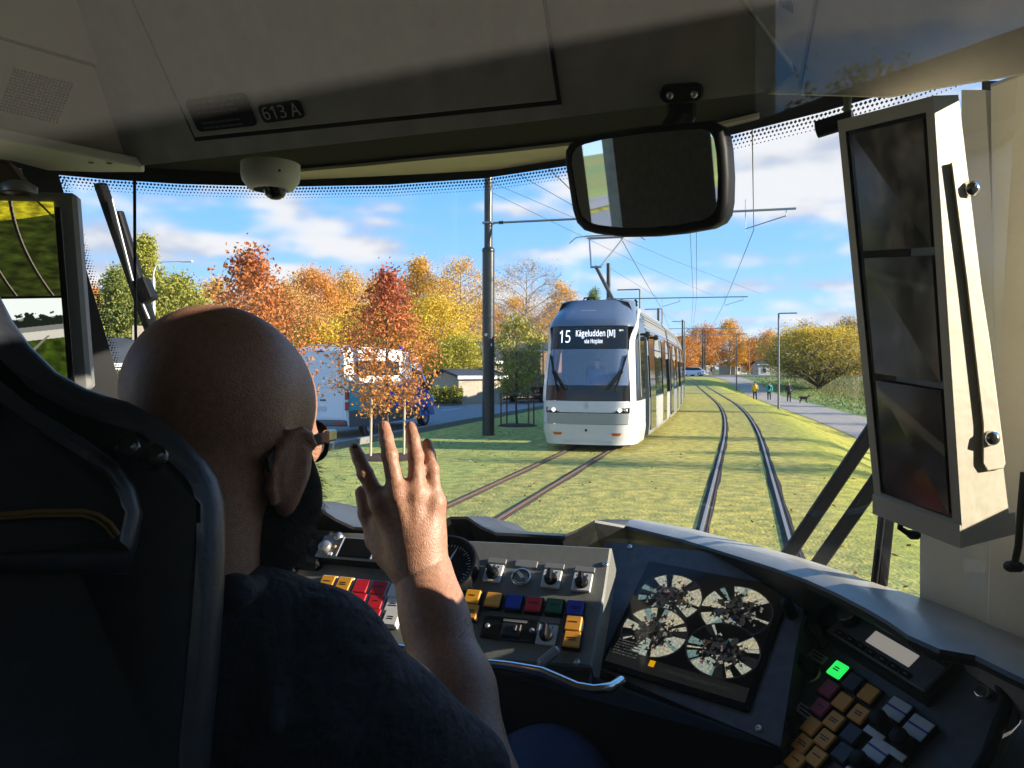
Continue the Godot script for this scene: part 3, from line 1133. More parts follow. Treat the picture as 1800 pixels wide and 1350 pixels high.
func trees() -> void:
	var RED := [Color(.40, .19, .04), Color(.46, .20, .04), Color(.43, .15, .04), Color(.38, .10, .035), Color(.30, .075, .04)]
	var RUST := [Color(.30, .13, .035), Color(.45, .17, .03), Color(.40, .13, .03), Color(.22, .06, .035)]
	var YEL := [Color(.40, .30, .02), Color(.55, .38, .025), Color(.62, .42, .05), Color(.36, .33, .04)]
	var GOLD := [Color(.38, .22, .03), Color(.55, .31, .03), Color(.60, .36, .06), Color(.45, .24, .05)]
	var ORG := [Color(.40, .17, .03), Color(.52, .22, .03), Color(.55, .27, .06), Color(.35, .20, .07)]
	var OLIVE := [Color(.10, .14, .03), Color(.22, .23, .035), Color(.33, .28, .04), Color(.20, .17, .04)]
	var GREEN := [Color(.07, .12, .025), Color(.12, .19, .035), Color(.20, .24, .04)]
	var PINE := [Color(.06, .10, .03), Color(.14, .18, .04), Color(.26, .26, .05), Color(.20, .22, .04)]
	var PALE := [Color(.42, .28, .15), Color(.46, .32, .19), Color(.40, .25, .13)]
	var BROWN := [Color(.24, .16, .06), Color(.34, .22, .06), Color(.30, .22, .10)]
	# young trees on the verge
	var verge := "young trees on the verge between road and tram line"
	tree("young_tree", "small red and orange tree with two pale stakes, before the van", "tree", verge, tk(-7.6, 15.7, 0), {H = 4.25, R = 1.18, base = 1.15, shape = "flame", tr = .045, limbs = 42, subs = 5, rise = .55, leaves = 6200, size = .092, clump = .14, pal = RED, grad = .8, seed = 3})
	tree("young_tree", "red-brown tree rising behind the driver's bald head", "tree", verge, tk(-7.75, 10.9, 0), {H = 3.9, R = .92, base = 1.5, shape = "flame", tr = .045, limbs = 38, subs = 5, rise = .6, leaves = 7000, size = .078, clump = .14, pal = RUST, grad = .5, seed = 8})
	tree("young_tree", "small green tree with yellowing leaves beside the oncoming tram", "tree", verge, tk(-7.55, 26.0, 0), {H = 3.85, R = 1.0, base = 1.25, shape = "round", tr = .045, limbs = 30, subs = 4, rise = .6, leaves = 3000, size = .12, clump = .16, pal = OLIVE, grad = .2, seed = 5})
	for s in [[-7.85, 15.4, 1.32, "pale wooden stake left of the red tree's trunk"], [-7.28, 15.9, 1.32, "pale wooden stake right of the red tree's trunk"]]:
		tag(ob("tree_stake", MB.new().tube([tk(s[0], s[1], -.1), tk(s[0] + .02, s[1], s[2])], .027, 8), M.stake), s[3], "stake", "stakes of the young trees")
	var fr := thing("tree_support", "dark frame of posts and rails round the small green tree", "tree support", "", Transform3D(Basis(Vector3.UP, -.29), tk(-7.55, 26.0, 0)))
	for p in [Vector2(-.5, -.35), Vector2(.5, -.35), Vector2(.5, .35), Vector2(-.5, .35)]:
		ob("post", MB.new().tube([Vector3(p.x, 0, p.y), Vector3(p.x, 1.25, p.y)], .028, 6), M.wood_brown, fr)
	ob("rail", MB.new().bx(Vector3(0, 1.15, .38), Vector3(1.06, .07, .025)), M.wood_brown, fr)
	ob("rail", MB.new().bx(Vector3(0, .8, .38), Vector3(1.06, .04, .02)), M.wood_brown, fr)
	for p in [[tk(-7.6, 15.7, .03), .75], [tk(-7.55, 26.0, .03), .7], [tk(-7.6, 10.7, .03), .7]]:
		var mu := MB.new()
		var rr: float = p[1]
		mu.lathe(Transform3D(Basis(), p[0]), [Vector2(0, .05), Vector2(rr * .5, .045), Vector2(rr * .85, .02), Vector2(rr, -.03)], 22)
		tag(ob("mulch", mu, M.mulch), "", "", "", "stuff")
	# the trees beyond the road
	var far := "autumn trees beyond the road"
	tree("pine_tree", "dark pointed spruce left of the curved white lamp post", "tree", far, ground_px(208, 52), {H = 8.8, R = 3.4, base = .8, shape = "cone", limbs = 60, subs = 4, rise = -.12, droop = .1, leaves = 15300, size = 0.203, clump = .30, pal = PINE, seed = 11})
	tree("pine_tree", "tall yellow-green pine with pointed top behind the wiper", "tree", far, ground_px(255, 56), {H = 11.8, R = 3.5, base = 1.5, shape = "cone", limbs = 70, subs = 4, rise = .0, leaves = 18700, size = 0.211, clump = .26, pal = [Color(.14, .17, .03), Color(.26, .27, .04), Color(.36, .33, .05), Color(.24, .24, .04)], seed = 12})
	tree("pine_tree", "broad yellow-green pine right of the curved white lamp post", "tree", far, ground_px(308, 54), {H = 8.4, R = 2.8, base = 1.2, shape = "round", limbs = 46, subs = 4, rise = .3, leaves = 17000, size = 0.211, clump = .4, pal = [Color(.14, .17, .03), Color(.24, .25, .04), Color(.34, .31, .05), Color(.22, .22, .04)], seed = 13})
	tree("maple_tree", "orange maple at the windscreen's left edge", "tree", far, ground_px(148, 60), {H = 8.6, R = 2.6, base = 2, shape = "round", leaves = 11900, size = 0.203, clump = .42, pal = ORG, seed = 14})
	tree("maple_tree", "broad orange maple above the van's left side", "tree", far, ground_px(548, 72), {H = 11.2, R = 3.6, base = 2, shape = "round", limbs = 34, leaves = 16150, size = 0.218, clump = .5, pal = ORG, seed = 15})
	tree("maple_tree", "orange-brown maple with thin twigs left of the van", "tree", far, ground_px(500, 66), {H = 9.2, R = 2.8, base = 2, shape = "round", leaves = 11050, size = 0.218, clump = .5, pal = [Color(.35, .2, .06), Color(.48, .25, .06), Color(.42, .28, .1)], twigs = 2, seed = 16})
	tree("birch_tree", "thin yellow-brown birch between the orange maple and the red tree", "tree", far, ground_px(615, 80), {H = 12.0, R = 3.2, base = 2.5, shape = "birch", leaves = 8500, size = 0.211, clump = .5, pal = GOLD, twigs = 2, bark = M.birch_bark, seed = 17})
	tree("birch_tree", "tall golden birch peeping over the red tree's right side", "tree", far, ground_px(735, 84), {H = 14.2, R = 3.1, base = 3, shape = "birch", limbs = 34, leaves = 14450, size = 0.218, clump = .45, pal = GOLD, bark = M.birch_bark, seed = 18})
	tree("birch_tree", "tall half-bare birch with yellow lower leaves left of the mast", "tree", far, ground_px(808, 82), {H = 13.6, R = 4.0, base = 3.5, shape = "round", limbs = 40, subs = 5, twigs = 3, leaves = 7140, size = 0.203, clump = .5, pal = GOLD, bark = M.birch_bark, seed = 19})
	tree("birch_tree", "large bare pinkish birch right of the mast", "tree", far, ground_px(925, 86), {H = 14.0, R = 5.0, base = 2.5, shape = "round", limbs = 46, subs = 6, twigs = 4, leaves = 6120, size = 0.156, clump = .5, pal = PALE, bark = M.birch_bark, seed = 20})
	tree("birch_tree", "golden-brown birch behind the oncoming tram's left edge", "tree", far, ground_px(985, 92), {H = 12.3, R = 2.6, base = 2.5, shape = "birch", leaves = 8840, size = 0.211, clump = .5, pal = GOLD, twigs = 2, bark = M.birch_bark, seed = 21})
	tree("yellow_shrub", "bright yellow rounded tree above the garden shed", "tree", far, ground_px(760, 62), {H = 7.6, R = 3.2, base = .4, shape = "round", limbs = 40, leaves = 16150, size = 0.187, clump = .5, pal = YEL, seed = 22})
	tree("yellow_shrub", "yellow bush between the red tree and the van roof", "tree", far, ground_px(655, 64), {H = 7.2, R = 3.4, base = .4, shape = "round", limbs = 40, leaves = 14450, size = 0.187, clump = .5, pal = YEL, seed = 23})
	tree("yellow_shrub", "yellow-green bush low beside the shed roof", "tree", far, ground_px(812, 56), {H = 4.2, R = 2.2, base = .2, shape = "dome", limbs = 34, leaves = 11050, size = 0.156, clump = .4, pal = [Color(.22, .24, .03), Color(.40, .35, .04), Color(.5, .4, .06)], seed = 24})
	tree("yellow_shrub", "yellow bush left behind the driver's head", "tree", far, ground_px(575, 60), {H = 5.2, R = 2.8, base = .3, shape = "dome", limbs = 34, leaves = 11900, size = 0.172, clump = .5, pal = YEL, seed = 25})
	tree("yellow_shrub", "yellow bush low behind the wiper, before the dark roof", "tree", far, ground_px(425, 58), {H = 4.8, R = 3.0, base = .3, shape = "dome", limbs = 34, leaves = 11050, size = 0.172, clump = .5, pal = YEL, seed = 26})
	tree("yellow_shrub", "olive hedge-like bush right of the mast, before the beige house", "tree", far, ground_px(940, 66), {H = 4.6, R = 2.5, base = .2, shape = "dome", limbs = 34, leaves = 10200, size = 0.172, clump = .5, pal = OLIVE, seed = 27})
	tree("spruce_tree", "dark spruce tip rising behind the pantograph", "tree", far, ground_px(1042, 110), {H = 13.6, R = 2.4, base = 1, shape = "cone", limbs = 46, rise = -.1, leaves = 8500, size = 0.250, clump = .35, pal = GREEN, seed = 28})
	var row := "back row of autumn trees beyond the road"
	var b0 := tree("birch_tree", "gold birch of the back row above the driver's head, left of the rust-brown tree", "tree", row, ground_px(380, 104), {H = 14.0, R = 4.4, base = 1.5, shape = "round", limbs = 40, leaves = 13000, size = .25, clump = .7, pal = GOLD, twigs = 1, bark = M.birch_bark, seed = 61})
	var b1 := tree("maple_tree", "orange tree of the back row behind the broad orange maple", "tree", row, ground_px(590, 100), {H = 13.0, R = 4.6, base = 1.0, shape = "round", limbs = 40, leaves = 14000, size = .25, clump = .7, pal = ORG, seed = 62})
	for q in [[b0, 470, 108, .95, "gold birch of the back row left of the broad orange maple"], [b0, 660, 106, 1.0, "gold birch of the back row right behind the red tree's left side"], [b1, 715, 112, .85, "orange tree of the back row behind the red tree's top"], [b0, 775, 104, 1.02, "gold birch of the back row just left of the half-bare birch"], [b1, 850, 110, .9, "orange tree of the back row behind the mast"], [b0, 905, 114, .9, "gold birch of the back row behind the bare pinkish birch"], [b1, 970, 116, .86, "orange tree of the back row left of the tram's roof"], [b1, 300, 100, .72, "orange tree of the back row behind the broad pine"]]:
		var c3 := copy(q[0], q[4])
		c3.transform = Transform3D(Basis(Vector3.UP, float(q[1])).scaled(Vector3.ONE * float(q[3])), ground_px(q[1], q[2]))
	# trees at the far end and on the right
	var end := "trees at the far end of the tram line"
	tree("birch_tree", "orange birch above the white house", "tree", end, ground_px(1240, 172, .9), {H = 10.6, R = 4.0, base = 2, shape = "round", leaves = 11050, size = 0.328, clump = .7, pal = ORG, seed = 31, bark = M.birch_bark})
	tree("birch_tree", "tall orange-gold birch right of the white house", "tree", end, ground_px(1283, 176, .9), {H = 12.0, R = 3.8, base = 2.5, shape = "birch", leaves = 11050, size = 0.328, clump = .7, pal = GOLD, seed = 32, bark = M.birch_bark})
	tree("maple_tree", "reddish maple left of the willow", "tree", end, ground_px(1322, 180, .9), {H = 8.0, R = 3.2, base = 1.2, shape = "round", leaves = 8500, size = 0.328, clump = .7, pal = ORG, seed = 33})
	tree("birch_tree", "pale orange birch rising at the willow's left shoulder", "tree", end, ground_px(1350, 170, .6), {H = 9.6, R = 3.0, base = 2, shape = "round", leaves = 7650, size = 0.312, clump = .7, pal = [Color(.5, .26, .07), Color(.56, .32, .1)], seed = 34, bark = M.birch_bark})
	tree("spruce_tree", "dark green spruce behind the far masts", "tree", end, ground_px(1305, 190, .9), {H = 6.4, R = 3.0, base = .6, shape = "cone", leaves = 6800, size = 0.312, clump = .6, pal = GREEN, seed = 35})
	tree("maple_tree", "brown-orange tree at the tram's tail by the yellow block", "tree", end, ground_px(1203, 165, .8), {H = 8.0, R = 3.0, base = 1, shape = "round", leaves = 7650, size = 0.312, clump = .7, pal = ORG, seed = 36})
	tree("broad_tree", "brown half-bare tree behind the willow", "tree", end, ground_px(1415, 128, -.8), {H = 10.4, R = 3.4, base = 2, shape = "round", leaves = 6800, size = 0.234, clump = .6, pal = BROWN, twigs = 2, seed = 37})
	tree("broad_tree", "brown tree behind the willow's right side, by the screen", "tree", end, ground_px(1492, 124, -.8), {H = 10.6, R = 4.2, base = 1.5, shape = "round", leaves = 12750, size = 0.250, clump = .7, pal = BROWN, seed = 38})
	tree("broad_tree", "olive-brown tree hidden partly by the tall screen", "tree", end, ground_px(1560, 118, -.8), {H = 11.6, R = 4.8, base = 1.5, shape = "round", leaves = 12750, size = 0.250, clump = .7, pal = BROWN, seed = 39})
	# the great willow: bare arching twigs below, yellow domes on top
	var wl := "huge domed willow with bare lower twigs and golden top, right of the path"
	var wt := tree("willow_tree", wl, "tree", "", ground_px(1440, 96, -.75), {H = 9.0, R = 5.4, base = .8, shape = "dome", tr = .24, limbs = 90, subs = 6, twigs = 3, rise = .75, leaves = 24000, size = .24, clump = .42, pal = [Color(.20, .17, .06), Color(.30, .25, .06), Color(.44, .34, .05), Color(.68, .47, .03)], grad = .7, seed = 41, even = .7})
	wt.scale = Vector3(1.30, .86, 1.2)
	# low growth under the willow and along the path
	var scrub := MB.new()
	var sv := PackedVector3Array()
	var sn := PackedVector3Array()
	var sc := PackedColorArray()
	var r := RandomNumberGenerator.new()
	r.seed = 77
	for i in 9000:
		var w := r.randf_range(35, 120)
		var o := r.randf_range(9.0, 24.0)
		var p := tk(o + off(w), w, height(o, w) - .02)
		var hh := r.randf_range(.1, .4) * (.5 + .5 * ss(9, 15, o))
		var a := r.randf() * TAU
		var s := Vector3(cos(a), 0, sin(a)) * r.randf_range(.03, .10)
		var up := Vector3(r.randf_range(-.2, .2), hh, r.randf_range(-.2, .2))
		sv.append(p - s); sv.append(p + s); sv.append(p + up)
		var un := up.cross(s).normalized()
		var col := Color(.10, .18, .04).lerp(Color(.26, .25, .08), r.randf())
		for q in 3:
			sn.append(un)
			sc.append(col)
	tag(put("undergrowth", arr_mesh(sv, sn, sc), M.blade), "rank grass under the willow beside the path", "grass", "", "stuff")
	# a wood on the horizon
	var fv := PackedVector3Array()
	var fn := PackedVector3Array()
	var fc := PackedColorArray()
	for i in 26000:
		var az := r.randf_range(-1.25, 1.25)
		var d := r.randf_range(230.0, 420.0)
		var lump := .6 + .4 * sin(az * 41.0) * sin(az * 17.0 + 1.0)
		var p := Vector3(sin(az) * d, .8 + r.randf() * (4.5 + 5.0 * lump), -cos(az) * d)
		var s := r.randf_range(.5, 1.2)
		var q0 := gauss(r).normalized() * s
		var q1 := gauss(r).normalized() * s
		fv.append(p); fv.append(p + q0); fv.append(p + q1)
		var nn := q1.cross(q0).normalized()
		var col: Color = (OLIVE if sin(az * 60) > .2 else BROWN)[r.randi() % 3] * r.randf_range(.6, 1.1)
		for q in 3:
			fn.append(nn)
			fc.append(col)
	tag(put("forest", arr_mesh(fv, fn, fc), M.leaf), "distant wood along the horizon behind the houses", "forest", "", "stuff")
	# tall trees standing to the right of the line, whose long shadows lie across the tracks
	var side := "roadside trees right of the tram"
	var first := tree("roadside_tree", "tall olive roadside tree far right of the tram, mirrored in the glass door", "tree", side, tk(29.3, -3.8, -1.3), {H = 13.5, R = 4.2, base = 3.0, shape = "round", limbs = 40, subs = 5, twigs = 2, leaves = 8000, size = .24, clump = .5, pal = OLIVE, seed = 51})
	var k := 0
	var second := copy(first, "smaller olive roadside tree right of the tram, nearest to it and mirrored in the glass")
	second.transform = Transform3D(Basis(Vector3.UP, 2.2).scaled(Vector3.ONE * .8), Vector3(20.5, -1.3, 9.2))
	var slim := tree("roadside_birch", "slim birch far right of the tram, first of the birches after the olive tree", "tree", side, tk(31, 18.5, -1.3), {H = 12.5, R = 2.0, base = 3.0, shape = "birch", limbs = 34, subs = 4, twigs = 1, leaves = 2600, size = .2, clump = .3, pal = GOLD, bark = M.birch_bark, seed = 52})
	for s in [[27, 21, .8], [33, 25.5, 1.0], [29, 30, .7], [36, 40, 1.1], [30, 47, .85], [38, 58, 1.0], [33, 69, 1.1]]:
		var c := copy(slim, "slim birch far right of the tram, %s in its row after the olive tree" % ["third", "fourth", "fifth", "sixth", "seventh", "eighth", "ninth"][k])
		c.transform = Transform3D(Basis(Vector3.UP, k * 1.3).scaled(Vector3.ONE * s[2]), tk(s[0], s[1], -1.3))
		k += 1

# ---------------------------------------------------------------- houses, hedges
func house(called: String, label: String, at: Transform3D, w: float, d: float, h: float, roof: float, wallm: Material, wins: Array, eave := .35) -> Node3D:
	# gable to the sides: the ridge runs along x
	var t := thing(called, label, "house", "", at)
	ob("wall", MB.new().prism([Vector3(-w / 2, -.3, d / 2), Vector3(w / 2, -.3, d / 2), Vector3(w / 2, h, d / 2), Vector3(-w / 2, h, d / 2)], Vector3(0, 0, -d)), wallm, t)
	ob("gable", MB.new().prism([Vector3(w / 2 - .01, h, d / 2), Vector3(w / 2 - .01, h, -d / 2), Vector3(w / 2 - .01, h + roof, 0)], Vector3(-w + .02, 0, 0)), wallm, t)
	for s in [1.0, -1.0]:
		var e: float = d / 2 + eave
		var y := h - roof * eave / (d / 2)
		ob("roof", MB.new().prism([Vector3(-w / 2 - eave, y + .05, s * e), Vector3(w / 2 + eave, y + .05, s * e), Vector3(w / 2 + eave, h + roof + .05, 0), Vector3(-w / 2 - eave, h + roof + .05, 0)], Vector3(0, .14, 0)), M.roof_dark, t)
	ob("eaves_board", MB.new().bx(Vector3(0, h - roof * eave / (d / 2) + .06, d / 2 + eave + .02), Vector3(w + eave * 2, .2, .04)), M.trim_white, t)
	for p in wins:
		var o := ob("window", MB.new().bx(Vector3(p[0], p[1], d / 2 + .03), Vector3(p[2] + .16, p[3] + .16, .06), .01), M.trim_white, t)
		ob("glass", MB.new().bx(Vector3(p[0], p[1], d / 2 + .055), Vector3(p[2], p[3], .03)), M.window_dark, o)
	return t

func facing(at: Vector3, yaw := 0.0) -> Transform3D:
	return Transform3D(Basis(Vector3.UP, deg_to_rad(yaw)), at)

func houses() -> void:
	var a := house("bungalow", "yellow bungalow with dark low roof, left behind the wiper", facing(ground_px(205, 46), 20), 9, 7, 2.4, 1.3, M.wall_yellow, [[-3.4, 1.35, 1.0, 1.1], [-1.4, 1.35, 1.0, 1.1], [2.6, 1.35, 1.4, 1.1]], .6)
	ob("porch_roof", MB.new().bx(Vector3(2.2, 2.0, 4.2), Vector3(4.0, .14, 1.6), .02), M.trim_white, a)
	ob("chimney", MB.new().bx(Vector3(1.2, 4.0, 0), Vector3(.7, 1.2, .7), .03), M.wall_cream, a)
	house("bungalow", "white bungalow peeping between the wiper and the driver's head", facing(ground_px(330, 60), -5), 12, 7, 2.4, 1.2, M.wall_white, [[-4, 1.3, 1.2, 1.1], [-1, 1.3, 1.2, 1.1], [3, 1.3, 1.6, 1.1]], .5)
	house("garden_shed", "low cream shed with flat dark roof left of the mast", facing(ground_px(822, 49), 38), 3.4, 3.0, 1.5, .35, M.wall_cream, [], .25)
	house("brick_house", "beige house with dark roof partly behind the mast", facing(ground_px(905, 62), 30), 8, 7, 2.6, 1.4, M.wall_cream, [[-2.4, 1.4, 1.2, 1.2], [1.8, 1.4, 1.4, 1.2]])
	house("white_house", "white house with low dark roof far ahead between the masts", facing(ground_px(1231, 172, .9), 40), 4.2, 4.5, 2.0, .9, M.wall_white, [[.9, 1.1, .8, .9]])
	house("white_house", "second far white house, right of the thin masts", facing(ground_px(1288, 180, .9), 40), 4.4, 4.5, 2.0, .9, M.wall_white, [[-1, 1.1, .8, .9]])
	house("white_house", "small white building at the willow's left edge", facing(ground_px(1338, 160, .5), 0), 2.4, 4, 2.6, .6, M.wall_white, [[0, 1.3, .8, .9]])
	# a yellow apartment block at the tram's tail
	var t := thing("apartment_block", "narrow yellow apartment block seen past the oncoming tram's tail", "building", "", facing(ground_px(1183, 190, .8), -10))
	ob("wall", MB.new().bx(Vector3(0, 4.3, 0), Vector3(7, 9.4, 8), .03), M.wall_yellow, t)
	ob("roof", MB.new().bx(Vector3(0, 9.1, 0), Vector3(7.4, .25, 8.4), .03), M.roof_dark, t)
	for y in [1.6, 4.2, 6.8]:
		for x in [-2.2, 0.0, 2.2]:
			var o := ob("window", MB.new().bx(Vector3(x, y, 4.02), Vector3(1.4, 1.5, .08), .01), M.trim_white, t)
			ob("pane", MB.new().bx(Vector3(x, y, 4.05), Vector3(1.2, 1.3, .05)), M.window_dark, o)
	# hedges
	var hedge := func(label: String, p0: Vector3, p1: Vector3, h: float, wd: float, n: int, size: float, pal: Array, sd: int) -> void:
		var r := RandomNumberGenerator.new()
		r.seed = sd
		var v := PackedVector3Array()
		var nn := PackedVector3Array()
		var c := PackedColorArray()
		var sidev := (p1 - p0).cross(Vector3.UP).normalized()
		for i in n:
			var f := r.randf()
			var lump := .85 + .15 * sin(f * 23.0 + sd) + .08 * sin(f * 61.0)
			var p := p0.lerp(p1, f) + sidev * r.randf_range(-wd, wd) + Vector3.UP * pow(r.randf(), .6) * h * lump
			var q0 := gauss(r).normalized() * size
			var q1 := gauss(r).normalized() * size
			v.append(p); v.append(p + q0); v.append(p + q1)
			var m := q1.cross(q0).normalized()
			var col: Color = (pal[0] as Color).lerp(pal[1], r.randf()) * r.randf_range(.7, 1.15)
			for q in 3:
				nn.append(m)
				c.append(col)
		var t2 := thing("hedge", label, "hedge", "garden hedges beyond the road")
		put("foliage", arr_mesh(v, nn, c), M.leaf, t2).set_meta("kind", "stuff")
		ob("stem", MB.new().tube([p0, p0.lerp(p1, .5), p1], [.06, .06, .06], 5).tube([p0.lerp(p1, .5), p0.lerp(p1, .5) + Vector3.UP * h * .6], .05, 5), M.bark, t2)
	hedge.call("clipped yellow-green hedge low behind the seat, left of the driver's head", ground_px(120, 27), ground_px(300, 30), 1.25, .5, 9000, .10, [Color(.22, .24, .03), Color(.5, .42, .05)], 1)
	hedge.call("red hedge before the beige house, right of the mast", ground_px(830, 51), ground_px(965, 53), 1.1, .5, 7000, .12, [Color(.30, .04, .02), Color(.48, .09, .03)], 2)
	hedge.call("green hedge beside the cream shed", ground_px(755, 46), ground_px(812, 46), 1.0, .7, 5000, .12, [Color(.16, .2, .03), Color(.42, .36, .05)], 3)
	hedge.call("golden hedge along the far side of the road, left of the van", ground_px(380, 44), ground_px(640, 47), 1.6, .7, 9000, .13, [Color(.3, .26, .03), Color(.55, .4, .05)], 4)
	var pk := MB.new()
	pk.loft([[tk(-40, 52, .03), tk(-23.8, 46, .03)], [tk(-40, 64, .03), tk(-23.8, 60, .03)]])
	setting("forecourt", pk, M.paving)

# ---------------------------------------------------------------- vehicles
func wheel(parent: Node, at: Vector3, r: float, w: float, side: float) -> void:
	# axle along x
	var t := Transform3D(Basis(Vector3(0, 1, 0), Vector3(side, 0, 0), Vector3(0, 0, 1)), at)
	var o := ob("wheel", MB.new().lathe(t, [Vector2(r * .62, -w), Vector2(r * .92, -w), Vector2(r, -w * .85), Vector2(r, -w * .12), Vector2(r * .95, 0), Vector2(r * .66, 0), Vector2(r * .62, -.02)], 26), M.tyre, parent)
	ob("rim", MB.new().lathe(t, [Vector2(r * .63, -.015), Vector2(r * .55, -.03), Vector2(r * .30, -.055), Vector2(r * .12, -.03), Vector2(0, -.02)], 14, false), M.silver_paint, o)

# a body lofted from cross-sections along z (front at -z): station = [z, y_bottom, y_top, half_bottom, half_top, round]
func hull(b: MB, stations: Array, n := 5) -> MB:
	var rows := []
	for s in stations:
		var row := []
		var r: float = s[5]
		row.append(Vector3(-s[3], s[1], s[0]))
		for i in n:
			var a := PI / 2 * i / (n - 1)
			row.append(Vector3(-s[4] + r - r * cos(a), s[2] - r + r * sin(a), s[0]))
		for i in n:
			var a := PI / 2 * (1 - float(i) / (n - 1))
			row.append(Vector3(s[4] - r + r * cos(a), s[2] - r + r * sin(a), s[0]))
		row.append(Vector3(s[3], s[1], s[0]))
		rows.append(row)
	b.loft(rows, true, false)
	b.cap(rows[0])
	b.cap(rows[-1])
	return b

func vehicles() -> void:
	var road_turn := Basis(Vector3.UP, -atan2(SN, CT))
	# the white and blue van
	var t := thing("van", "high white van with turquoise and blue flank parked on the road behind the red tree", "van", "", Transform3D(road_turn, tk(-12.45, 24.6, -.14)))
	# local: rear at z=+3.6, front at z=-3.6, right flank at x=+.99
	hull(MB.new(), [[3.55, .5, 2.72, .95, .86, .16], [3.6, .45, 2.78, .97, .88, .18]])
	ob("body", hull(MB.new(), [[3.60, .50, 2.70, .93, .84, .14], [3.52, .40, 2.82, .98, .88, .2], [1.0, .38, 2.86, .99, .89, .2], [-1.5, .38, 2.84, .99, .89, .22], [-1.95, .38, 2.70, .99, .87, .25]], 6), M.white_paint, t)
	ob("cab", hull(MB.new(), [[-1.96, .38, 2.70, .99, .87, .25], [-2.2, .38, 2.45, .99, .86, .2], [-2.62, .38, 1.72, .99, .93, .12], [-2.9, .38, 1.34, .98, .93, .12], [-3.45, .36, 1.12, .93, .85, .14], [-3.6, .40, .92, .86, .78, .16]], 6), M.royal, t)
	ob("rear_bumper", MB.new().bx(Vector3(0, .48, 3.58), Vector3(1.9, .20, .22), .05), M.bumper, t)
	for s in [-1.0, 1.0]:
		var d := ob("rear_door", MB.new().prism([Vector3(s * .02, .62, 3.615), Vector3(s * .86, .62, 3.615), Vector3(s * .82, 2.55, 3.585), Vector3(s * .02, 2.55, 3.585)], Vector3(0, 0, -.05), .015), M.white_paint, t)
		ob("handle", MB.new().bx(Vector3(s * .14, 1.18, 3.62), Vector3(.2, .05, .04), .01), M.bumper, d)
		var l := ob("tail_lamp", MB.new().bx(Vector3(s * .935, 1.18, 3.575), Vector3(.10, .62, .10), .02), M.tail_red, t)
		ob("reversing_lens", MB.new().bx(Vector3(s * .937, 1.16, 3.578), Vector3(.104, .1, .104), .02), M.label_white, l)
		ob("reflector", MB.new().bx(Vector3(s * .78, .47, 3.7), Vector3(.22, .07, .02), .005), M.tail_red, t)
	ob("upper_brake_lamp", MB.new().bx(Vector3(0, 2.68, 3.6), Vector3(.34, .05, .05), .01), M.tail_red, t)
	ob("number_plate", MB.new().bx(Vector3(0, .92, 3.63), Vector3(.5, .12, .012), .003), M.label_white, t)
	for s in [-1.0, 1.0]:
		var e: float = s
		ob("lower_flank", MB.new().prism([Vector3(e * .995, .34, 3.5), Vector3(e * .995, .34, -1.9), Vector3(e * .995, .78, -1.9), Vector3(e * .990, .86, 3.5)], Vector3(-s * .02, 0, 0), .005), M.bumper, t)
		ob("turquoise_panel", MB.new().prism([Vector3(e * .991, .87, 3.48), Vector3(e * .993, .80, 1.9), Vector3(e * .965, 1.55, .2), Vector3(e * .955, 1.78, 3.46)], Vector3(-s * .02, 0, 0), .004), M.turquoise, t)
		ob("blue_panel", MB.new().prism([Vector3(e * .997, .80, 1.85), Vector3(e * .997, .78, -1.93), Vector3(e * .955, 1.9, -1.93), Vector3(e * .968, 1.5, .25)], Vector3(-s * .02, 0, 0), .004), M.royal, t)
		ob("side_window", MB.new().prism([Vector3(e * .948, 1.92, 2.9), Vector3(e * .948, 1.92, -.2), Vector3(e * .922, 2.4, -.2), Vector3(e * .922, 2.4, 2.9)], Vector3(-s * .02, 0, 0), .01), M.car_glass, t)
		ob("cab_window", MB.new().prism([Vector3(e * .965, 1.52, -1.30), Vector3(e * .965, 1.44, -2.55), Vector3(e * .935, 2.05, -2.15), Vector3(e * .92, 2.2, -1.3)], Vector3(-s * .03, 0, 0), .01), M.car_glass, t)
		ob("door_mirror", MB.new().bx(Vector3(e * 1.14, 1.52, -2.3), Vector3(.22, .36, .14), .05), M.bumper, t)
		ob("wheel_arch", MB.new().lathe(Transform3D(Basis(Vector3(0, 1, 0), Vector3(s, 0, 0), Vector3(0, 0, 1)), Vector3(e * .99, .36, 2.15)), [Vector2(.47, 0), Vector2(.47, .012), Vector2(.39, .012)], 24), M.bumper, t)
		wheel(t, Vector3(e * .985, .36, 2.15), .36, .24, s)
		wheel(t, Vector3(e * .985, .36, -2.45), .36, .24, s)
		ob("headlight", MB.new().bx(Vector3(e * .72, .95, -3.50), Vector3(.3, .3, .2), .05), M.label_white, t)
	ob("windscreen", MB.new().prism([Vector3(-.84, 1.52, -2.79), Vector3(.84, 1.52, -2.79), Vector3(.74, 2.38, -2.28), Vector3(-.74, 2.38, -2.28)], Vector3(0, -.02, .03), .008), M.car_glass, t)
	ob("beacon", MB.new().lathe(Transform3D(Basis(), Vector3(.55, 2.84, -1.2)), [Vector2(.09, 0), Vector2(.09, .1), Vector2(.07, .16), Vector2(0, .18)], 14), M.key_blue, t)
	ob("roof_rail", MB.new().tube([Vector3(-.7, 2.93, 3.2), Vector3(-.7, 2.93, 0)], .015, 6).tube([Vector3(.7, 2.93, 3.2), Vector3(.7, 2.93, 0)], .015, 6).bx(Vector3(-.7, 2.88, 3.0), Vector3(.04, .12, .04)).bx(Vector3(.7, 2.88, 3.0), Vector3(.04, .12, .04)).bx(Vector3(-.7, 2.88, .3), Vector3(.04, .12, .04)).bx(Vector3(.7, 2.88, .3), Vector3(.04, .12, .04)), M.galv, t)
	# a box truck beyond the green tree
	var k := thing("truck", "dark brown box truck parked on the road behind the small green tree", "truck", "", Transform3D(road_turn, tk(-13.3, 50.0, -.14)))
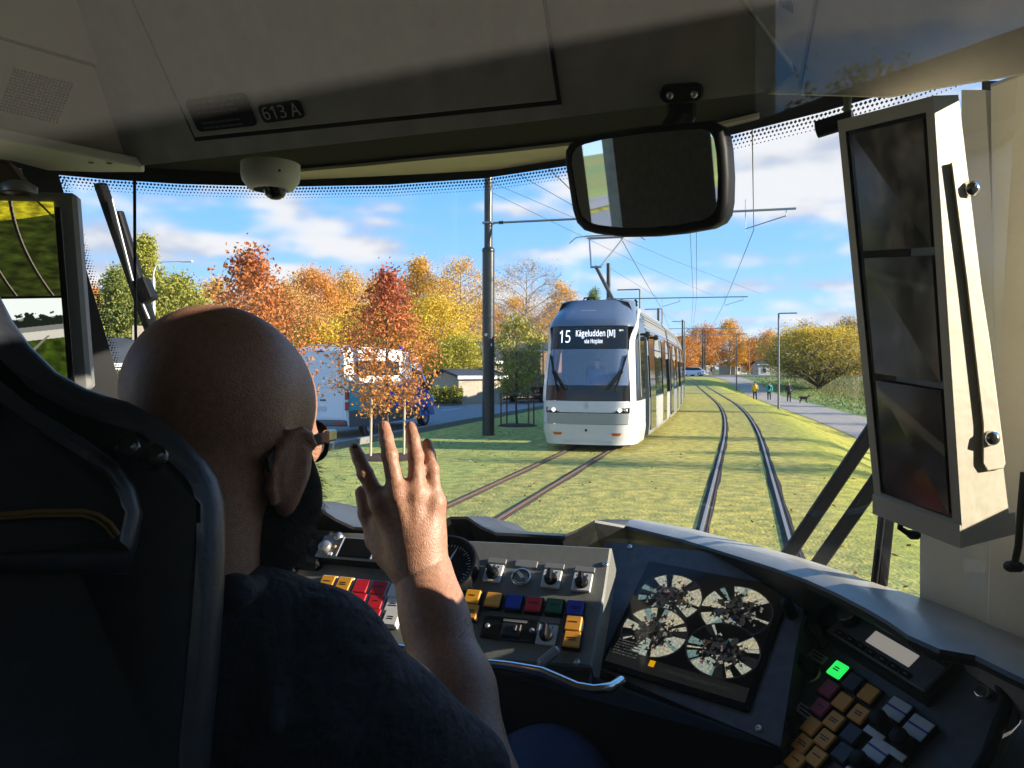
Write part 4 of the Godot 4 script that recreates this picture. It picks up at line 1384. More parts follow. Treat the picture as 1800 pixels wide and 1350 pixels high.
	ob("cargo_box", MB.new().bx(Vector3(0, 2.15, 0), Vector3(2.45, 2.3, 6.4), .04), M.wood_brown, k)
	ob("chassis", MB.new().bx(Vector3(0, .82, -.6), Vector3(1.0, .25, 7.6), .02), M.bumper, k)
	ob("cab", hull(MB.new(), [[-3.35, .5, 2.6, 1.15, 1.05, .15], [-4.6, .5, 2.55, 1.15, 1.05, .2], [-4.95, .5, 1.5, 1.12, 1.05, .15]], 5), M.white_paint, k)
	ob("bumper", MB.new().bx(Vector3(0, .55, 3.1), Vector3(2.3, .16, .12), .03), M.bumper, k)
	for s in [-1.0, 1.0]:
		ob("tail_lamp", MB.new().bx(Vector3(s * .95, .78, 3.16), Vector3(.34, .14, .06), .01), M.tail_red, k)
		wheel(k, Vector3(s * 1.12, .48, 1.8), .48, .3, s)
		wheel(k, Vector3(s * 1.12, .48, -3.9), .48, .3, s)
	# parked cars far ahead
	var car := thing("parked_car", "white car parked far ahead beside the far mast", "car", "cars parked far ahead", Transform3D(Basis(Vector3.UP, 1.1), ground_px(1217, 128, .93)))
	ob("body", hull(MB.new(), [[2.1, .3, .85, .82, .78, .1], [1.9, .25, 1.0, .88, .82, .12], [-1.4, .25, .95, .88, .82, .12], [-2.0, .28, .75, .84, .72, .15], [-2.15, .34, .6, .74, .66, .1]]), M.white_paint, car)
	ob("cabin", hull(MB.new(), [[1.75, .9, .98, .78, .7, .04], [1.2, .9, 1.42, .78, .62, .12], [-.2, .9, 1.46, .8, .62, .12], [-1.1, .9, 1.0, .8, .72, .05]]), M.car_glass, car)
	ob("roof", hull(MB.new(), [[1.25, 1.38, 1.44, .64, .60, .03], [-.3, 1.42, 1.49, .64, .60, .03]]), M.white_paint, car)
	for s in [-1.0, 1.0]:
		wheel(car, Vector3(s * .88, .31, 1.35), .31, .2, s)
		wheel(car, Vector3(s * .88, .31, -1.35), .31, .2, s)
		ob("tail_lamp", MB.new().bx(Vector3(s * .68, .82, 2.06), Vector3(.3, .16, .1), .02), M.tail_red, car)
	var c2 := copy(car, "dark car beside the white one, nearer the tram's tail")
	c2.transform = Transform3D(Basis(Vector3.UP, 1.2), ground_px(1203, 130, .93))
	(c2.get_node("body") as MeshInstance3D).material_override = M.tram_roof
	(c2.get_node("roof") as MeshInstance3D).material_override = M.tram_roof

# ---------------------------------------------------------------- the oncoming tram
func tram() -> void:
	# the skin of its nose as a function of a run s round the front (0 = middle, + = its left flank, our right) and height y
	var hw := func(y: float) -> float:
		if y < .5: return 1.10 + .2 * y
		return 1.20 - .10 * ss(1.2, 3.1, y) - .16 * ss(3.0, 3.75, y)
	var back := func(y: float) -> float:
		return .06 * ss(.75, .15, y) + .30 * pow(ss(1.0, 3.1, y), 1.25) + .85 * pow(ss(2.95, 3.75, y), 1.6)
	var uw := func(u: float, w: float) -> Vector3:
		# u across (right), w behind the nose, bent along the track
		return tk(u - 3.57 + off(18.2 + w) - off(18.2), 18.2 + w, 0)
	var at := func(s: float, y: float, out: float) -> Vector3:
		var h: float = hw.call(y)
		var r := .52
		var flat := h - r
		var run := r * PI / 2
		var sg := signf(s)
		var a := absf(s)
		var p: Vector2
		var nrm: Vector2
		if a <= flat:
			p = Vector2(a, -.035 * (1.0 - pow(a / flat, 2.0)))
			nrm = Vector2(.0, -1)
		elif a <= flat + run:
			var q := (a - flat) / r
			p = Vector2(flat + r * sin(q), r * 1.25 * (1 - cos(q)))
			nrm = Vector2(sin(q), -cos(q))
		else:
			p = Vector2(h, r * 1.25 + a - flat - run)
			nrm = Vector2(1, 0)
		p += nrm * out
		var v: Vector3 = uw.call(sg * p.x, p.y + back.call(y))
		v.y = y
		return v
	var t := thing("tram", "oncoming white and silver tram with route 15 on its dark front", "tram")
	# a patch of skin: rows [y, s_left, s_right]
	var patch := func(called: String, rows: Array, out: float, m: Material, parent: Node, n := 14) -> MeshInstance3D:
		var b := MB.new()
		var g := []
		for r in rows:
			var row := []
			for i in n + 1: row.append(at.call(lerpf(r[1], r[2], float(i) / n), r[0], out))
			g.append(row)
		b.loft(g)
		# an edge that gives the panel its thickness
		for e in [0, g.size() - 1]:
			for i in n:
				var y: float = rows[e][0]
				var s0 := lerpf(rows[e][1], rows[e][2], float(i) / n)
				var s1 := lerpf(rows[e][1], rows[e][2], float(i + 1) / n)
				b.quad(g[e][i], g[e][i + 1], at.call(s1, y, out - .03), at.call(s0, y, out - .03))
		for i in rows.size() - 1:
			for e in [[0, 1], [n, 2]]:
				b.quad(g[i][e[0]], g[i + 1][e[0]], at.call(rows[i + 1][e[1]], rows[i + 1][0], out - .03), at.call(rows[i][e[1]], rows[i][0], out - .03))
		return ob(called, b, m, parent)
	# nose
	var lev := func(y0: float, y1: float, s0: float, s1: float, n := 5) -> Array:
		var o := []
		for i in n + 1: o.append([lerpf(y0, y1, float(i) / n), s0, s1])
		return o
	var CAB := 2.65
	patch.call("front_skirt", lev.call(.17, .66, -CAB, CAB), 0.0, M.tram_white, t, 44)
	patch.call("bumper_band", [[.68, -1.0, 1.0], [.80, -1.02, 1.02], [.93, -1.02, 1.02]], .012, M.silver_paint, t, 26)
	patch.call("front_panel", lev.call(.67, 1.22, -CAB, CAB), -.004, M.tram_white, t, 44)
	patch.call("bonnet", [[.95, -.62, .62], [1.0, -.9, .9], [1.08, -1.04, 1.04], [1.205, -1.06, 1.06]], .018, M.tram_white, t, 26)
	patch.call("light_band", [[.93, -1.05, 1.05], [1.075, -1.05, 1.05]], .004, M.gloss_black, t, 26)
	for s in [-1.0, 1.0]:
		var hl: MeshInstance3D = patch.call("headlight", [[.945, s * .72, s * 1.04], [1.06, s * .66, s * 1.04]], .012, M.gloss_black, t, 5)
		for x in [.80, .94]:
			var c: Vector3 = at.call(s * x, 1.005, .03)
			ob("lamp_lens", MB.new().lathe(looking(c, at.call(s * x, 1.0, .2) - at.call(s * x, 1.0, 0)), [Vector2(.042, -.02), Vector2(.042, .0), Vector2(.03, .012), Vector2(0, .016)], 14), M.headlight if x < .9 else M.steel, hl)
		patch.call("turn_signal", [[.40, s * .62, s * .80], [.46, s * .60, s * .84]], .012, M.orange_lens, t, 4)
		patch.call("skirt_crease", [[.26, s * .1, s * .60], [.285, s * .1, s * .60]], .012, M.label_white, t, 6)
	patch.call("centre_crease", [[.26, -.62, .62], [.29, -.62, .62]], .016, M.tram_white, t, 10)
	var tow: Vector3 = at.call(0.0, .52, .012)
	ob("towing_eye", MB.new().lathe(looking(tow, at.call(0.0, .52, 1.0) - tow), [Vector2(.03, 0), Vector2(.03, .01), Vector2(0, .012)], 12), M.black, t)
	# windscreen in its black surround, the sign above it
	patch.call("screen_surround", [[1.235, -1.06, 1.06], [1.45, -1.055, 1.055], [1.62, -1.05, 1.05]], .006, M.gloss_black, t, 26)
	patch.call("sign_band", [[2.46, -.98, .98], [2.75, -.97, .97], [3.02, -.96, .96]], .006, M.gloss_black, t, 26)
	for s in [-1.0, 1.0]:
		patch.call("screen_border", [[1.62, s * .99, s * 1.05], [2.0, s * .98, s * 1.03], [2.46, s * .94, s * .99]], .006, M.gloss_black, t, 3)
	patch.call("windscreen", [[1.60, -1.0, 1.0], [1.8, -1.0, 1.0], [2.0, -.99, .99], [2.2, -.98, .98], [2.47, -.95, .95]], .012, M.tram_screen, t, 26)
	# behind it: a cab back coloured pale blue for the sky reflection, a desk
	var inside := Transform3D(Basis(Vector3.UP, -atan2(SN, CT)), uw.call(0, 0))
	ob("cab_back", MB.new().bx(Vector3(0, 2.1, -1.75), Vector3(2.0, 1.9, .04)), M.tram_reflected_sky, t).transform = inside
	ob("cab_floor", MB.new().bx(Vector3(0, 1.3, -1.0), Vector3(2.0, .04, 1.5)), M.soft_black, t).transform = inside
	ob("cab_seat", MB.new().bx(Vector3(0, 1.7, -1.25), Vector3(.5, .75, .12), .05), M.soft_black, t).transform = inside
	var sg: MeshInstance3D = patch.call("destination_sign", [[2.50, -.92, .92], [2.98, -.9, .9]], .014, M.gloss_black, t, 20)
	var face := func(s: float, y: float, out: float) -> Transform3D:
		var p: Vector3 = at.call(s, y, out)
		var ex: Vector3 = (at.call(s + .02, y, out) - at.call(s - .02, y, out)).normalized()
		var ey: Vector3 = (at.call(s, y + .02, out) - at.call(s, y - .02, out)).normalized()
		return Transform3D(Basis(ex, ey, ex.cross(ey)).orthonormalized(), p)
	var tall := Transform3D(Basis().scaled(Vector3(.92, 1.35, 1)), Vector3.ZERO)
	words("15", .30, face.call(-.58, 2.77, .030) * tall, M.led, sg, "route_number")
	words("Kägeludden [M]", .150, face.call(.18, 2.85, .024) * tall, M.led, sg, "destination")
	words("via Hoplax", .105, face.call(.14, 2.66, .024) * tall, M.led, sg, "via_line")
	patch.call("sign_clock", [[2.90, .74, .84], [2.94, .74, .84]], .018, M.label_white, sg, 2)
	# the driver's bust behind the pane, seen dimly
	var em := thing("person", "person in blue uniform at the controls of the oncoming tram", "person", "", Transform3D(Basis(Vector3.UP, PI - atan2(SN, CT)), uw.call(.12, .85)))
	put("body", nets([ell(Vector3(0, 2.13, 0), Vector3(.075, .11, .09), .02), limb(Vector3(0, 2.03, .02), Vector3(0, 1.93, .03), .055, .06, .03), ell(Vector3(0, 2.11, -.095), Vector3(.014, .022, .02), .015)], .02), M.skin_far, em)
	put("jacket", nets([limb(Vector3(-.17, 1.88, .03), Vector3(.17, 1.88, .03), .075, .075, .05), limb(Vector3(0, 1.86, .03), Vector3(0, 1.60, .04), .15, .16, .06), limb(Vector3(-.2, 1.86, .03), Vector3(-.25, 1.6, -.02), .055, .05, .04), limb(Vector3(.2, 1.86, .03), Vector3(.25, 1.6, -.02), .055, .05, .04)], .025), M.blue_cloth, em)
	put("hair", nets([ell(Vector3(0, 2.2, .02), Vector3(.08, .06, .095), .02)], .018), M.beard, em)
	# roof front and roof
	patch.call("roof_front", [[3.03, -1.35, 1.35], [3.1, -1.35, 1.35], [3.25, -1.3, 1.3], [3.42, -1.3, 1.3], [3.6, -1.3, 1.3], [3.74, -1.2, 1.2]], .0, M.tram_roof, t, 30)
	patch.call("roof_brow", [[3.04, -.98, .98], [3.12, -.96, .96], [3.2, -.9, .9]], .03, M.tram_roof, t, 24)
	patch.call("roof_intake", [[3.42, -.28, .1], [3.45, -.28, .1]], .012, M.label_grey, t, 4)
	# white A pillars arching into the roof
	for s in [-1.0, 1.0]:
		var g := []
		for i in 15:
			var q := i / 14.0
			var y := lerpf(1.2, 3.05, minf(q * 1.25, 1.0))
			var s0 := lerpf(1.06, .97, q)
			if q > .8: y = lerpf(3.05, 3.56, (q - .8) / .2)
			var lift := pow(maxf(0.0, (q - .62) / .38), 1.7)
			g.append([y, s * (s0 + lift * .75), s * (s0 + .17 + lift * 1.0)])
		patch.call("pillar", g, .022, M.tram_white, t, 5)
		# cab side window, black
		patch.call("cab_side_window", [[1.24, s * 1.24, s * CAB], [1.9, s * 1.22, s * CAB], [2.6, s * 1.20, s * CAB], [3.05, s * 1.30, s * CAB], [3.3, s * 1.8, s * CAB]], .004, M.tram_glass, t, 10)
		patch.call("cab_side_pillar", [[1.3, s * 1.62, s * 1.72], [2.9, s * 1.60, s * 1.70]], .012, M.label_grey, t, 2)
	# wipers
	for s in [-1.0, 1.0]:
		var root: Vector3 = at.call(s * .48, 1.50, .05)
		ob("wiper", MB.new().tube([root, at.call(s * .80, 1.95, .06)], .024, 6).tube([at.call(s * .54, 1.50, .05), at.call(s * .85, 1.93, .06)], .018, 6).tube([at.call(s * .70, 1.46, .055), at.call(s * .92, 2.32, .055)], .024, 6), M.soft_black, t)
	# the maker's round emblem: a ring and a winged arrow of three strokes
	var em0: Transform3D = face.call(.02, 1.13, .026)
	var eb := ob("emblem", MB.new().lathe(Transform3D(em0.basis * Basis(Vector3.RIGHT, PI / 2), em0.origin), [Vector2(.062, 0), Vector2(.062, .008), Vector2(.072, .008), Vector2(.072, 0)], 24), M.steel, t)
	for q in [[.0, .022, .05, -.3], [-.005, .0, .06, -.3], [.0, -.024, .045, -.3]]:
		ob("emblem_stroke", MB.new().box(em0 * Transform3D(Basis(Vector3.BACK, q[3]), Vector3(q[0], q[1], .004)), Vector3(q[2], .010, .008), .002), M.steel, eb)
	# body modules behind the nose; only our right flank and the roof are in view
	var mods := [[2.66, 9.6], [10.2, 17.6], [18.2, 27.0], [27.6, 36.0]]
	var rim := func(w: float) -> Array:
		var row := []
		for q in [[-1.17, .22], [-1.2, .5], [-1.2, 1.2], [-1.12, 2.9], [-1.03, 3.3], [-.85, 3.68], [-.5, 3.76], [.5, 3.76], [.85, 3.68], [1.03, 3.3], [1.12, 2.9], [1.2, 1.2], [1.2, .5], [1.17, .22]]:
			var v: Vector3 = uw.call(q[0], w)
			v.y = q[1]
			row.append(v)
		return row
	var flank := func(called: String, w0: float, w1: float, ya: float, yb: float, out: float, m: Material, parent: Node) -> MeshInstance3D:
		var b := MB.new()
		for sd in [1.0]:
			var rows := []
			var n := int(maxf(1, (w1 - w0) / 1.5))
			for yi in 4:
				var y := lerpf(ya, yb, yi / 3.0)
				var x := 1.20 - .08 * ss(1.2, 2.9, y) - .09 * ss(2.9, 3.3, y) - .18 * ss(3.3, 3.68, y) + out
				var row := []
				for i in n + 1:
					var v: Vector3 = uw.call(sd * x, lerpf(w0, w1, float(i) / n))
					v.y = y
					row.append(v)
				rows.append(row)
			b.loft(rows)
			var inn := []
			for i in rows.size():
				inn.append([rows[i][0], rows[i][0] + (uw.call(0, w0) - uw.call(.04, w0)), ])
				b.quad(rows[i][0], rows[i][-1], rows[i][-1] + (uw.call(0, w0) - uw.call(.04, w0)), rows[i][0] + (uw.call(0, w0) - uw.call(.04, w0)))
			b.loft(inn)
			var inn2 := []
			for i in rows.size(): inn2.append([rows[i][-1], rows[i][-1] + (uw.call(0, w0) - uw.call(.04, w0))])
			b.loft(inn2)
		return ob(called, b, m, parent)
	for i in mods.size():
		var a: float = mods[i][0]
		var b: float = mods[i][1]
		var rows := []
		var w := a
		while w < b - .2:
			rows.append(rim.call(w))
			w += 1.4
		rows.append(rim.call(b))
		var mo := ob("body_module", MB.new().loft(rows, true, false).cap(rows[0]).cap(rows[-1]), M.silver_paint, t)
		flank.call("window_band", a + .06, b - .06, 1.22, 2.98, .006, M.tram_glass, mo)
		flank.call("cornice", a + .06, b - .06, 3.02, 3.10, .012, M.tram_roof, mo)
		for y in [3.16, 3.25, 3.34, 3.43, 3.52]:
			flank.call("louvre", a + .1, b - .1, y, y + .055, .02, M.label_grey, mo)
		var d := a + .25
		var door := true
		while d < b - 1.0:
			if door:
				for q in [0.0, .66]:
					var dr := flank.call("door_leaf", d + q, d + q + .64, .34, 2.86, .022, M.tram_door, mo) as MeshInstance3D
				d += 1.45
			else:
				var e := minf(d + 2.3, b - .1)
				flank.call("lower_panel", d, e, .32, 1.18, .014, M.tram_white if i == 0 else M.silver_paint, mo)
				flank.call("window_frame", d, d + .05, 1.22, 2.9, .018, M.black, mo)
				flank.call("window_frame", e - .05, e, 1.22, 2.9, .018, M.black, mo)
				flank.call("toplight_bar", d, e, 2.52, 2.55, .016, M.black, mo)
				d = e + .08
			door = not door
		if i < mods.size() - 1:
			var jr := []
			for wj in [b - .02, b + .15, b + .45, b + .62]:
				var row := []
				for v in rim.call(wj): row.append((v as Vector3).lerp((uw.call(0, wj) as Vector3) + Vector3(0, 1.9, 0), .05))
				jr.append(row)
			ob("gangway_bellows", MB.new().loft(jr, true, false), M.rubber, t)
	# cab flank between nose and first module is skinned by the nose; cap its roof
	var cr := []
	for w in [1.15, 1.6, 2.2, 2.7]:
		var row := []
		for q in [[-1.1, 2.95], [-1.03, 3.3], [-.85, 3.68], [-.5, 3.755], [.5, 3.755], [.85, 3.68], [1.03, 3.3], [1.1, 2.95]]:
			var v: Vector3 = uw.call(q[0], w)
			v.y = q[1] - .01
			row.append(v)
		cr.append(row)
	ob("cab_roof", MB.new().loft(cr, false, false), M.tram_roof, t)
	# camera pods on the flank
	for q in [[1.35, 2.86], [3.4, 2.86]]:
		var v: Vector3 = uw.call(1.22, q[0])
		v.y = q[1]
		ob("mirror_camera", MB.new().lathe(looking(v, tk(1, 0)), [Vector2(.03, -.1), Vector2(.035, .02), Vector2(.075, .04), Vector2(.075, .10), Vector2(.05, .14), Vector2(0, .15)], 14), M.gloss_black, t)
	# underside
	ob("bogie", MB.new().box(Transform3D(Basis(Vector3.UP, -atan2(SN, CT)), uw.call(0, 3.2) + Vector3(0, .2, 0)), Vector3(1.9, .26, 4.6), .05), M.soft_black, t)
	# pantograph and roof gear
	var pn := ob("pantograph", MB.new().tube([uw.call(.05, 4.3) + Vector3(0, 3.85, 0), uw.call(.0, 1.3) + Vector3(0, 4.60, 0)], [.06, .045], 8), M.mast, t)
	var kn: Vector3 = uw.call(.0, 1.3) + Vector3(0, 4.60, 0)
	var tp: Vector3 = uw.call(0, 2.9) + Vector3(0, 5.60, 0)
	var rt := tk(1, 0).normalized()
	for s in [-1.0, 1.0]:
		ob("upper_arm", MB.new().tube([kn + rt * s * .12, tp + rt * s * .48], [.028, .022], 7), M.galv, pn)
		ob("horn", MB.new().tube([tp + rt * s * .55 + Vector3(0, .08, 0), tp + rt * s * .85 + Vector3(0, .06, 0), tp + rt * s * 1.05 + Vector3(0, -.1, 0)], .016, 6), M.galv, pn)
	ob("contact_strip", MB.new().tube([tp - rt * .6 + Vector3(0, .08, 0), tp + rt * .6 + Vector3(0, .08, 0)], .022, 6).tube([tp - rt * .6 + Vector3(0, .08, 0) + tk(0, .3), tp + rt * .6 + Vector3(0, .08, 0) + tk(0, .3)], .022, 6), M.galv, pn)
	ob("cross_bar", MB.new().tube([kn - rt * .14, kn + rt * .14], .03, 6).tube([tp - rt * .48, tp + rt * .48], .02, 6), M.galv, pn)
	for q in [[-.6, 3.4, .28], [-.25, 4.0, .18], [.3, 3.7, .22], [.62, 4.3, .26]]:
		var v: Vector3 = uw.call(q[0], q[1]) + Vector3(0, 3.76, 0)
		ob("roof_insulator", MB.new().lathe(Transform3D(Basis(), v), [Vector2(.07, 0), Vector2(.04, .05), Vector2(.07, .09), Vector2(.04, .14), Vector2(.07, .18), Vector2(.02, q[2])], 10), M.rubber, t)
	ob("roof_cable", MB.new().tube([uw.call(-.75, 3.2) + Vector3(0, 3.72, 0), uw.call(-.7, 3.3) + Vector3(0, 4.0, 0), uw.call(-.45, 3.5) + Vector3(0, 4.03, 0), uw.call(-.35, 3.7) + Vector3(0, 3.76, 0)], .025, 6), M.rubber, t)

# ---------------------------------------------------------------- people on the path
func walkers() -> void:
	var figure := func(label: String, at: Vector3, yaw: float, coat: Material, legs: Material, long_hair: bool, pack: Material) -> void:
		var t := thing("person", label, "person", "people walking on the path", Transform3D(Basis(Vector3.UP, yaw), at))
		put("body", nets([ell(Vector3(0, 1.63, -.01), Vector3(.075, .115, .095), .02), limb(Vector3(0, 1.55, .01), Vector3(0, 1.42, .01), .05, .06, .03), limb(Vector3(-.25, .92, -.06), Vector3(-.25, .78, -.10), .035, .04, .02), limb(Vector3(.25, .92, .08), Vector3(.25, .78, .06), .035, .04, .02), limb(Vector3(-.25, .92, -.06), Vector3(0, 1.42, 0), .03, .04, .02), limb(Vector3(.25, .92, .08), Vector3(0, 1.42, 0), .03, .04, .02)], .022), M.skin_far, t)
		put("jacket", nets([limb(Vector3(-.14, 1.38, 0), Vector3(.14, 1.38, 0), .09, .09, .05), limb(Vector3(0, 1.35, 0), Vector3(0, .92, 0), .16, .17, .06), limb(Vector3(-.2, 1.38, 0), Vector3(-.26, 1.12, .02), .07, .06, .04), limb(Vector3(-.26, 1.12, .02), Vector3(-.25, .9, -.06), .06, .05, .03), limb(Vector3(.2, 1.38, 0), Vector3(.26, 1.12, .02), .07, .06, .04), limb(Vector3(.26, 1.12, .02), Vector3(.25, .9, .08), .06, .05, .03)], .025), coat, t)
		put("trousers", nets([limb(Vector3(-.08, .95, 0), Vector3(-.1, .5, -.10), .10, .075, .04), limb(Vector3(-.1, .5, -.10), Vector3(-.1, .08, -.08), .075, .055, .03), limb(Vector3(.08, .95, 0), Vector3(.1, .5, .03), .10, .075, .04), limb(Vector3(.1, .5, .03), Vector3(.1, .10, .24), .075, .055, .03), limb(Vector3(-.1, .05, -.06), Vector3(-.1, .04, -.2), .05, .04, .02), limb(Vector3(.1, .07, .24), Vector3(.1, .04, .12), .05, .04, .02)], .025), legs, t)
		put("hair", nets([ell(Vector3(0, 1.69, .03), Vector3(.085, .08, .10), .02)] + ([limb(Vector3(0, 1.66, .08), Vector3(0, 1.42, .12), .07, .06, .03)] if long_hair else []), .022), M.beard, t)
		if pack: put("backpack", nets([ell(Vector3(0, 1.22, .2), Vector3(.14, .22, .10), .03)], .025), pack, t)
	figure.call("person in yellow jacket and dark trousers walking away on the path", px(1327, 702, 75.5) * Vector3(1, 0, 1) + Vector3(0, -.96, 0), -.1, M.jacket_yellow, M.dark_cloth, false, null)
	figure.call("person in teal jacket with a dark backpack walking on the path", px(1352, 703, 75.0) * Vector3(1, 0, 1) + Vector3(0, -.97, 0), -.25, M.jacket_teal, M.dark_cloth, false, M.dark_cloth)
	figure.call("long-haired person in dark clothes walking towards us with a dog", px(1387, 707, 71.0) * Vector3(1, 0, 1) + Vector3(0, -.98, 0), PI - .2, M.dark_cloth, M.dark_cloth, true, null)
	var d := thing("dog", "small brown dog on the grass edge beside the dark-clothed person", "dog", "", Transform3D(Basis(Vector3.UP, -1.9), px(1413, 709, 69.0) * Vector3(1, 0, 1) + Vector3(0, -1.0, 0)))
	put("body", nets([limb(Vector3(0, .44, -.22), Vector3(0, .47, .26), .14, .11, .05), limb(Vector3(0, .5, -.26), Vector3(0, .62, -.40), .08, .065, .04), ell(Vector3(0, .66, -.45), Vector3(.07, .07, .09), .03), limb(Vector3(0, .64, -.5), Vector3(0, .61, -.6), .045, .03, .02), limb(Vector3(-.06, .70, -.42), Vector3(-.09, .60, -.40), .03, .015, .01), limb(Vector3(.06, .70, -.42), Vector3(.09, .60, -.40), .03, .015, .01), limb(Vector3(-.08, .4, -.2), Vector3(-.08, .22, -.17), .055, .035, .03), limb(Vector3(-.08, .22, -.17), Vector3(-.08, .03, -.24), .035, .03, .02), limb(Vector3(.08, .4, -.2), Vector3(.08, .2, -.26), .055, .035, .03), limb(Vector3(.08, .2, -.26), Vector3(.08, .03, -.3), .035, .03, .02), limb(Vector3(-.08, .42, .24), Vector3(-.08, .26, .18), .07, .04, .03), limb(Vector3(-.08, .26, .18), Vector3(-.08, .16, .3), .035, .03, .02), limb(Vector3(-.08, .16, .3), Vector3(-.08, .03, .26), .03, .028, .02), limb(Vector3(.08, .42, .24), Vector3(.08, .26, .24), .07, .04, .03), limb(Vector3(.08, .26, .24), Vector3(.08, .16, .36), .035, .03, .02), limb(Vector3(.08, .16, .36), Vector3(.08, .03, .33), .03, .028, .02), limb(Vector3(0, .52, .3), Vector3(0, .7, .46), .035, .02, .02)], .022), M.dog_brown, d)

# ================================================================ our own cab
func quad_frame(tl: Vector3, tr: Vector3, bl: Vector3) -> Transform3D:
	var ex := (tr - tl).normalized()
	var ey := (tl - bl)
	ey = (ey - ex * ey.dot(ex)).normalized()
	return Transform3D(Basis(ex, ey, ex.cross(ey)), (tr + bl) * .5)

func outline(pts: Array, p: Plane, push := 0.0) -> Array:
	var out := []
	for q in pts: out.append(hit(q[0], q[1], p) + p.normal * push)
	return out

func flip(p: Plane) -> Plane:
	# a plane whose normal faces the cab's inside
	return p if p.normal.dot(EYE) - p.d > 0.0 else Plane(-p.normal, -p.d)

func pillow(pts: Array, back: Vector3, r: float, depth: float) -> MB:
	# an upholstered slab: its outline swells round from the front to the sides
	var n := pts.size()
	var z := back.normalized()
	var ex: Vector3 = ((pts[1] as Vector3) - pts[0])
	ex = (ex - z * ex.dot(z)).normalized()
	var ey := z.cross(ex)
	var two := PackedVector2Array()
	for p in pts: two.append(Vector2((p - pts[0]).dot(ex), (p - pts[0]).dot(ey)))
	var sgn := 1.0 if Geometry2D.is_polygon_clockwise(two) else -1.0
	var nrm := []
	for i in n:
		var d := (two[(i + 1) % n] - two[(i + n - 1) % n]).normalized()
		nrm.append((ex * d.y - ey * d.x) * -sgn)
	var rows := []
	for k in 7:
		var a := PI / 2 * k / 6.0
		var row := []
		for i in n: row.append((pts[i] as Vector3) - (nrm[i] as Vector3) * r * (1 - sin(a)) + z * r * (1 - cos(a)))
		rows.append(row)
	var last := []
	for i in n: last.append((pts[i] as Vector3) + z * depth)
	rows.append(last)
	var b := MB.new()
	b.loft(rows, true, true)
	var flat := PackedVector2Array()
	for p in rows[0]: flat.append(Vector2((p - pts[0]).dot(ex), (p - pts[0]).dot(ey)))
	b.smooth(true)
	var idx := Geometry2D.triangulate_polygon(flat)
	for i in range(0, idx.size(), 3): b.tri(rows[0][idx[i]], rows[0][idx[i + 1]], rows[0][idx[i + 2]])
	b.smooth(false)
	return b

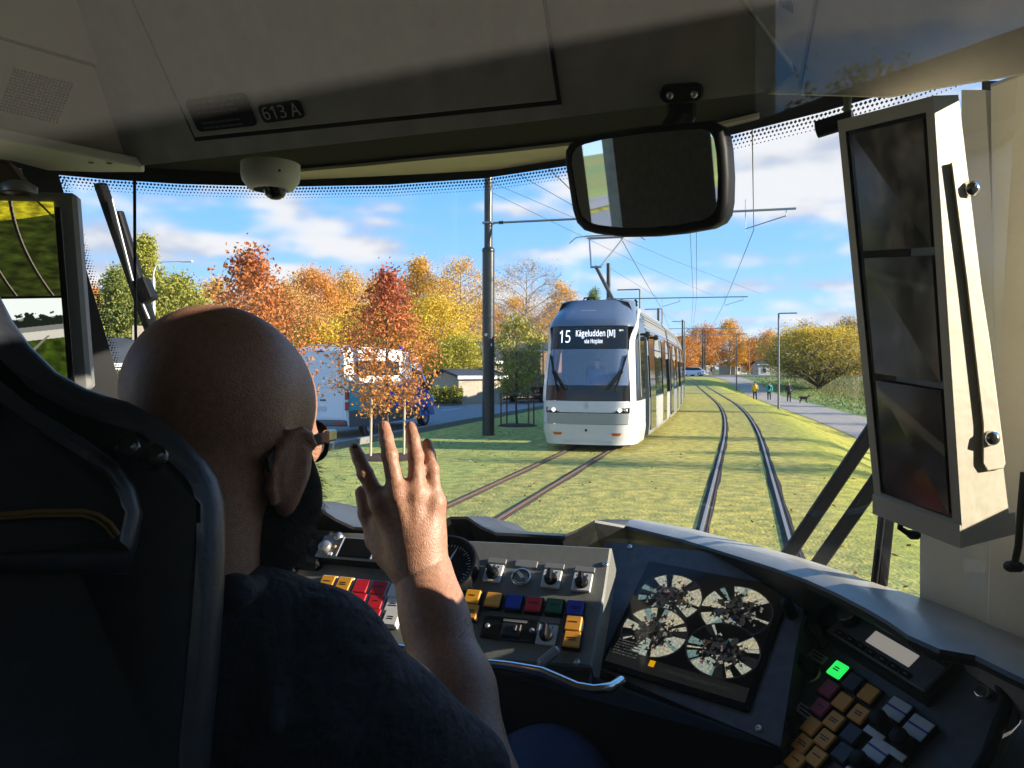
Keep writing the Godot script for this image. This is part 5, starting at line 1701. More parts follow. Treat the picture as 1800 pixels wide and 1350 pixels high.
func cab_shell() -> void:
	# the sloping head panel over the windscreen, with its hatch
	var hp := flip(pl3(tk(-.69, .86, 2.28), tk(-.2, .86, 2.28), tk(-.69, .76, 2.402)))
	var c := Node3D.new()
	c.name = "ceiling"
	add_child(c)
	c.set_meta("kind", "structure")
	var edge := outline([[250, 291], [430, 271], [600, 252], [750, 235], [900, 218], [1050, 199], [1200, 180], [1340, 163], [1395, 125], [1300, 0]], hp)
	edge.append_array([tk(.06, .475, 2.75), tk(-.95, .475, 2.75), tk(-.93, .80, 2.353)])
	ob("head_panel", MB.new().prism(edge, -hp.normal * .03, .004), M.header, c)
	var onp := func(u: float, w: float, push: float) -> Vector3: return tk(u, w, 2.28 + 1.22 * (.86 - w)) + hp.normal * push
	ob("hatch_gap", MB.new().prism([onp.call(-.698, .864, .0012), onp.call(-.198, .864, .0012), onp.call(-.198, .55, .0012), onp.call(-.698, .55, .0012)], -hp.normal * .004), M.soft_black, c)
	var ht := ob("hatch", MB.new().prism([onp.call(-.694, .860, .004), onp.call(-.2025, .860, .004), onp.call(-.2025, .553, .004), onp.call(-.694, .553, .004)], -hp.normal * .006, .0012), M.header, c)
	# its two stickers
	var fr := func(tl: Array, tr: Array, bl: Array, push: float) -> Array:
		var a := hit(tl[0], tl[1], hp)
		var b := hit(tr[0], tr[1], hp)
		var d := hit(bl[0], bl[1], hp)
		var t := quad_frame(a, b, d)
		t.origin += hp.normal * push
		if t.basis.z.dot(hp.normal) < 0: t.basis.x = -t.basis.x; t.basis.z = -t.basis.z
		return [t, a.distance_to(b), a.distance_to(d)]
	var s1: Array = fr.call([332, 172], [438, 158], [348, 231], .0055)
	ob("notice_sticker", MB.new().prism(lift(s1[0], rrect(s1[1], s1[2] * .95, .006)), -hp.normal * .001), M.sticker, c)
	var r := RandomNumberGenerator.new()
	r.seed = 4
	var ls := MB.new()
	for k in 6:
		if k == 3: continue
		var x := -.034
		var lim := [.034, .014, .026, 0, .024, .016][k] as float
		while x < lim:
			var l := r.randf_range(.004, .013)
			ls.box(s1[0] * Transform3D(Basis(), Vector3(x + l / 2, .016 - k * .0066, .0004)), Vector3(l, .0024, .0004))
			x += l + .0018
	ob("small_print", ls, M.sticker_ink_dim, c)
	var s2: Array = fr.call([456, 182], [530, 171], [466, 215], .0055)
	var np := ob("number_sticker", MB.new().prism(lift(s2[0], rrect(s2[1], s2[2] * .95, .006)), -hp.normal * .001), M.sticker, c)
	words("613 A", .0215, (s2[0] as Transform3D) * Transform3D(Basis(), Vector3(0, 0, .001)), M.sticker_ink, np, "number")
	# right-hand ceiling cheek, pale, and the seam between
	var rp := flip(pl3(hit(1340, 163, hp), hit(1300, 0, hp) , px(1800, 0, .60)))
	var cheek := outline([[1343, 165], [1397, 126], [1303, 0], [1240, -160], [1560, -160], [1430, 0], [1397, 160]], rp)
	ob("cheek_panel", MB.new().prism(outline([[1348, 168], [1400, 124], [1306, -2], [1250, -120], [1480, -120], [1433, 0], [1402, 168]], rp), -rp.normal * .02, .002), M.header, c)
	ob("side_panel", MB.new().prism(outline([[1404, 170], [1437, 0], [1490, -160], [2050, -160], [1950, 110], [1640, 160], [1560, 175]], rp), -rp.normal * .02, .003), M.header, c)
	var vt := MB.new()
	for k in 5: vt.prism([hit(1366 + k * 5.5, -14, rp) + rp.normal * .001, hit(1369 + k * 5.5, -14, rp) + rp.normal * .001, hit(1372 + k * 5 + 2, 10 + k * 3, rp) + rp.normal * .001, hit(1369 + k * 5 + 2, 10 + k * 3, rp) + rp.normal * .001], -rp.normal * .001)
	ob("vent_slots", vt, M.black, c)
	# soffit above the glass with its pale strip
	ob("soffit", MB.new().prism([tk(-1.24, .895, 2.317), tk(.30, .895, 2.317), tk(.26, .96, 2.317), tk(.14, 1.05, 2.317), tk(-.1, 1.15, 2.317), tk(-.45, 1.24, 2.317), tk(-.8, 1.19, 2.317), tk(-1.12, 1.01, 2.317)], Vector3(0, .05, 0)), M.soft_black, c)
	var sp := Plane(Vector3.DOWN, -2.309)
	ob("soffit_strip", MB.new().prism(outline([[515, 303], [640, 292], [760, 280], [880, 269], [1000, 256], [1120, 243], [1230, 229], [1335, 204], [1335, 209], [1240, 243], [1180, 271], [1090, 281], [980, 290], [860, 299], [760, 305], [640, 311], [510, 317]], sp), Vector3(0, .005, 0), .001), M.cream, c)
	# the roof, floor and walls that close the cab and the passengers' room behind
	var slab := func(called: String, pts: Array, back: Vector3, m: Material) -> void:
		setting(called, MB.new().prism(pts, back), m)
	slab.call("roof", [tk(-1.42, 1.3, 2.76), tk(.5, 1.15, 2.76), tk(.95, -.1, 2.76), tk(.95, -6, 2.76), tk(-1.42, -6, 2.76)], Vector3(0, .08, 0), M.header)
	slab.call("roof_front", [tk(-1.4, 1.0, 2.36), tk(.36, 1.0, 2.36), tk(.5, 1.0, 2.8), tk(-1.4, 1.0, 2.8)], tk(0, .03), M.soft_black)
	slab.call("floor", [tk(-1.42, 1.5, .66), tk(.5, 1.5, .66), tk(.95, -.1, .66), tk(.95, -6, .66), tk(-1.42, -6, .66)], Vector3(0, -.08, 0), M.soft_black)
	slab.call("front_wall", [tk(-1.4, 1.36, .66), tk(.4, 1.36, .66), tk(.4, 1.36, 1.56), tk(-1.4, 1.36, 1.56)], tk(0, .04), M.soft_black)
	slab.call("front_wall", [tk(.05, 1.38, .66), tk(.42, .88, .66), tk(.36, .92, 1.60), tk(.05, 1.30, 1.60)], tk(.03, .03), M.soft_black)
	# right wall: unseen side openings, shaped to steer the sun and the door reflection
	var A := tk(.419, .694)
	var B := tk(.80, -.10)
	var wall := func(pts: Array) -> Array:
		var o := []
		for p in pts: o.append(A.lerp(B, p[0]) + Vector3(0, p[1], 0))
		return o
	var th := tk(.04, .015)
	slab.call("right_wall", wall.call([[0, .66], [1, .66], [1, 2.29], [.06, 2.29], [0, 2.29]]), th, M.cream)
	slab.call("right_wall", wall.call([[-.40, 2.42], [.03, 2.42], [.03, 2.56], [.70, 2.56], [.70, 2.285], [1, 2.29], [1, 2.76], [-.30, 2.76]]), th, M.cream)
	slab.call("right_wall", [tk(.80, -.1, .66), tk(.80, -6, .66), tk(.80, -6, 1.55), tk(.80, -.1, 1.55)], tk(.05, 0), M.cream)
	slab.call("right_wall", [tk(.80, -.1, 1.55), tk(.80, -1.2, 1.55), tk(.80, -1.2, 2.76), tk(.80, -.1, 2.76)], tk(.05, 0), M.cream)
	slab.call("right_wall", [tk(.80, -1.2, 2.4), tk(.80, -6, 2.4), tk(.80, -6, 2.76), tk(.80, -1.2, 2.76)], tk(.05, 0), M.cream)
	slab.call("left_wall", [tk(-1.36, .98, .66), tk(-1.36, -6, .66), tk(-1.36, -6, 1.6), tk(-1.36, .98, 1.6)], tk(-.05, 0), M.cream)
	slab.call("left_wall", [tk(-1.36, .98, .66), tk(-1.08, 1.33, .66), tk(-1.08, 1.33, 1.70), tk(-1.36, .98, 1.70)], tk(-.03, .03), M.cream)
	slab.call("left_wall", [tk(-1.36, .98, 1.6), tk(-1.36, .62, 1.6), tk(-1.36, .62, 2.76), tk(-1.36, .98, 2.76)], tk(-.05, 0), M.cream)
	slab.call("left_wall", [tk(-1.36, .05, 1.6), tk(-1.36, -.62, 1.6), tk(-1.36, -.62, 2.76), tk(-1.36, .05, 2.76)], tk(-.05, 0), M.cream)
	slab.call("right_wall", [tk(.80, -1.2, 1.55), tk(.80, -6, 1.55), tk(.80, -6, 2.41), tk(.80, -1.2, 2.41)], tk(.05, 0), M.cream)
	slab.call("left_wall", [tk(-1.36, -.80, 1.6), tk(-1.36, -1.50, 1.6), tk(-1.36, -1.50, 2.76), tk(-1.36, -.80, 2.76)], tk(-.05, 0), M.header)
	slab.call("left_wall", [tk(-1.36, -1.75, 1.6), tk(-1.36, -6, 1.6), tk(-1.36, -6, 2.76), tk(-1.36, -1.75, 2.76)], tk(-.05, 0), M.header)
	slab.call("left_wall", [tk(-1.36, .62, 2.45), tk(-1.36, -6, 2.45), tk(-1.36, -6, 2.76), tk(-1.36, .62, 2.76)], tk(-.05, 0), M.cream)
	slab.call("rear_wall", [tk(-1.42, -6, .66), tk(.95, -6, .66), tk(.95, -6, 2.76), tk(-1.42, -6, 2.76)], tk(0, -.05), M.header)
	slab.call("light_block_panel", [tk(-1.36, -2.8, .66), tk(-.54, -2.8, .66), tk(-.54, -2.8, 2.76), tk(-1.36, -2.8, 2.76)], tk(0, -.04), M.header)  # unseen panel added to block light from the room behind
	# windscreen posts
	var lp := flip(pl3(px(85, 305, 1.36), px(205, 700, 1.43), px(20, 500, 1.33)))
	setting("left_post", MB.new().prism(outline([[-60, 262], [20, 268], [84, 303], [110, 400], [146, 520], [190, 655], [250, 840], [-100, 900]], lp), -lp.normal * .04), M.pale)
	var rt := flip(pl3(px(1640, 160, .93), px(1617, 1050, .955), px(1790, 600, .83)))
	setting("right_post", MB.new().prism(outline([[1690, 158], [1732, 158], [1745, 400], [1758, 640], [1756, 900], [1752, 1110], [1617, 1062], [1617, 905], [1690, 905]], rt), -rt.normal * .03, .004), M.cream)
	setting("door_post", MB.new().prism(outline([[1758, 150], [1838, 120], [1842, 700], [1840, 1150], [1752, 1112], [1764, 640]], rt, .02), -rt.normal * .03, .006), M.cream)
	setting("post_gap", MB.new().prism(outline([[1712, 140], [1790, 140], [1790, 1120], [1712, 1120]], rt, -.012), -rt.normal * .01), M.soft_black)
	setting("added_sun_sill", MB.new().prism([px(1840, 650, .81) * Vector3(1, 0, 1) + Vector3(0, .66, 0), tk(.419, .694, .66), tk(.419, .694, 1.90), px(1840, 650, .81) * Vector3(1, 0, 1) + Vector3(0, 1.90, 0)], tk(.03, 0)), M.cream)  # unseen sill added ahead of the wall, to keep sun off the forearm

func glass_curve(y: float) -> Array:
	# plan of the windscreen at a height: it leans forward towards its foot
	var k := (2.30 - y) / .64
	var out := []
	for p in [[-1.135, .94], [-1.114, 1.018], [-1.05, 1.075], [-.95, 1.14], [-.79, 1.21], [-.6, 1.25], [-.425, 1.255], [-.2, 1.20], [-.01, 1.12], [.10, 1.055], [.183, .994], [.235, .93], [.26, .86]]:
		out.append(tk(p[0], p[1] + .13 * k, y))
	return out

func windscreen() -> void:
	var t := thing("windscreen", "wide curved windscreen with a dotted black border", "windscreen")
	var rows := []
	for i in 7: rows.append(glass_curve(lerpf(2.44, 1.58, i / 6.0)))
	ob("pane", MB.new().loft(rows), M.windscreen, t)
	# printed black border along the top, fading out in dots
	var inner := tk(0, -.004)
	var shift := func(row: Array) -> Array:
		var o := []
		for p in row: o.append(p + inner)
		return o
	ob("border", MB.new().loft([shift.call(glass_curve(2.42)), shift.call(glass_curve(2.298))]), M.frit, t)
	var run := func(y: float) -> Array:
		# the curve resampled every 5.8 mm
		var src: Array = shift.call(glass_curve(y))
		var cv := Curve3D.new()
		for p in src: cv.add_point(p)
		cv.bake_interval = .02
		var o := []
		var d := 0.0
		while d < cv.get_baked_length():
			o.append(cv.sample_baked(d))
			d += .0058
		return o
	var dots := MB.new()
	for k in 4:
		var y := 2.2945 - k * .0052
		var pts: Array = run.call(y)
		var rr: float = [.0025, .0021, .0016, .0011][k]
		for i in range(1, pts.size() - 1):
			var p: Vector3 = pts[i]
			if k % 2 == 1: p = p.lerp(pts[i + 1], .5)
			var ex: Vector3 = ((pts[i + 1] as Vector3) - pts[i - 1]).normalized() * rr
			var ey := Vector3(0, rr, 0)
			dots.quad(p - ex, p + ey, p + ex, p - ey)
	# border down the left edge
	var lb := []
	for i in 12:
		var y := lerpf(2.31, 1.62, i / 11.0)
		var g: Array = glass_curve(y)
		lb.append([(g[1] as Vector3).lerp(g[0], .5) + inner, (g[1] as Vector3).lerp(g[2], .17 + 1.40 * (2.31 - y)) + inner])
	ob("border", MB.new().loft(lb), M.frit, t)
	for i in 150:
		var y := lerpf(2.295, 1.64, i / 149.0)
		var g: Array = glass_curve(y)
		var q: float = .17 + 1.40 * (2.31 - y)
		for k in 3:
			var p: Vector3 = (g[1] as Vector3).lerp(g[2], q + .05 * (k + .5 + .5 * (i % 2))) + inner
			var rr: float = [.0020, .0015, .0009][k]
			var ex: Vector3 = ((g[2] as Vector3) - g[1]).normalized() * rr
			dots.quad(p - ex, p + Vector3(0, rr, 0), p + ex, p - Vector3(0, rr, 0))
	ob("border_dots", dots, M.frit, t).set_meta("kind", "stuff")
	ob("seam", MB.new().tube([px(236.5, 288, 1.30), px(237, 450, 1.36), px(240, 700, 1.42)], .0026, 6), M.black, t)
	# wipers, parked outside the glass
	var beam := func(b: MB, a: Vector3, e: Vector3, w: float, dep: float) -> MB:
		var d := (e - a).normalized()
		var x := d.cross(Vector3(0, 0, 1)).normalized()
		return b.box(Transform3D(Basis(x, d, x.cross(d)), (a + e) * .5), Vector3(w, a.distance_to(e), dep), .003)
	var w1 := thing("wiper", "black wiper standing upright at the left of the windscreen", "wiper", "windscreen wipers")
	ob("blade", beam.call(MB.new(), px(176, 322, 1.50), px(266, 582, 1.56), .016, .03), M.rubber, w1)
	ob("arm", beam.call(MB.new(), px(205, 372, 1.53), px(298, 680, 1.60), .022, .02), M.black, w1)
	ob("hose", MB.new().tube([px(196, 350, 1.49), px(232, 490, 1.51), px(262, 560, 1.53)], .003, 5), M.grey_metal, w1)
	ob("joint", beam.call(MB.new(), px(246, 492, 1.5), px(262, 530, 1.5), .03, .03), M.black, w1)
	var w2 := thing("wiper", "pair of slanting black wiper arms at the lower right of the windscreen", "wiper", "windscreen wipers")
	ob("arm", beam.call(MB.new(), px(1378, 986, 1.25), px(1545, 738, 1.19), .022, .012), M.black, w2)
	ob("arm", beam.call(MB.new(), px(1425, 1010, 1.22), px(1580, 790, 1.15), .022, .012), M.black, w2)
	ob("blade", beam.call(MB.new(), px(1561, 880, 1.04), px(1545, 1030, 1.03), .016, .02), M.rubber, w2)
	ob("blade_spine", beam.call(MB.new(), px(1554, 880, 1.03), px(1536, 1030, 1.02), .007, .012), M.black, w2)

# ---------------------------------------------------------------- dashboard
func dashboard() -> void:
	var t := thing("dashboard", "wraparound black tram dashboard with coloured buttons, dials and switches", "dashboard")
	var D := frame(700, 1060, 1.2, 18, 42)
	var C := frame(1220, 1100, 1.128, 43, 43)
	var R := frame(1520, 1230, .957, 66, 39)
	var dp := flip(plane_of(D))
	var cp := flip(plane_of(C))
	var rp := flip(plane_of(R))
	ob("fascia", MB.new().prism(outline([[430, 925], [620, 935], [800, 948], [950, 955], [1075, 962], [1064, 1040], [1040, 1172], [840, 1160], [640, 1139], [440, 1118]], dp), -dp.normal * .06, .003), M.fascia, t)
	ob("fascia_edge", MB.new().prism(outline([[430, 1119], [640, 1141], [840, 1162], [1038, 1174], [1036, 1192], [840, 1176], [640, 1153], [430, 1130]], dp, -.012), -dp.normal * .05, .002), M.desk, t)
	ob("screen_console", MB.new().prism(outline([[1062, 952], [1230, 968], [1424, 1012], [1400, 1130], [1372, 1312], [1200, 1240], [1030, 1166]], cp), -cp.normal * .07, .004), M.console, t)
	ob("side_console", MB.new().prism(outline([[1424, 1014], [1520, 1062], [1650, 1138], [1790, 1212], [1786, 1262], [1690, 1460], [1310, 1460], [1374, 1306]], rp), -rp.normal * .07, .004), M.console, t)
	ob("tray_rim", MB.new().tube(outline([[1655, 1150], [1700, 1166], [1760, 1205], [1772, 1240], [1740, 1330], [1700, 1400]], rp, .004), .007, 8), M.black, t)
	# cowl: lip, hood front and pale top
	var lip := []
	for p in [[430, 905, 1.37], [490, 886, 1.355], [530, 880, 1.34], [560, 891, 1.335], [590, 911, 1.33], [622, 926, 1.33], [700, 931, 1.32], [765, 922, 1.32], [792, 908, 1.33], [822, 908, 1.33], [846, 925, 1.32], [872, 936, 1.31], [930, 939, 1.31], [988, 942, 1.31], [1016, 930, 1.325], [1046, 914, 1.34]]: lip.append(px(p[0], p[1], p[2]))
	var yl := Plane(Vector3.UP, 1.69)
	var lip_r := outline([[1100, 924], [1200, 948], [1300, 979], [1360, 998], [1418, 1019], [1470, 1042], [1522, 1069], [1560, 1091], [1596, 1116], [1652, 1141], [1715, 1152], [1774, 1181], [1900, 1240]], yl)
	lip.append_array(lip_r)
	var back := []
	for i in 16: back.append((lip[i] as Vector3) + tk(0, .30) + Vector3(0, -.07, 0))
	back.append_array(outline([[1118, 912], [1215, 929], [1300, 952], [1345, 963], [1400, 978], [1450, 994], [1505, 1013], [1550, 1029], [1617, 1050], [1700, 1082], [1757, 1105], [1820, 1133], [1960, 1190]], yl))
	var crown := []
	for i in lip.size(): crown.append((lip[i] as Vector3).lerp(back[i], .35) + Vector3(0, .006, 0))
	var low := []
	var under := []
	for i in lip.size():
		var l: Vector3 = lip[i]
		var outw := ((back[i] as Vector3) - l) * Vector3(1, 0, 1)
		outw = outw.normalized()
		low.append(l + Vector3(0, -.012, 0) + outw * .003)
		under.append(l + Vector3(0, -.028 if i > 20 else -.065, 0) + outw * .05)
	var lipf := []
	for i in lip.size(): lipf.append((lip[i] as Vector3) + Vector3(0, -.004, 0) - (((back[i] as Vector3) - lip[i]) * Vector3(1, 0, 1)).normalized() * .003)
	var ob2 := []
	for i in back.size(): ob2.append((back[i] as Vector3) + tk(0, .10) * .6 + Vector3(0, -.10, 0))
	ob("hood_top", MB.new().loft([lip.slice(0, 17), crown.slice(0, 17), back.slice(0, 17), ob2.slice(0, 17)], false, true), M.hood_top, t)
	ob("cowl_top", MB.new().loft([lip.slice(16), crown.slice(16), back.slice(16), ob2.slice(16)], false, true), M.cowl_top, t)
	ob("hood", MB.new().loft([lip, lipf, low, under], false, false), M.desk, t)
	var put_on := func(f: Transform3D, x: float, y: float, z := 0.0, turn := 0.0) -> Transform3D:
		var q := on(f, x, y)
		return f * Transform3D(Basis(Vector3.BACK, turn), Vector3(q.x, q.y, z))
	# push buttons: bezel > cap > two strokes of print
	var caps := {}
	var button := func(f: Transform3D, x: float, y: float, col: String, s: float, turn: float, bez: Material, h := .008) -> void:
		var tr: Transform3D = put_on.call(f, x, y, 0, turn)
		var o := put("button", MB.new().bx(Vector3(0, 0, h * .4), Vector3(s * 1.16, s * 1.16, h * .8), .0012).done(), bez, t, tr)
		put("cap", MB.new().bx(Vector3(0, 0, h * .9), Vector3(s, s, h * .5), .0014).done(), M["key_" + col], o)
		if col != "blank" and rng.randf() < .8:
			var b := MB.new()
			for k in (2 if rng.randf() < .6 else 1): b.bx(Vector3(rng.randf_range(-.001, .001), .0016 - k * .0034, h * 1.15 + .0002), Vector3(s * rng.randf_range(.35, .62), .0016, .0004))
			put("print", b.done(), M.ink, o)
	for q in [[578, 1028, "amber"], [607, 1031, "amber"], [638, 1035, "red"], [668, 1038, "red"], [699, 1043, "white_key"], [570, 1052, "amber"], [600, 1055, "amber"], [632, 1060, "red"], [663, 1063, "red"], [694, 1068, "white_key"], [595, 1078, "red"], [626, 1082, "red"], [657, 1087, "red"], [690, 1091, "white_key"]]:
		button.call(D, q[0], q[1], q[2], .0245, 0.0, M.label_white)
	for q in [[833, 1055, "amber"], [869, 1060, "dim_amber"], [905, 1064, "blue"], [940, 1068, "red"], [976, 1071, "green"], [1013, 1075, "blue"], [829, 1081, "dim_amber"], [1010, 1102, "dim_amber"], [1007, 1130, "dim_amber"]]:
		button.call(D, q[0], q[1], q[2], .0235, 0.0, M.black, .010)
	# speedometer
	var g: Transform3D = put_on.call(D, 784, 1003, 0)
	var gy := g * Transform3D(Basis(Vector3.RIGHT, PI / 2), Vector3.ZERO)
	var gauge := put("speedometer", MB.new().lathe(Transform3D(Basis(Vector3.RIGHT, PI / 2), Vector3.ZERO), [Vector2(.056, 0), Vector2(.056, .016), Vector2(.052, .020), Vector2(.048, .018), Vector2(.047, .008)], 40).done(), M.black, t, g)
	put("dial", MB.new().lathe(Transform3D(Basis(Vector3.RIGHT, PI / 2), Vector3.ZERO), [Vector2(.048, .008), Vector2(0, .0085)], 32).done(), M.soft_black, gauge)
	var tick := MB.new()
	for k in 37:
		var a := deg_to_rad(225.0 - k * 7.5)
		var l := .008 if k % 4 == 0 else .004
		tick.box(Transform3D(Basis(Vector3.BACK, a), Vector3(cos(a), sin(a), 0) * (.043 - l / 2) + Vector3(0, 0, .0092)), Vector3(l, .0010, .0004))
	put("scale_marks", tick.done(), M.label_white, gauge)
	put("needle", MB.new().prism([Vector3(-.003, -.008, .012), Vector3(.003, -.008, .012), Vector3(.012, .034, .012), Vector3(.0105, .034, .012)], Vector3(0, 0, -.001)).done(), M.trim_white, gauge)
	put("hub", MB.new().lathe(Transform3D(Basis(Vector3.RIGHT, PI / 2), Vector3.ZERO), [Vector2(.008, .009), Vector2(.007, .015), Vector2(0, .016)], 16).done(), M.black, gauge)
	# ticket and radio unit on the left
	var un: Transform3D = put_on.call(D, 630, 974, 0)
	var unit := put("radio_unit", MB.new().bx(Vector3(0, 0, .006), Vector3(.150, .052, .016), .004).bx(Vector3(-.08, -.002, .0), Vector3(.05, .075, .03), .006).done(), M.black, t, un)
	put("face_plate", MB.new().bx(Vector3(-.004, 0, .0145), Vector3(.128, .044, .004), .002).done(), M.grey_metal, unit)
	put("display", MB.new().bx(Vector3(.004, 0, .017), Vector3(.058, .036, .003), .001).done(), M.gloss_black, unit)
	put("display_rim", MB.new().bx(Vector3(-.028, 0, .0172), Vector3(.004, .040, .004), .001).bx(Vector3(.036, 0, .0172), Vector3(.004, .040, .004), .001).done(), M.steel, unit)
	put("knob", MB.new().lathe(Transform3D(Basis(Vector3.RIGHT, PI / 2), Vector3(-.054, -.004, .016)), [Vector2(.011, 0), Vector2(.0105, .008), Vector2(.009, .0095), Vector2(0, .0095)], 22).done(), M.grey_metal, unit)
	put("knob", MB.new().lathe(Transform3D(Basis(Vector3.RIGHT, PI / 2), Vector3(-.040, .020, .012)), [Vector2(.008, 0), Vector2(.0075, .008), Vector2(0, .009)], 18).done(), M.grey_metal, unit)
	put("indicator", MB.new().lathe(Transform3D(Basis(Vector3.RIGHT, PI / 2), Vector3(-.037, -.001, .016)), [Vector2(.0035, 0), Vector2(.003, .003), Vector2(0, .0035)], 10).done(), M.key_dim_amber, unit)
	for k in [[.044, -.012, "white_key"], [.055, -.014, "red"], [-.04, -.016, "white_key"], [.048, .008, "blank"]]:
		put("key", MB.new().bx(Vector3(k[0], k[1], .0175), Vector3(.009, .006, .004), .001).done(), M["key_" + k[2]], unit)
	# rotary switches on pale plates, a key switch
	var plate := func(f: Transform3D, x: float, y: float, ang: float, label := true) -> void:
		var o := put("rotary_switch", MB.new().bx(Vector3(0, 0, .003), Vector3(.029, .031, .005), .0012).done(), M.label_white, t, put_on.call(f, x, y))
		put("knob", MB.new().lathe(Transform3D(Basis(Vector3.RIGHT, PI / 2), Vector3(0, -.002, .005)), [Vector2(.010, 0), Vector2(.0098, .006), Vector2(.008, .008), Vector2(0, .008)], 20).box(Transform3D(Basis(Vector3.BACK, ang), Vector3(0, -.002, .017)), Vector3(.007, .021, .012), .002).done(), M.black, o)
		put("scale_marks", MB.new().bx(Vector3(-.007, .011, .0058), Vector3(.0012, .004, .0004)).bx(Vector3(.0, .0125, .0058), Vector3(.0012, .004, .0004)).bx(Vector3(.007, .011, .0058), Vector3(.0012, .004, .0004)).done(), M.ink, o)
		if label:
			var n := put("name_plate", MB.new().bx(Vector3(0, .0235, .002), Vector3(.031, .009, .003), .0008).done(), M.label_grey, o)
	plate.call(D, 868, 1010, .9)
	plate.call(D, 970, 1020, .15)
	plate.call(D, 1024, 1026, .1)
	plate.call(D, 962, 1118, .1)
	var ks := put("key_switch", MB.new().lathe(Transform3D(Basis(Vector3.RIGHT, PI / 2), Vector3.ZERO), [Vector2(.0155, 0), Vector2(.0155, .005), Vector2(.014, .007), Vector2(.011, .006)], 24).done(), M.chrome, t, put_on.call(D, 917, 1017))
	put("barrel", MB.new().lathe(Transform3D(Basis(Vector3.RIGHT, PI / 2), Vector3.ZERO), [Vector2(.011, .004), Vector2(0, .0045)], 20).box(Transform3D(Basis(Vector3.BACK, .8), Vector3(0, 0, .008)), Vector3(.004, .016, .008), .001).done(), M.steel, ks)
	put("name_plate", MB.new().bx(Vector3(.002, .026, .001), Vector3(.036, .012, .003), .0008).done(), M.label_grey, ks)
	var md := put("socket_panel", MB.new().bx(Vector3(0, 0, .003), Vector3(.085, .036, .006), .002).done(), M.gloss_black, t, put_on.call(D, 897, 1108))
	put("slot", MB.new().bx(Vector3(.004, -.004, .0075), Vector3(.028, .020, .006), .001).bx(Vector3(.010, -.002, .011), Vector3(.005, .010, .004), .001).done(), M.desk, md)
	put("name_strip", MB.new().bx(Vector3(.006, .012, .0066), Vector3(.036, .004, .0006)).done(), M.label_grey, md)
	for k in [-.034, .034]: put("screw", MB.new().lathe(Transform3D(Basis(Vector3.RIGHT, PI / 2), Vector3(k, 0, .006)), [Vector2(.004, 0), Vector2(.0035, .002), Vector2(0, .0022)], 10).done(), M.grey_metal, md)
	put("lever", MB.new().box(Transform3D(Basis(Vector3.BACK, -.7), Vector3(0, 0, .016)), Vector3(.013, .036, .014), .004).done(), M.grey_metal, t, put_on.call(D, 968, 1165))
	var screw := func(f: Transform3D, x: float, y: float) -> void:
		put("screw", MB.new().lathe(Transform3D(Basis(Vector3.RIGHT, PI / 2), Vector3.ZERO), [Vector2(.0045, 0), Vector2(.0042, .0022), Vector2(.0018, .0028), Vector2(.0016, .0015), Vector2(0, .0015)], 14).done(), M.steel, t, put_on.call(f, x, y))
	for q in [[1064, 992], [1014, 1164]]: screw.call(D, q[0], q[1])
	for q in [[1107, 962], [1036, 1162], [1404, 1033], [1334, 1281]]: screw.call(C, q[0], q[1])
	# the four-picture display
	var scr: Transform3D = put_on.call(C, 1219, 1106, 0, .01)
	var so := put("display", MB.new().bx(Vector3(0, 0, .002), Vector3(.238, .192, .005), .002).done(), M.gloss_black, t, scr)
	put("picture", screen_quad(.222, .172, .0052), screen_mat("cabin_picture", cabin_picture(), .62), so)
	# side console: knobs, keys, radio
	put("rotary_knob", MB.new().lathe(Transform3D(Basis(Vector3.RIGHT, PI / 2), Vector3.ZERO), [Vector2(.020, 0), Vector2(.020, .004), Vector2(.014, .006), Vector2(.015, .034), Vector2(.013, .038), Vector2(0, .038)], 24).done(), M.gloss_black, t, put_on.call(R, 1442, 1122))
	put("rotary_knob", MB.new().lathe(Transform3D(Basis(Vector3.RIGHT, PI / 2), Vector3.ZERO), [Vector2(.009, 0), Vector2(.008, .03), Vector2(0, .03)], 20).done(), M.black, t, put_on.call(C, 1392, 1080))
	for q in [[1424, 1184], [1402, 1280]]:
		var o := put("rotary_knob", MB.new().lathe(Transform3D(Basis(Vector3.RIGHT, PI / 2), Vector3.ZERO), [Vector2(.0165, 0), Vector2(.0165, .003), Vector2(.013, .003)], 26).done(), M.chrome, t, put_on.call(R, q[0], q[1]))
		put("grip", MB.new().lathe(Transform3D(Basis(Vector3.RIGHT, PI / 2), Vector3.ZERO), [Vector2(.013, .003), Vector2(.0085, .005), Vector2(.0080, .030), Vector2(.0065, .032), Vector2(0, .032)], 20).done(), M.black, o)
	for q in [[1438, 1155], [1416, 1251]]:
		var o := put("name_plate", MB.new().bx(Vector3(0, 0, .001), Vector3(.030, .013, .002), .0006).done(), M.label_white, t, put_on.call(R, q[0], q[1], 0, -.12))
		put("print", MB.new().bx(Vector3(-.001, .0025, .0022), Vector3(.020, .0022, .0004)).bx(Vector3(.002, -.0025, .0022), Vector3(.018, .0022, .0004)).done(), M.ink, o)
	for q in [[1477, 1184, "lit_green"], [1461, 1218, "dull_red"], [1447, 1250, "dull_red"], [1431, 1283, "dim_amber"], [1416, 1314, "dim_amber"], [1403, 1344, "dim_amber"], [1486, 1240, "dim_amber"], [1471, 1274, "dim_amber"], [1455, 1306, "dim_amber"], [1440, 1338, "dim_amber"], [1532, 1226, "dim_amber"], [1515, 1262, "dim_amber"], [1504, 1205, "blank"], [1502, 1297, "blank"], [1487, 1330, "blank"]]:
		button.call(R, q[0], q[1], q[2], .0225, -.10, M.black)
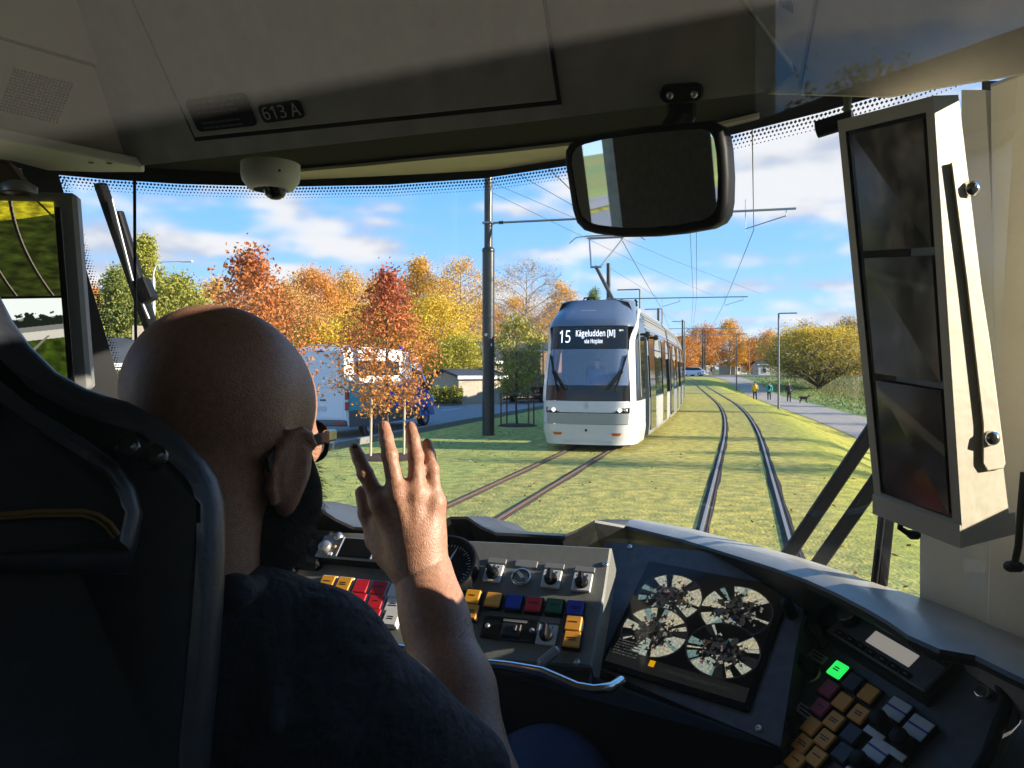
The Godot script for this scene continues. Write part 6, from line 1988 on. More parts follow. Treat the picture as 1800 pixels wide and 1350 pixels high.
	for q in [[1568, 1262], [1605, 1295], [1534, 1334]]:
		var o := put("key_block", MB.new().bx(Vector3(0, 0, .004), Vector3(.030, .060, .010), .002).done(), M.black, t, put_on.call(R, q[0], q[1] + 10, 0, -.12))
		put("name_plate", MB.new().bx(Vector3(0, .022, .0096), Vector3(.028, .012, .002), .0006).done(), M.label_white, o)
		put("name_plate", MB.new().bx(Vector3(0, .008, .0096), Vector3(.028, .012, .002), .0006).done(), M.label_white, o)
		put("name_plate", MB.new().bx(Vector3(0, -.025, .0096), Vector3(.028, .009, .002), .0006).done(), M.label_white, o)
		put("stripe", MB.new().bx(Vector3(0, .015, .0098), Vector3(.028, .0022, .002)).done(), M.key_blue, o)
		put("knob", MB.new().lathe(Transform3D(Basis(Vector3.RIGHT, PI / 2), Vector3(0, -.010, .008)), [Vector2(.011, 0), Vector2(.0105, .016), Vector2(.009, .018), Vector2(0, .018)], 22).done(), M.black, o)
	put("push_knob", MB.new().lathe(Transform3D(Basis(Vector3.RIGHT, PI / 2), Vector3.ZERO), [Vector2(.008, 0), Vector2(.008, .012), Vector2(.006, .014), Vector2(.004, .013), Vector2(0, .013)], 18).done(), M.chrome, t, put_on.call(R, 1733, 1228))
	var rf := quad_frame(hit(1512, 1076, rp), hit(1662, 1160, rp), hit(1482, 1142, rp))
	rf.origin = (hit(1512, 1076, rp) + hit(1628, 1238, rp)) * .5
	if rf.basis.z.dot(rp.normal) < 0: rf.basis.z = -rf.basis.z
	rf = Transform3D(rf.basis.orthonormalized(), rf.origin)
	var rad := put("radio", MB.new().bx(Vector3(0, 0, .006), Vector3(.182, .066, .016), .003).done(), M.black, t, rf)
	put("face_plate", MB.new().bx(Vector3(0, 0, .0155), Vector3(.170, .050, .004), .002).done(), M.console, rad)
	put("knob", MB.new().lathe(Transform3D(Basis(Vector3.RIGHT, PI / 2), Vector3(-.066, .006, .0175)), [Vector2(.0135, 0), Vector2(.0135, .014), Vector2(.0125, .0155)], 26).done(), M.black, rad)
	put("knob_ring", MB.new().lathe(Transform3D(Basis(Vector3.RIGHT, PI / 2), Vector3(-.066, .006, .0175)), [Vector2(.0130, .0152), Vector2(.0138, .0156), Vector2(.0128, .0164), Vector2(.012, .0158)], 26).done(), M.chrome, rad)
	put("knob_face", MB.new().lathe(Transform3D(Basis(Vector3.RIGHT, PI / 2), Vector3(-.066, .006, .0175)), [Vector2(.0125, .0154), Vector2(0, .0156)], 22).done(), M.console, rad)
	put("display", MB.new().bx(Vector3(.012, .001, .0180), Vector3(.072, .020, .0022), .0006).done(), M.radio_reflection_glow, rad)  # its grey glow replaces a reflection of the surroundings
	for k in 7:
		put("key", MB.new().bx(Vector3(-.038 + k * .019, .0195, .0182), Vector3(.0165, .0085, .003), .0008).done(), M.black, rad)
		put("key", MB.new().bx(Vector3(-.062 + k * .019, -.0185, .0182), Vector3(.0165, .0085, .003), .0008).done(), M.black, rad)
		put("key_mark", MB.new().bx(Vector3(-.038 + k * .019, .0195, .0199), Vector3(.005, .0014, .0004)).bx(Vector3(-.062 + k * .019, -.0185, .0199), Vector3(.005, .0014, .0004)).done(), M.label_grey, rad)
	put("top_strip", MB.new().bx(Vector3(.01, .0315, .0150), Vector3(.150, .004, .004), .001).done(), M.grey_metal, rad)
	# chrome rail along the desk's edge
	ob("hand_rail", MB.new().tube([px(700, 1140, 1.09), px(835, 1164, 1.06), px(900, 1171, 1.045), px(952, 1180, 1.03), px(985, 1194, 1.02), px(1015, 1207, 1.01), px(1045, 1212, 1.0), px(1074, 1208, 1.0), px(1092, 1196, 1.02)], .0066, 12), M.chrome, t)
	ob("knee_panel", MB.new().prism([px(430, 1135, 1.16), px(840, 1176, 1.10), px(1036, 1192, 1.07), px(1372, 1318, .945), px(1380, 1480, 1.0), px(1036, 1450, 1.12), px(430, 1400, 1.2)], tk(0, .01)), M.soft_black, t)
	ob("left_side_panel", MB.new().prism([px(440, 905, 1.36), px(521, 930, 1.33), px(514, 1035, 1.25), px(430, 1040, 1.25)], Vector3(0, -.01, -.01)), M.grey_metal, t)

func glass_sheet(a: Vector3, b: Vector3, c: Vector3, d: Vector3) -> MB:
	var m := MB.new()
	m.quad(a, b, c, d)
	return m

func screen_quad(w: float, h: float, z: float) -> ArrayMesh:
	var b := MB.new()
	b.quad(Vector3(-w / 2, h / 2, z), Vector3(w / 2, h / 2, z), Vector3(w / 2, -h / 2, z), Vector3(-w / 2, -h / 2, z), true)
	return b.done()

func screen_mat(key: String, im: Image, e: float) -> StandardMaterial3D:
	var m := mat(key, Color(.01, .01, .01), .12)
	m.emission_enabled = true
	m.emission = Color.BLACK
	m.emission_energy_multiplier = e
	m.emission_texture = ImageTexture.create_from_image(im)
	return m

func cabin_picture() -> Image:
	# what the screen shows: four round fish-eye views of a crowded saloon, and a status line
	var W := 448
	var H := 352
	var im := Image.create(W, H, false, Image.FORMAT_RGB8)
	var n := FastNoiseLite.new()
	n.seed = 3
	n.frequency = .035
	n.fractal_octaves = 4
	var cs := [Vector2(112, 96), Vector2(330, 92), Vector2(112, 220), Vector2(336, 222)]
	var r := RandomNumberGenerator.new()
	r.seed = 17
	im.fill(Color(.012, .012, .016))
	for k in 4:
		# windows and doors as wedges round the rim, a pale aisle floor, a dark crowd in the middle
		var cuts := []
		var at := r.randf() * .5
		while at < TAU:
			cuts.append(at)
			at += r.randf_range(.07, .34)
		var tone := []
		for q in cuts.size() + 1: tone.append([Color(.62, .63, .57), Color(.03, .032, .036), Color(.10, .105, .11), Color(.40, .50, .48), Color(.03, .03, .03), Color(.66, .64, .55)][r.randi() % 6])
		var c0: Vector2 = cs[k]
		for y in range(int(c0.y) - 88, int(c0.y) + 88):
			for x in range(int(c0.x) - 114, int(c0.x) + 114):
				if x < 0 or y < 0 or x >= W or y >= H: continue
				var q: Vector2 = (Vector2(x, y) - c0) / Vector2(112, 86)
				var d := q.length()
				if d > 1.0: continue
				var an := fposmod(q.angle(), TAU)
				var i := 0
				while i < cuts.size() and cuts[i] < an: i += 1
				var col: Color = tone[i]
				if d < .5 + .1 * sin(an * 7.0 + k): col = Color(.16, .165, .165)
				if absf(wrapf(an - 1.35 - k * .2, -PI, PI)) < .26 and d > .3: col = Color(.56, .60, .55)
				if absf(wrapf(an + 1.5 - k * .3, -PI, PI)) < .22 and d > .45: col = Color(.68, .65, .54)
				if d > .95: col = Color(.10, .10, .11)
				col = col * (.86 + .3 * n.get_noise_2d(x * 3.0, y * 3.0))
				im.set_pixel(x, y, Color(col.r, col.g, col.b))
		for j in 130:
			var aa := r.randf() * TAU
			var rr := sqrt(r.randf()) * .72
			var p := c0 + Vector2(cos(aa) * 112, sin(aa) * 86) * rr
			var s := r.randf_range(2.5, 8.5) * (1.1 - rr * .5)
			var col: Color = Color(.018, .018, .02) * r.randf_range(.5, 2.0)
			var pick := r.randf()
			if pick > .80: col = Color(.55, .52, .47) * r.randf_range(.5, 1.1)
			elif pick > .75: col = [Color(.30, .05, .12), Color(.05, .25, .30), Color(.30, .16, .07), Color(.08, .08, .25)][r.randi() % 4]
			for y in range(int(p.y - s), int(p.y + s) + 1):
				for x in range(int(p.x - s), int(p.x + s) + 1):
					if x >= 0 and y >= 0 and x < W and y < H and Vector2(x, y).distance_to(p) < s * (.8 + .4 * sin(Vector2(x, y).angle_to_point(p) * 3.0 + j)): im.set_pixel(x, y, Color(col.r, col.g, col.b))
	for y in range(268, H):
		for x in W:
			var c := im.get_pixel(x, y)
			if y > 308: c = Color(.085, .085, .085)
			if x > 8 and x < 96 and y < 322 and y % 9 < 4: c = Color(.26, .26, .25) if n.get_noise_2d(x * 6.0, y * 1.3) > -.1 else Color(.06, .06, .06)
			if y > 308 and x > 140 and x < 160 and y < 329: c = Color(.72, .52, .04)
			if y > 322 and y < 334 and x > 190 and x < 400 and n.get_noise_2d(x * 5.0, y * 4.0) > .12: c = Color(.16, .16, .16)
			im.set_pixel(x, y, Color(c.r, c.g, c.b))
	return im

func track_picture(kind: int) -> Image:
	var W := 192
	var H := 192
	var im := Image.create(W, H, false, Image.FORMAT_RGB8)
	var n := FastNoiseLite.new()
	n.seed = 9 + kind
	n.frequency = .03
	n.fractal_octaves = 4
	for y in H:
		for x in W:
			var u := float(x) / W
			var v := float(y) / H
			var c: Color
			if kind == 0:
				# the track seen from above the tram's flank: bright grass, then shade
				var g := n.get_noise_2d(x * .8, y * 2.2)
				var edge := .24 - .12 * u * u
				c = Color(.62, .58, .12) if v < edge else Color(.17, .20, .07)
				c = c * (1.0 + g * .7)
				for q in [.30, .62]:
					var lx: float = q + .26 * v * v + .04 * v
					if absf(u - lx) < .012: c = Color(.07, .06, .05)
					elif u - lx > .0 and u - lx < .022: c = Color(.62, .58, .5)
				if v < .18 and absf((u - .86) - v * .8) < .012: c = Color(.08, .07, .05)
			else:
				# the view along the flank: pale sky, autumn trees, track in the grass
				var g := n.get_noise_2d(x * 1.2, y * 1.2)
				var hz := .30 - .10 * u
				if v < hz: c = Color(.80, .82, .80)
				elif v < hz + .16: c = Color(.52, .36, .12) if u < .55 and g > -.2 else Color(.42, .42, .40)
				elif v < hz + .26: c = Color(.70, .68, .63)
				else: c = Color(.16, .21, .05) * (1.0 + g * .8)
				if u > .55 and v < hz + .10 and v > hz - .02 + g * .1: c = Color(.09, .11, .09)
				if v > hz + .22:
					for q in [.66, .80]:
						var lx: float = .88 - (v - hz - .2) * (q + .25)
						if absf(u - lx) < .012: c = Color(.42, .40, .36)
				if absf(u - .10 - (v - .1) * .45) < .02 and v > .06 and v < .58: c = Color(.10, .08, .06)
			im.set_pixel(x, y, Color(c.r, c.g, c.b))
	return im

func dull_picture(k: int) -> Image:
	# pictures on a screen that is almost dark
	var W := 128
	var H := 160
	var im := Image.create(W, H, false, Image.FORMAT_RGB8)
	var n := FastNoiseLite.new()
	n.seed = 40 + k
	n.frequency = .018
	n.fractal_octaves = 3
	for y in H:
		for x in W:
			var g := n.get_noise_2d(x, y * .8)
			var v := float(y) / H
			var c := Color(.17, .155, .125) if k == 0 else Color(.135, .135, .12) if k == 1 else Color(.06, .06, .075)
			c = c * (1.0 + g * .9)
			if k == 1 and absf(v - .12 - x * .0012) < .03: c += Color(.05, .05, .04)
			if k == 2 and absf(v - .10 - x * .0030) < .05: c = Color(.20, .19, .16)
			elif k == 2 and v - .10 - x * .0030 > 0 and v < .55 - x * .001: c = Color(.10, .105, .05) * (1.0 + g)
			im.set_pixel(x, y, Color(c.r, c.g, c.b))
	return im

# ---------------------------------------------------------------- what hangs in the cab
func cab_fittings() -> void:
	# overhead locker on the left
	var fp := flip(pl3(px(250, 291, 1.085), px(0, 241, 1.0), px(215, 10, .96)))
	var lk := thing("overhead_locker", "beige overhead locker with perforated loudspeaker grille and hatch, upper left", "locker")
	ob("housing", MB.new().prism(outline([[250, 290], [258, 106], [212, 0], [150, -140], [-260, -200], [-260, 186], [0, 241]], fp), -fp.normal * .25, .003), M.cream, lk)
	ob("hatch_gap", MB.new().prism(outline([[-60, 47], [-60, 51], [226, 136], [230, 135], [226, 94], [178, -8], [174, -8], [221, 95], [224, 129], [0, 64]], fp, .0012), -fp.normal * .001), M.soft_black, lk)
	ob("hatch", MB.new().prism(outline([[-60, 44], [0, 62], [222, 127], [219, 95], [172, -8], [130, -90], [-60, -120]], fp, .004), -fp.normal * .004, .001), M.cream, lk)
	var gr := MB.new()
	for j in 15:
		for i in 17:
			var a := Vector2(26, 121).lerp(Vector2(127, 148), i / 16.0)
			var b := Vector2(0, 192).lerp(Vector2(100, 215), i / 16.0)
			var c2 := a.lerp(b, j / 14.0)
			var p := hit(c2.x, c2.y, fp)
			gr.lathe(looking(p + fp.normal * .0006, fp.normal), [Vector2(.0016, 0), Vector2(0, .0002)], 6, false)
	ob("grille_holes", gr, M.black, lk).set_meta("kind", "stuff")
	var up := Plane(Vector3.DOWN, -2.252)
	ob("underside", MB.new().prism(outline([[-100, 225], [0, 244], [120, 268], [250, 294], [254, 303], [170, 303], [84, 300], [20, 283], [-100, 268]], up), Vector3(0, .012, 0), .002), M.pale, lk)
	for q in [[192, 286], [160, 285]]:
		ob("screw", MB.new().lathe(looking(hit(q[0], q[1], up) + Vector3(0, -.001, 0), Vector3.DOWN), [Vector2(.004, 0), Vector2(0, .001)], 10), M.black, lk)
	# dome camera
	var dc := thing("dome_camera", "white dome camera with dark glass ball under the soffit", "camera", "", Transform3D(Basis(), px(476, 296, 1.20)))
	ob("base", MB.new().lathe(Transform3D(), [Vector2(.045, .006), Vector2(.045, -.010), Vector2(.043, -.020), Vector2(.034, -.032), Vector2(.026, -.034)], 36), M.pale, dc)
	ob("ball", MB.new().lathe(Transform3D(Basis(), Vector3(.008, -.030, .004)), [Vector2(.018, .0), Vector2(.0175, -.006), Vector2(.014, -.014), Vector2(.008, -.0185), Vector2(0, -.020)], 24), M.gloss_black, dc)
	ob("set_screw", MB.new().lathe(looking(Vector3(.024, -.012, .037), Vector3(.5, 0, 1)), [Vector2(.003, 0), Vector2(0, .001)], 10), M.black, dc)
	# left screen
	var tl := px(-150, 332, 1.035)
	var tr := px(126, 339, 1.10)
	var br := px(169, 690, 1.14)
	var mf := quad_frame(tl, tr, tr + (br - tr))
	mf = quad_frame(tr - (tr - tl), tr, tl + (br - tr))
	var mw := tl.distance_to(tr)
	var mh := tr.distance_to(br)
	var ls := thing("monitor", "left upright screen showing grass track camera views, grey frame", "monitor", "driver's camera screens", mf)
	ob("housing", MB.new().bx(Vector3(0, 0, -.02), Vector3(mw, mh, .045), .006), M.label_grey, ls)
	ob("bezel", MB.new().bx(Vector3(-.006, -.006, .0035), Vector3(mw - .028, mh - .030, .003), .001), M.gloss_black, ls)
	put("picture", screen_quad(mw - .045, mh * .455, .0062), screen_mat("track_picture", track_picture(0), .55), ls, Transform3D(Basis(), Vector3(-.006, mh * .225, 0)))
	put("picture", screen_quad(mw - .045, mh * .42, .0062), screen_mat("flank_picture", track_picture(1), .7), ls, Transform3D(Basis(), Vector3(-.006, -mh * .225, 0)))
	var lb := thing("screen_bracket", "dark brown bracket above the left screen", "bracket")
	ob("arm", MB.new().prism([px(-60, 270, 1.04), px(12, 282, 1.05), px(50, 331, 1.07), px(-60, 334, 1.03)], Vector3(-.01, 0, -.04), .003), M.wood_brown, lb)
	ob("knuckle", MB.new().lathe(looking(px(34, 332, 1.06), Vector3.UP), [Vector2(.022, -.006), Vector2(.022, .004), Vector2(.012, .010), Vector2(0, .012)], 18), M.grey_metal, lb)
	# right screen: a tall leaning housing, deeper at its foot
	var a := px(1472, 212, .735)
	var b := px(1641, 168, .630)
	var c := px(1692, 942, .650)
	var d := px(1538, 884, .755)
	var nrm := (b - a).cross(d - a).normalized()
	if nrm.dot(EYE - a) > 0: nrm = -nrm
	# nrm points away from the face
	var rs := thing("monitor", "tall dark right-hand screen in a sunlit beige housing", "monitor", "driver's camera screens")
	var foot := .053
	var head := .026
	var hs := MB.new()
	hs.loft([[a, b, c, d, a], [a + nrm * head, b + nrm * head, c + nrm * foot, d + nrm * foot, a + nrm * head]], false, false)
	hs.quad(a + nrm * head, b + nrm * head, c + nrm * foot, d + nrm * foot)
	var inn := []
	var cen := (a + b + c + d) * .25
	var ins := func(p: Vector3, m: float) -> Vector3:
		var ex := (b - a).normalized()
		var ey := (a - d).normalized()
		return p + ex * m * signf((cen - p).dot(ex)) + ey * m * 1.3 * signf((cen - p).dot(ey))
	for p in [a, b, c, d]: inn.append(ins.call(p, .009))
	hs.loft([[a, b, c, d, a], [inn[0], inn[1], inn[2], inn[3], inn[0]]], false, false)
	ob("housing", hs, M.cream, rs)
	ob("foot_rim", MB.new().prism([d - nrm * .003 + Vector3(0, .012, 0), c - nrm * .003 + Vector3(0, .012, 0), c + nrm * (foot + .006) + Vector3(0, .012, 0), d + nrm * (foot + .006) + Vector3(0, .012, 0)], Vector3(0, -.022, 0), .003), M.cream, rs)
	ob("glass", MB.new().prism([inn[0] + nrm * .002, inn[1] + nrm * .002, inn[2] + nrm * .002, inn[3] + nrm * .002], nrm * .003), M.gloss_black, rs)
	for k in 3:
		var q := []
		for e in [[.10, k / 3.0 + .012], [.97, k / 3.0 + .012], [.97, (k + 1) / 3.0 - .008], [.10, (k + 1) / 3.0 - .008]]:
			q.append((inn[0] as Vector3).lerp(inn[1], e[0]).lerp((inn[3] as Vector3).lerp(inn[2], e[0]), e[1]) - nrm * .0008)
		var pb := MB.new()
		pb.quad(q[0], q[1], q[2], q[3], true)
		ob("picture", pb, screen_mat("dull_picture_%d" % k, dull_picture(k), .22), rs)
	ob("top_bar", MB.new().tube([px(1436, 228, .77), px(1500, 208, .75)], .0085, 14), M.black, rs)
	var hb := func(x: float, y: float, dd: float) -> Vector3: return px(x, y, dd)
	# a flat plate lying on the housing's side
	var hpn := (nrm.cross(c - b)).normalized()
	if hpn.z < 0: hpn = -hpn
	var hpl := Plane(hpn, b + hpn * .004)
	var plate := outline([[1672, 285], [1690, 282], [1716, 440], [1742, 610], [1768, 815], [1764, 824], [1736, 828], [1728, 815], [1728, 745], [1700, 500]], hpl)
	ob("hinge_plate", MB.new().prism(plate, Vector3(.002, 0, -.006), .001), M.cream, rs)
	for q in [[1706, 332], [1741, 770]]:
		var p := hit(q[0], q[1], hpl)
		ob("bolt", MB.new().lathe(looking(p, (EYE - p) + Vector3(.2, 0, 0)), [Vector2(.0065, -.012), Vector2(.0065, .003), Vector2(.004, .006), Vector2(0, .006)], 14), M.chrome, rs)
		ob("bolt_rod", MB.new().tube([p, p + Vector3(-.008, .010, -.012), p + Vector3(-.010, .02, -.016)], .002, 6), M.chrome, rs)
	# rear-view mirror
	var mc := px(1140, 314, .86)
	var mn := Vector3(-.505, -.15, .85).normalized()
	var mp := Plane(mn, mc)
	var rim := [[1022, 244], [1060, 234], [1140, 222], [1220, 215], [1252, 213], [1268, 219], [1276, 232], [1281, 262], [1284, 310], [1283, 355], [1279, 378], [1270, 392], [1250, 402], [1200, 411], [1150, 416], [1100, 417], [1050, 411], [1030, 405], [1017, 392], [1010, 370], [1003, 325], [997, 285], [998, 265], [1006, 252]]
	var mr := thing("rear_view_mirror", "large black-framed rear-view mirror hanging under the head panel", "mirror")
	ob("casing", pillow(outline(rim, mp, .012), -mn, .010, .032), M.black, mr)
	var glass := []
	for p in rim: glass.append([1140 + (p[0] - 1140) * .885, 315 + (p[1] - 315) * .84])
	ob("looking_glass", MB.new().prism(outline(glass, mp, .0125), -mn * .003), M.mirror, mr)
	var stem := px(1198, 200, .87)
	ob("stem", MB.new().box(Transform3D(Basis(), px(1198, 192, .875)), Vector3(.030, .035, .025), .005).tube([px(1198, 195, .87), mc + Vector3(.02, .05, -.02)], .011, 12), M.black, mr)
	var hp := flip(pl3(tk(-.69, .86, 2.28), tk(-.2, .86, 2.28), tk(-.69, .76, 2.402)))
	var sb: Transform3D = quad_frame(hit(1163, 150, hp), hit(1235, 146, hp), hit(1163, 178, hp))
	sb.origin = hit(1198, 162, hp) + hp.normal * .004
	if sb.basis.z.dot(hp.normal) < 0: sb.basis.z = -sb.basis.z
	ob("bracket", MB.new().prism(lift(sb, rrect(.047, .020, .0095, 6), .004), -hp.normal * .010, .002), M.black, mr)
	for x in [-.012, .014]:
		ob("screw", MB.new().lathe(looking(sb * Vector3(x, 0, .004), hp.normal), [Vector2(.0042, 0), Vector2(.0036, .0025), Vector2(0, .003)], 12), M.steel, mr)
	# hoses and cables
	tag(ob("hose", MB.new().tube([px(1578, -40, .66), px(1553, 20, .72), px(1527, 70, .77), px(1504, 112, .82), px(1492, 140, .85), px(1490, 168, .88), px(1489, 200, .92)], [.008, .008, .0075, .007, .006, .005, .004], 10), M.black), "black hose running down the pale ceiling to the windscreen's top", "hose")
	var cb := thing("cable", "black cable held by clips on the door post, lower right", "cable")
	ob("lead", MB.new().tube([px(1800, 830, .78), px(1794, 900, .78), px(1790, 960, .78), px(1784, 988, .785), px(1770, 994, .79)], .0035, 8), M.black, cb)
	ob("clip", MB.new().box(Transform3D(Basis(), px(1782, 996, .785)), Vector3(.018, .010, .012), .003), M.black, cb)
	tag(ob("cable", MB.new().tube([px(1600, 905, .90), px(1584, 912, .90), px(1582, 928, .90), px(1594, 936, .90), px(1612, 938, .90)], .0035, 8).box(Transform3D(Basis(), px(1606, 940, .90)), Vector3(.014, .010, .012), .003), M.black), "short looped black cable under the tall right-hand screen", "cable")
	# the glass door behind the driver, standing ajar before us
	var gd := thing("glass_door", "clear glass door of the cab, ajar, with faint reflections of roadside trees", "door")
	var ga := Vector3(.94, 0, -.342)
	var go := Vector3(0, 0, -.28)
	ob("pane", glass_sheet(go - ga * .26 + Vector3(0, .70, 0), go + ga * .50 + Vector3(0, .70, 0), go + ga * .50 + Vector3(0, 2.7, 0), go - ga * .26 + Vector3(0, 2.7, 0)), M.glass_door, gd)

# ---------------------------------------------------------------- the driver's seat
func seat() -> void:
	var s := thing("driver_seat", "dark high-backed driver's seat with wrapped headrest, lower left", "seat")
	var sp := flip(pl3(px(0, 490, .52), px(412, 880, .56), px(380, 1350, .50)))
	var pts := outline([[-200, 470], [-60, 478], [0, 492], [28, 545], [60, 590], [108, 638], [160, 667], [200, 681], [235, 691], [282, 716], [330, 752], [374, 795], [399, 832], [411, 880], [413, 960], [408, 1060], [398, 1200], [380, 1400], [360, 1600], [-200, 1600]], sp)
	ob("backrest", pillow(pts, -sp.normal, .026, .10), M.seat, s)
	var q := outline([[-200, 560], [-40, 640], [60, 720], [150, 775], [205, 815], [238, 860], [250, 905], [240, 960], [222, 1010], [-200, 1010]], sp, .016)
	ob("headrest_pad", pillow(q, -sp.normal, .014, .03), M.seat, s)
	ob("yellow_lines", MB.new().tube(outline([[-100, 925], [0, 914], [60, 909], [140, 908], [165, 914], [185, 928], [200, 948]], sp, .019), .0018, 6).tube(outline([[-100, 932], [0, 921], [60, 916], [138, 915], [160, 922], [178, 936], [192, 954]], sp, .019), .0010, 6), M.yellow_lines, s)  # two thin yellow lines across the headrest
	for e in [[214, 800], [262, 815]]:
		ob("catch", MB.new().lathe(looking(hit(e[0], e[1], sp) + sp.normal * .02, sp.normal), [Vector2(.008, -.01), Vector2(.008, .004), Vector2(.005, .006), Vector2(0, .006)], 14), M.gloss_black, s)
	ob("seat_base", MB.new().box(Transform3D(Basis(Vector3.UP, -.3), px(300, 1600, .75)), Vector3(.46, .12, .46), .04).box(Transform3D(Basis(), px(300, 1600, .75) * Vector3(1, 0, 1) + Vector3(0, .9, 0)), Vector3(.2, .5, .2), .02), M.seat, s)

# ================================================================ the driver
func joined(meshes: Array) -> ArrayMesh:
	var v := PackedVector3Array()
	var n := PackedVector3Array()
	var ix := PackedInt32Array()
	for m in meshes:
		var a: Array = (m as ArrayMesh).surface_get_arrays(0)
		var first := v.size()
		v.append_array(a[Mesh.ARRAY_VERTEX])
		n.append_array(a[Mesh.ARRAY_NORMAL])
		for i in (a[Mesh.ARRAY_INDEX] as PackedInt32Array): ix.append(i + first)
	return arr_mesh(v, n, PackedColorArray(), ix)

func driver() -> void:
	var t := thing("person", "bald bearded driver in dark navy shirt and sunglasses waving with raised right hand", "person")
	var yaw := deg_to_rad(15.0)
	var fw := Vector3(sin(yaw), -.02, -cos(yaw)).normalized()
	var rt := Vector3(cos(yaw), 0, sin(yaw))
	var hb := Basis(rt, rt.cross(fw), -fw)
	var hc := px(397, 690, .700)
	var size := .895
	var H := Transform3D(hb * size, hc)
	var L := func(x: float, y: float, z: float) -> Vector3: return H * Vector3(x, y, z)
	var E := func(x: float, y: float, z: float, rx: float, ry: float, rz: float, k := .015, turn := Basis()) -> Array: return ["e", Transform3D(hb * turn, L.call(x, y, z)), Vector3(rx, ry, rz) * size, k]
	var head := [
		E.call(0, .0, .006, .0775, .084, .098, .02),
		E.call(0, .002, .034, .070, .072, .060, .03),
		E.call(0, -.02, -.045, .066, .062, .055, .03),
		E.call(0, -.082, -.045, .054, .058, .056, .03),
		E.call(0, -.128, -.078, .028, .022, .024, .025),
		E.call(0, -.022, -.088, .048, .010, .014, .012),
		limb(L.call(0, -.032, -.098), L.call(0, -.062, -.118), .009, .013, .012),
		E.call(.010, -.066, -.108, .010, .008, .010, .006), E.call(-.010, -.066, -.108, .010, .008, .010, .006),
		E.call(0, -.092, -.099, .022, .006, .010, .006), E.call(0, -.102, -.097, .019, .006, .010, .006),
		E.call(.040, -.060, -.078, .022, .018, .02, .02), E.call(-.040, -.060, -.078, .022, .018, .02, .02),
		["-e", Transform3D(hb, L.call(.032, -.038, -.108)), Vector3(.017, .010, .012), .010], ["-e", Transform3D(hb, L.call(-.032, -.038, -.108)), Vector3(.017, .010, .012), .010],
		E.call(.032, -.039, -.093, .012, .011, .011, .003), E.call(-.032, -.039, -.093, .012, .011, .011, .003),
		limb(L.call(0, -.05, .026), L.call(-.008, -.215, .060), .055, .062, .03),
		limb(L.call(-.002, -.09, .056), L.call(-.008, -.20, .085), .038, .045, .03),
	]
	for s in [-1.0, 1.0]:
		var tilt := Basis(Vector3.UP, s * -.42) * Basis(Vector3.RIGHT, -.30)
		head.append(E.call(s * .081, -.074, .010, .0098, .037, .0225, .006, tilt))
		head.append(E.call(s * .077, -.106, .010, .008, .015, .011, .008, tilt))
		head.append(E.call(s * .073, -.078, .0, .010, .028, .014, .010))
		head.append(["-e", Transform3D(hb * tilt, L.call(s * .0905, -.070, .014)), Vector3(.0035, .022, .007) * size, .006])
		# the rim of the ear stands out
		var pr := Vector3.ZERO
		for i in 9:
			var a := deg_to_rad(-80.0 + i * 24.0)
			var e := Vector3(s * .0035, .035 * sin(a + .35), .021 * cos(a + .35))
			var q: Vector3 = L.call(s * .081, -.075, .010) + (hb * tilt) * e
			if i > 0: head.append(limb(pr, q,   .0036, .0036, .004))
			pr = q
	var head_m := nets(head, .0034)
	# right arm and open hand, back of the hand towards us
	var S := px(572, 1150, .66)
	var El := px(836, 1408, .765)
	var W := px(742, 1008, .925)
	var arm := [
		limb(S, El, .034, .045, .03), limb(El, px(796, 1215, .845), .047, .044, .02), limb(px(796, 1215, .845), px(765, 1090, .895), .044, .036, .02), limb(px(765, 1090, .895), W, .036, .0285, .02),
		limb(px(752, 1060, .905), px(735, 1000, .925), .027, .026, .02), limb(px(760, 1060, .905), px(752, 1000, .925), .027, .025, .02),
	]
	var mcp := [px(668, 884, .925), px(698, 866, .918), px(732, 868, .922), px(765, 884, .930)]
	var pip := [px(642, 832, .928), px(685, 800, .922), px(731, 802, .926), px(759, 824, .934)]
	var dip := [px(631, 805, .936), px(679, 770, .931), px(726, 772, .934), px(755, 799, .942)]
	var tip := [px(624, 789, .945), px(675, 750, .940), px(722, 750, .944), px(751, 780, .951)]
	var rr := [[.0108, .0092, .0082, .0074], [.0112, .0096, .0086, .0077], [.0108, .0092, .0082, .0074], [.0098, .0082, .0074, .0066]]
	var hand := [limb(px(757, 1050, .908), W, .030, .0275, .02), limb(W, px(722, 960, .93), .027, .026, .02), limb(px(735, 990, .925), px(738, 950, .928), .029, .030, .02)]
	for i in 4:
		hand.append(limb(W.lerp(mcp[i], .22), mcp[i], .0185, .0125 if i < 3 else .0118, .014))
		hand.append(limb(W.lerp(mcp[i], .35) + Vector3(0, 0, -.012), mcp[i] + Vector3(0, 0, -.012), .016, .012, .014))
	for i in 4:
		hand.append(limb(mcp[i], pip[i], rr[i][0], rr[i][1], .005))
		hand.append(limb(pip[i], dip[i], rr[i][1], rr[i][2], .003))
		hand.append(limb(dip[i], tip[i], rr[i][2], rr[i][3], .003))
		hand.append(ell(tip[i] + Vector3(0, .001, .0048), Vector3(.0052, .0070, .0024), .0012))
		hand.append(ell(mcp[i] + Vector3(0, 0, .004), Vector3(.0095, .0095, .0085), .007))
		hand.append(ell(pip[i] + Vector3(0, 0, .0015), Vector3(.0098, .0085, .0088) * (.96 if i < 3 else .86), .004))
		hand.append(limb(W.lerp(mcp[i], .45) + Vector3(0, 0, .014), mcp[i] + Vector3(0, 0, .0085), .0034, .0034, .007))
	for i in 3: hand.append(limb(mcp[i].lerp(pip[i], .12), mcp[i + 1].lerp(pip[i + 1], .12), .0075, .0075, .008))
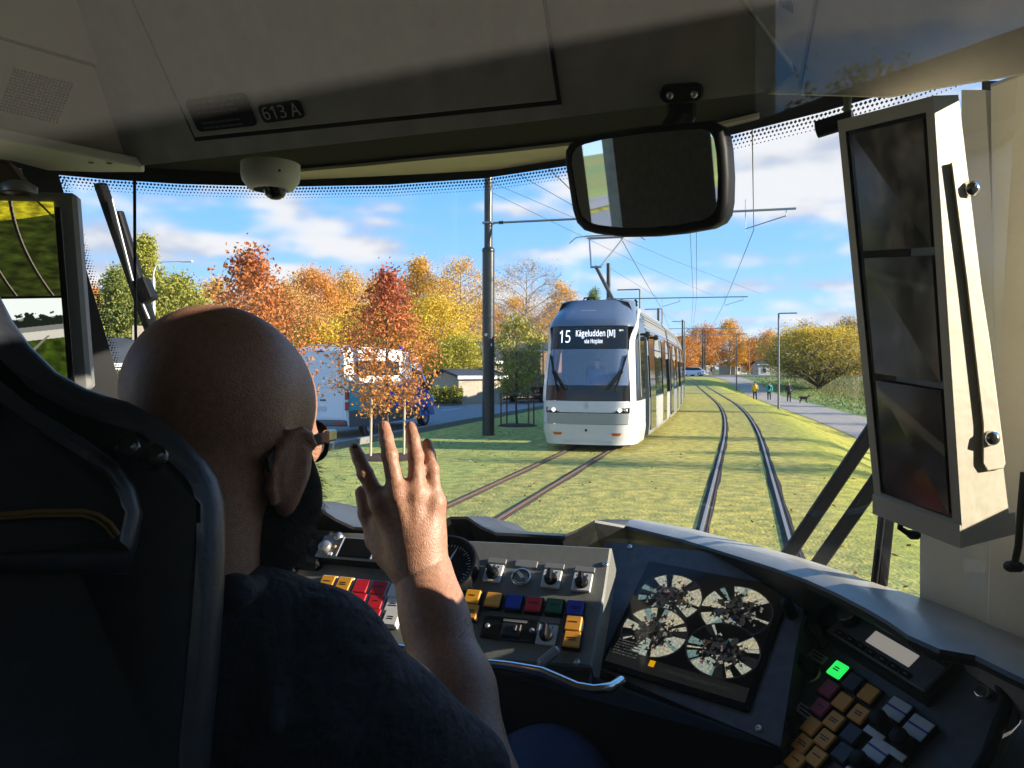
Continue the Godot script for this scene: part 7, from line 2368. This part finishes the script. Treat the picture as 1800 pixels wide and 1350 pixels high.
	# thumb, leaving the palm's side near its base, in front of the palm
	hand.append(limb(px(706, 985, .938), px(664, 948, .962), .022, .016, .014))
	hand.append(limb(px(690, 975, .950), px(672, 915, .955), .018, .014, .014))
	hand.append(limb(px(664, 948, .962), px(645, 902, .968), .0135, .0112, .006))
	hand.append(limb(px(645, 902, .968), px(636, 866, .974), .0110, .0088, .004))
	var hand_m := nets(hand, .0028)
	var arm_m := nets(arm, .0055)
	# trunk under the shirt, so that the body is whole
	var nb: Vector3 = L.call(-.008, -.215, .065)
	var torso := [limb(nb + Vector3(0, .05, 0), nb - Vector3(0, .06, 0), .058, .065, .04), limb(px(330, 1160, .63), S, .030, .030, .04), limb(px(425, 1270, .67), px(420, 1560, .70), .08, .10, .06)]
	var torso_m := nets(torso, .012)
	put("body", joined([head_m, hand_m, arm_m, torso_m]), M.skin, t)
	var beard_m := nets([
		E.call(0, -.112, -.064, .060, .052, .058, .02), E.call(0, -.138, -.056, .050, .040, .052, .02),
		limb(L.call(.0725, -.060, -.026), L.call(.064, -.11, -.030), .0085, .022, .014), limb(L.call(-.0735, -.045, -.026), L.call(-.064, -.10, -.030), .0085, .020, .014),
		limb(L.call(.060, -.10, -.022), L.call(.046, -.140, -.020), .022, .026, .02), limb(L.call(-.060, -.10, -.022), L.call(-.046, -.140, -.020), .022, .026, .02),
		limb(L.call(.052, -.135, .004), L.call(.02, -.175, .0), .020, .030, .02), limb(L.call(.040, -.15, -.02), L.call(.0, -.185, -.01), .032, .030, .02), limb(L.call(.02, -.158, -.012), L.call(-.03, -.155, -.02), .028, .028, .02),
		limb(L.call(-.028, -.082, -.104), L.call(.028, -.082, -.104), .008, .008, .008)], .0045)
	var bd := put("beard", beard_m, M.beard, t)
	# bristles standing out of the beard
	var ba: Array = beard_m.surface_get_arrays(0)
	var bv: PackedVector3Array = ba[Mesh.ARRAY_VERTEX]
	var bn: PackedVector3Array = ba[Mesh.ARRAY_NORMAL]
	var br := RandomNumberGenerator.new()
	br.seed = 31
	var sv := PackedVector3Array()
	var sn := PackedVector3Array()
	for i in 9000:
		var k := br.randi() % bv.size()
		var nn := bn[k]
		var p := bv[k] + gauss(br) * .002
		var d := (nn * .9 - hb.y * .7 + gauss(br) * .35).normalized() * br.randf_range(.004, .011)
		var w := d.cross(nn + gauss(br) * .2).normalized() * .00035
		sv.append(p - w); sv.append(p + w); sv.append(p + d)
		for q in 3: sn.append(nn)
	put("bristles", arr_mesh(sv, sn, PackedColorArray()), M.beard, bd).set_meta("kind", "stuff")
	# fine dark hairs on the forearm
	var hr := RandomNumberGenerator.new()
	hr.seed = 12
	var hv := PackedVector3Array()
	var hn := PackedVector3Array()
	var axis := [[px(742, 1010, .925), .029], [px(765, 1090, .895), .036], [px(796, 1215, .845), .0435], [px(825, 1340, .80), .0465]]
	for i in 2600:
		var f := hr.randf() * 2.999
		var a0: Array = axis[int(f)]
		var a1: Array = axis[int(f) + 1]
		var c: Vector3 = (a0[0] as Vector3).lerp(a1[0], f - int(f))
		var rad := lerpf(a0[1], a1[1], f - int(f)) * .97
		var along: Vector3 = ((a0[0] as Vector3) - a1[0]).normalized()
		var out := along.cross(gauss(hr)).normalized()
		var p := c + out * rad
		var dirh := (along * .8 + out * .35 + gauss(hr) * .35 - out.cross(along) * .5).normalized() * hr.randf_range(.006, .013)
		var w := dirh.cross(out).normalized() * .00022
		hv.append(p - w); hv.append(p + w); hv.append(p + dirh + out * .001)
		for q in 3: hn.append(out)
	put("arm_hair", arr_mesh(hv, hn, PackedColorArray()), M.hair, t).set_meta("kind", "stuff")
	# the shirt: yoke, trunk and a short sleeve with folds
	var sh := [
		limb(px(400, 1102, .655), px(545, 1125, .655), .038, .040, .04),
		limb(px(400, 1102, .655), px(250, 1150, .61), .040, .045, .05),
		limb(px(425, 1260, .67), px(420, 1640, .70), .095, .125, .06),
		limb(px(470, 1190, .665), px(530, 1215, .66), .062, .058, .05),
		limb(px(560, 1132, .655), px(585, 1150, .66), .0385, .040, .02),
		limb(px(585, 1150, .66), px(690, 1272, .70), .044, .050, .02),
		limb(px(690, 1272, .70), px(800, 1370, .740), .051, .056, .02),
		limb(px(650, 1182, .655), px(700, 1290, .69), .018, .024, .02),
		limb(px(540, 1240, .65), px(700, 1360, .69), .036, .046, .04),
		limb(px(640, 1200, .640), px(755, 1340, .685), .007, .009, .015),
		limb(px(590, 1190, .63), px(680, 1340, .66), .006, .008, .015),
		limb(px(520, 1160, .61), px(590, 1300, .61), .006, .008, .015),
		limb(px(470, 1120, .61), px(480, 1280, .57), .006, .008, .015),
		limb(px(690, 1240, .675), px(660, 1340, .66), .006, .008, .015),
		["-c", px(866, 1395, .768), px(826, 1330, .80), .046, .042, .006],
	]
	put("shirt", nets(sh, .0065), M.shirt, t)
	put("collar", nets([limb(px(345, 1035, .66), px(412, 1040, .60), .012, .012, .01), limb(px(412, 1040, .60), px(470, 1035, .66), .012, .012, .01)], .005), M.shirt, t)
	put("trousers", nets([limb(px(500, 1640, .74), px(960, 1400, 1.02), .088, .078, .04), limb(px(960, 1400, 1.02), px(985, 1400, 1.06), .078, .070, .04), limb(px(975, 1400, 1.05), px(985, 2050, 1.12), .070, .055, .04), limb(px(430, 1640, .74), px(560, 1560, 1.05), .088, .078, .04), limb(px(560, 1560, 1.05), px(570, 2150, 1.12), .070, .055, .04)], .012), M.jeans, t)
	# sunglasses
	var g := Node3D.new()
	g.name = "sunglasses"
	t.add_child(g, true)
	for s in [-1.0, 1.0]:
		var b := MB.new()
		var pts := [L.call(s * .0765, -.066, .044), L.call(s * .0735, -.055, .020), L.call(s * .0755, -.050, -.03), L.call(s * .076, -.048, -.068), L.call(s * .070, -.048, -.088)]
		for i in 4:
			var a: Vector3 = pts[i]
			var e: Vector3 = pts[i + 1]
			var z := (e - a).normalized()
			var y := hb.y
			y = (y - z * y.dot(z)).normalized()
			b.box(Transform3D(Basis(y.cross(z), y, z), (a + e) * .5), Vector3(.0035, [.015, .013, .010, .012][i], a.distance_to(e) + .003), .0012)
		ob("temple", b, M.shell, g)
		ob("hinge_end", MB.new().box(Transform3D(hb, L.call(s * .072, -.047, -.084)), Vector3(.006, .011, .020), .0015), M.gold, g)
		var lp := []
		for q in rrect(.054, .042, .017, 5): lp.append(L.call(s * .036 + q.x, -.055 + q.y, -.104 + absf(s * .036 + q.x) * .16))
		ob("lens", MB.new().prism(lp, hb.z * .002), M.lens, g)
		lp.append(lp[0])
		lp.append(lp[1])
		ob("rim", MB.new().tube(lp, .0026, 6, false), M.shell, g)
	ob("bridge", MB.new().tube([L.call(-.010, -.048, -.112), L.call(0, -.045, -.116), L.call(.010, -.048, -.112)], .0022, 6), M.shell, g)
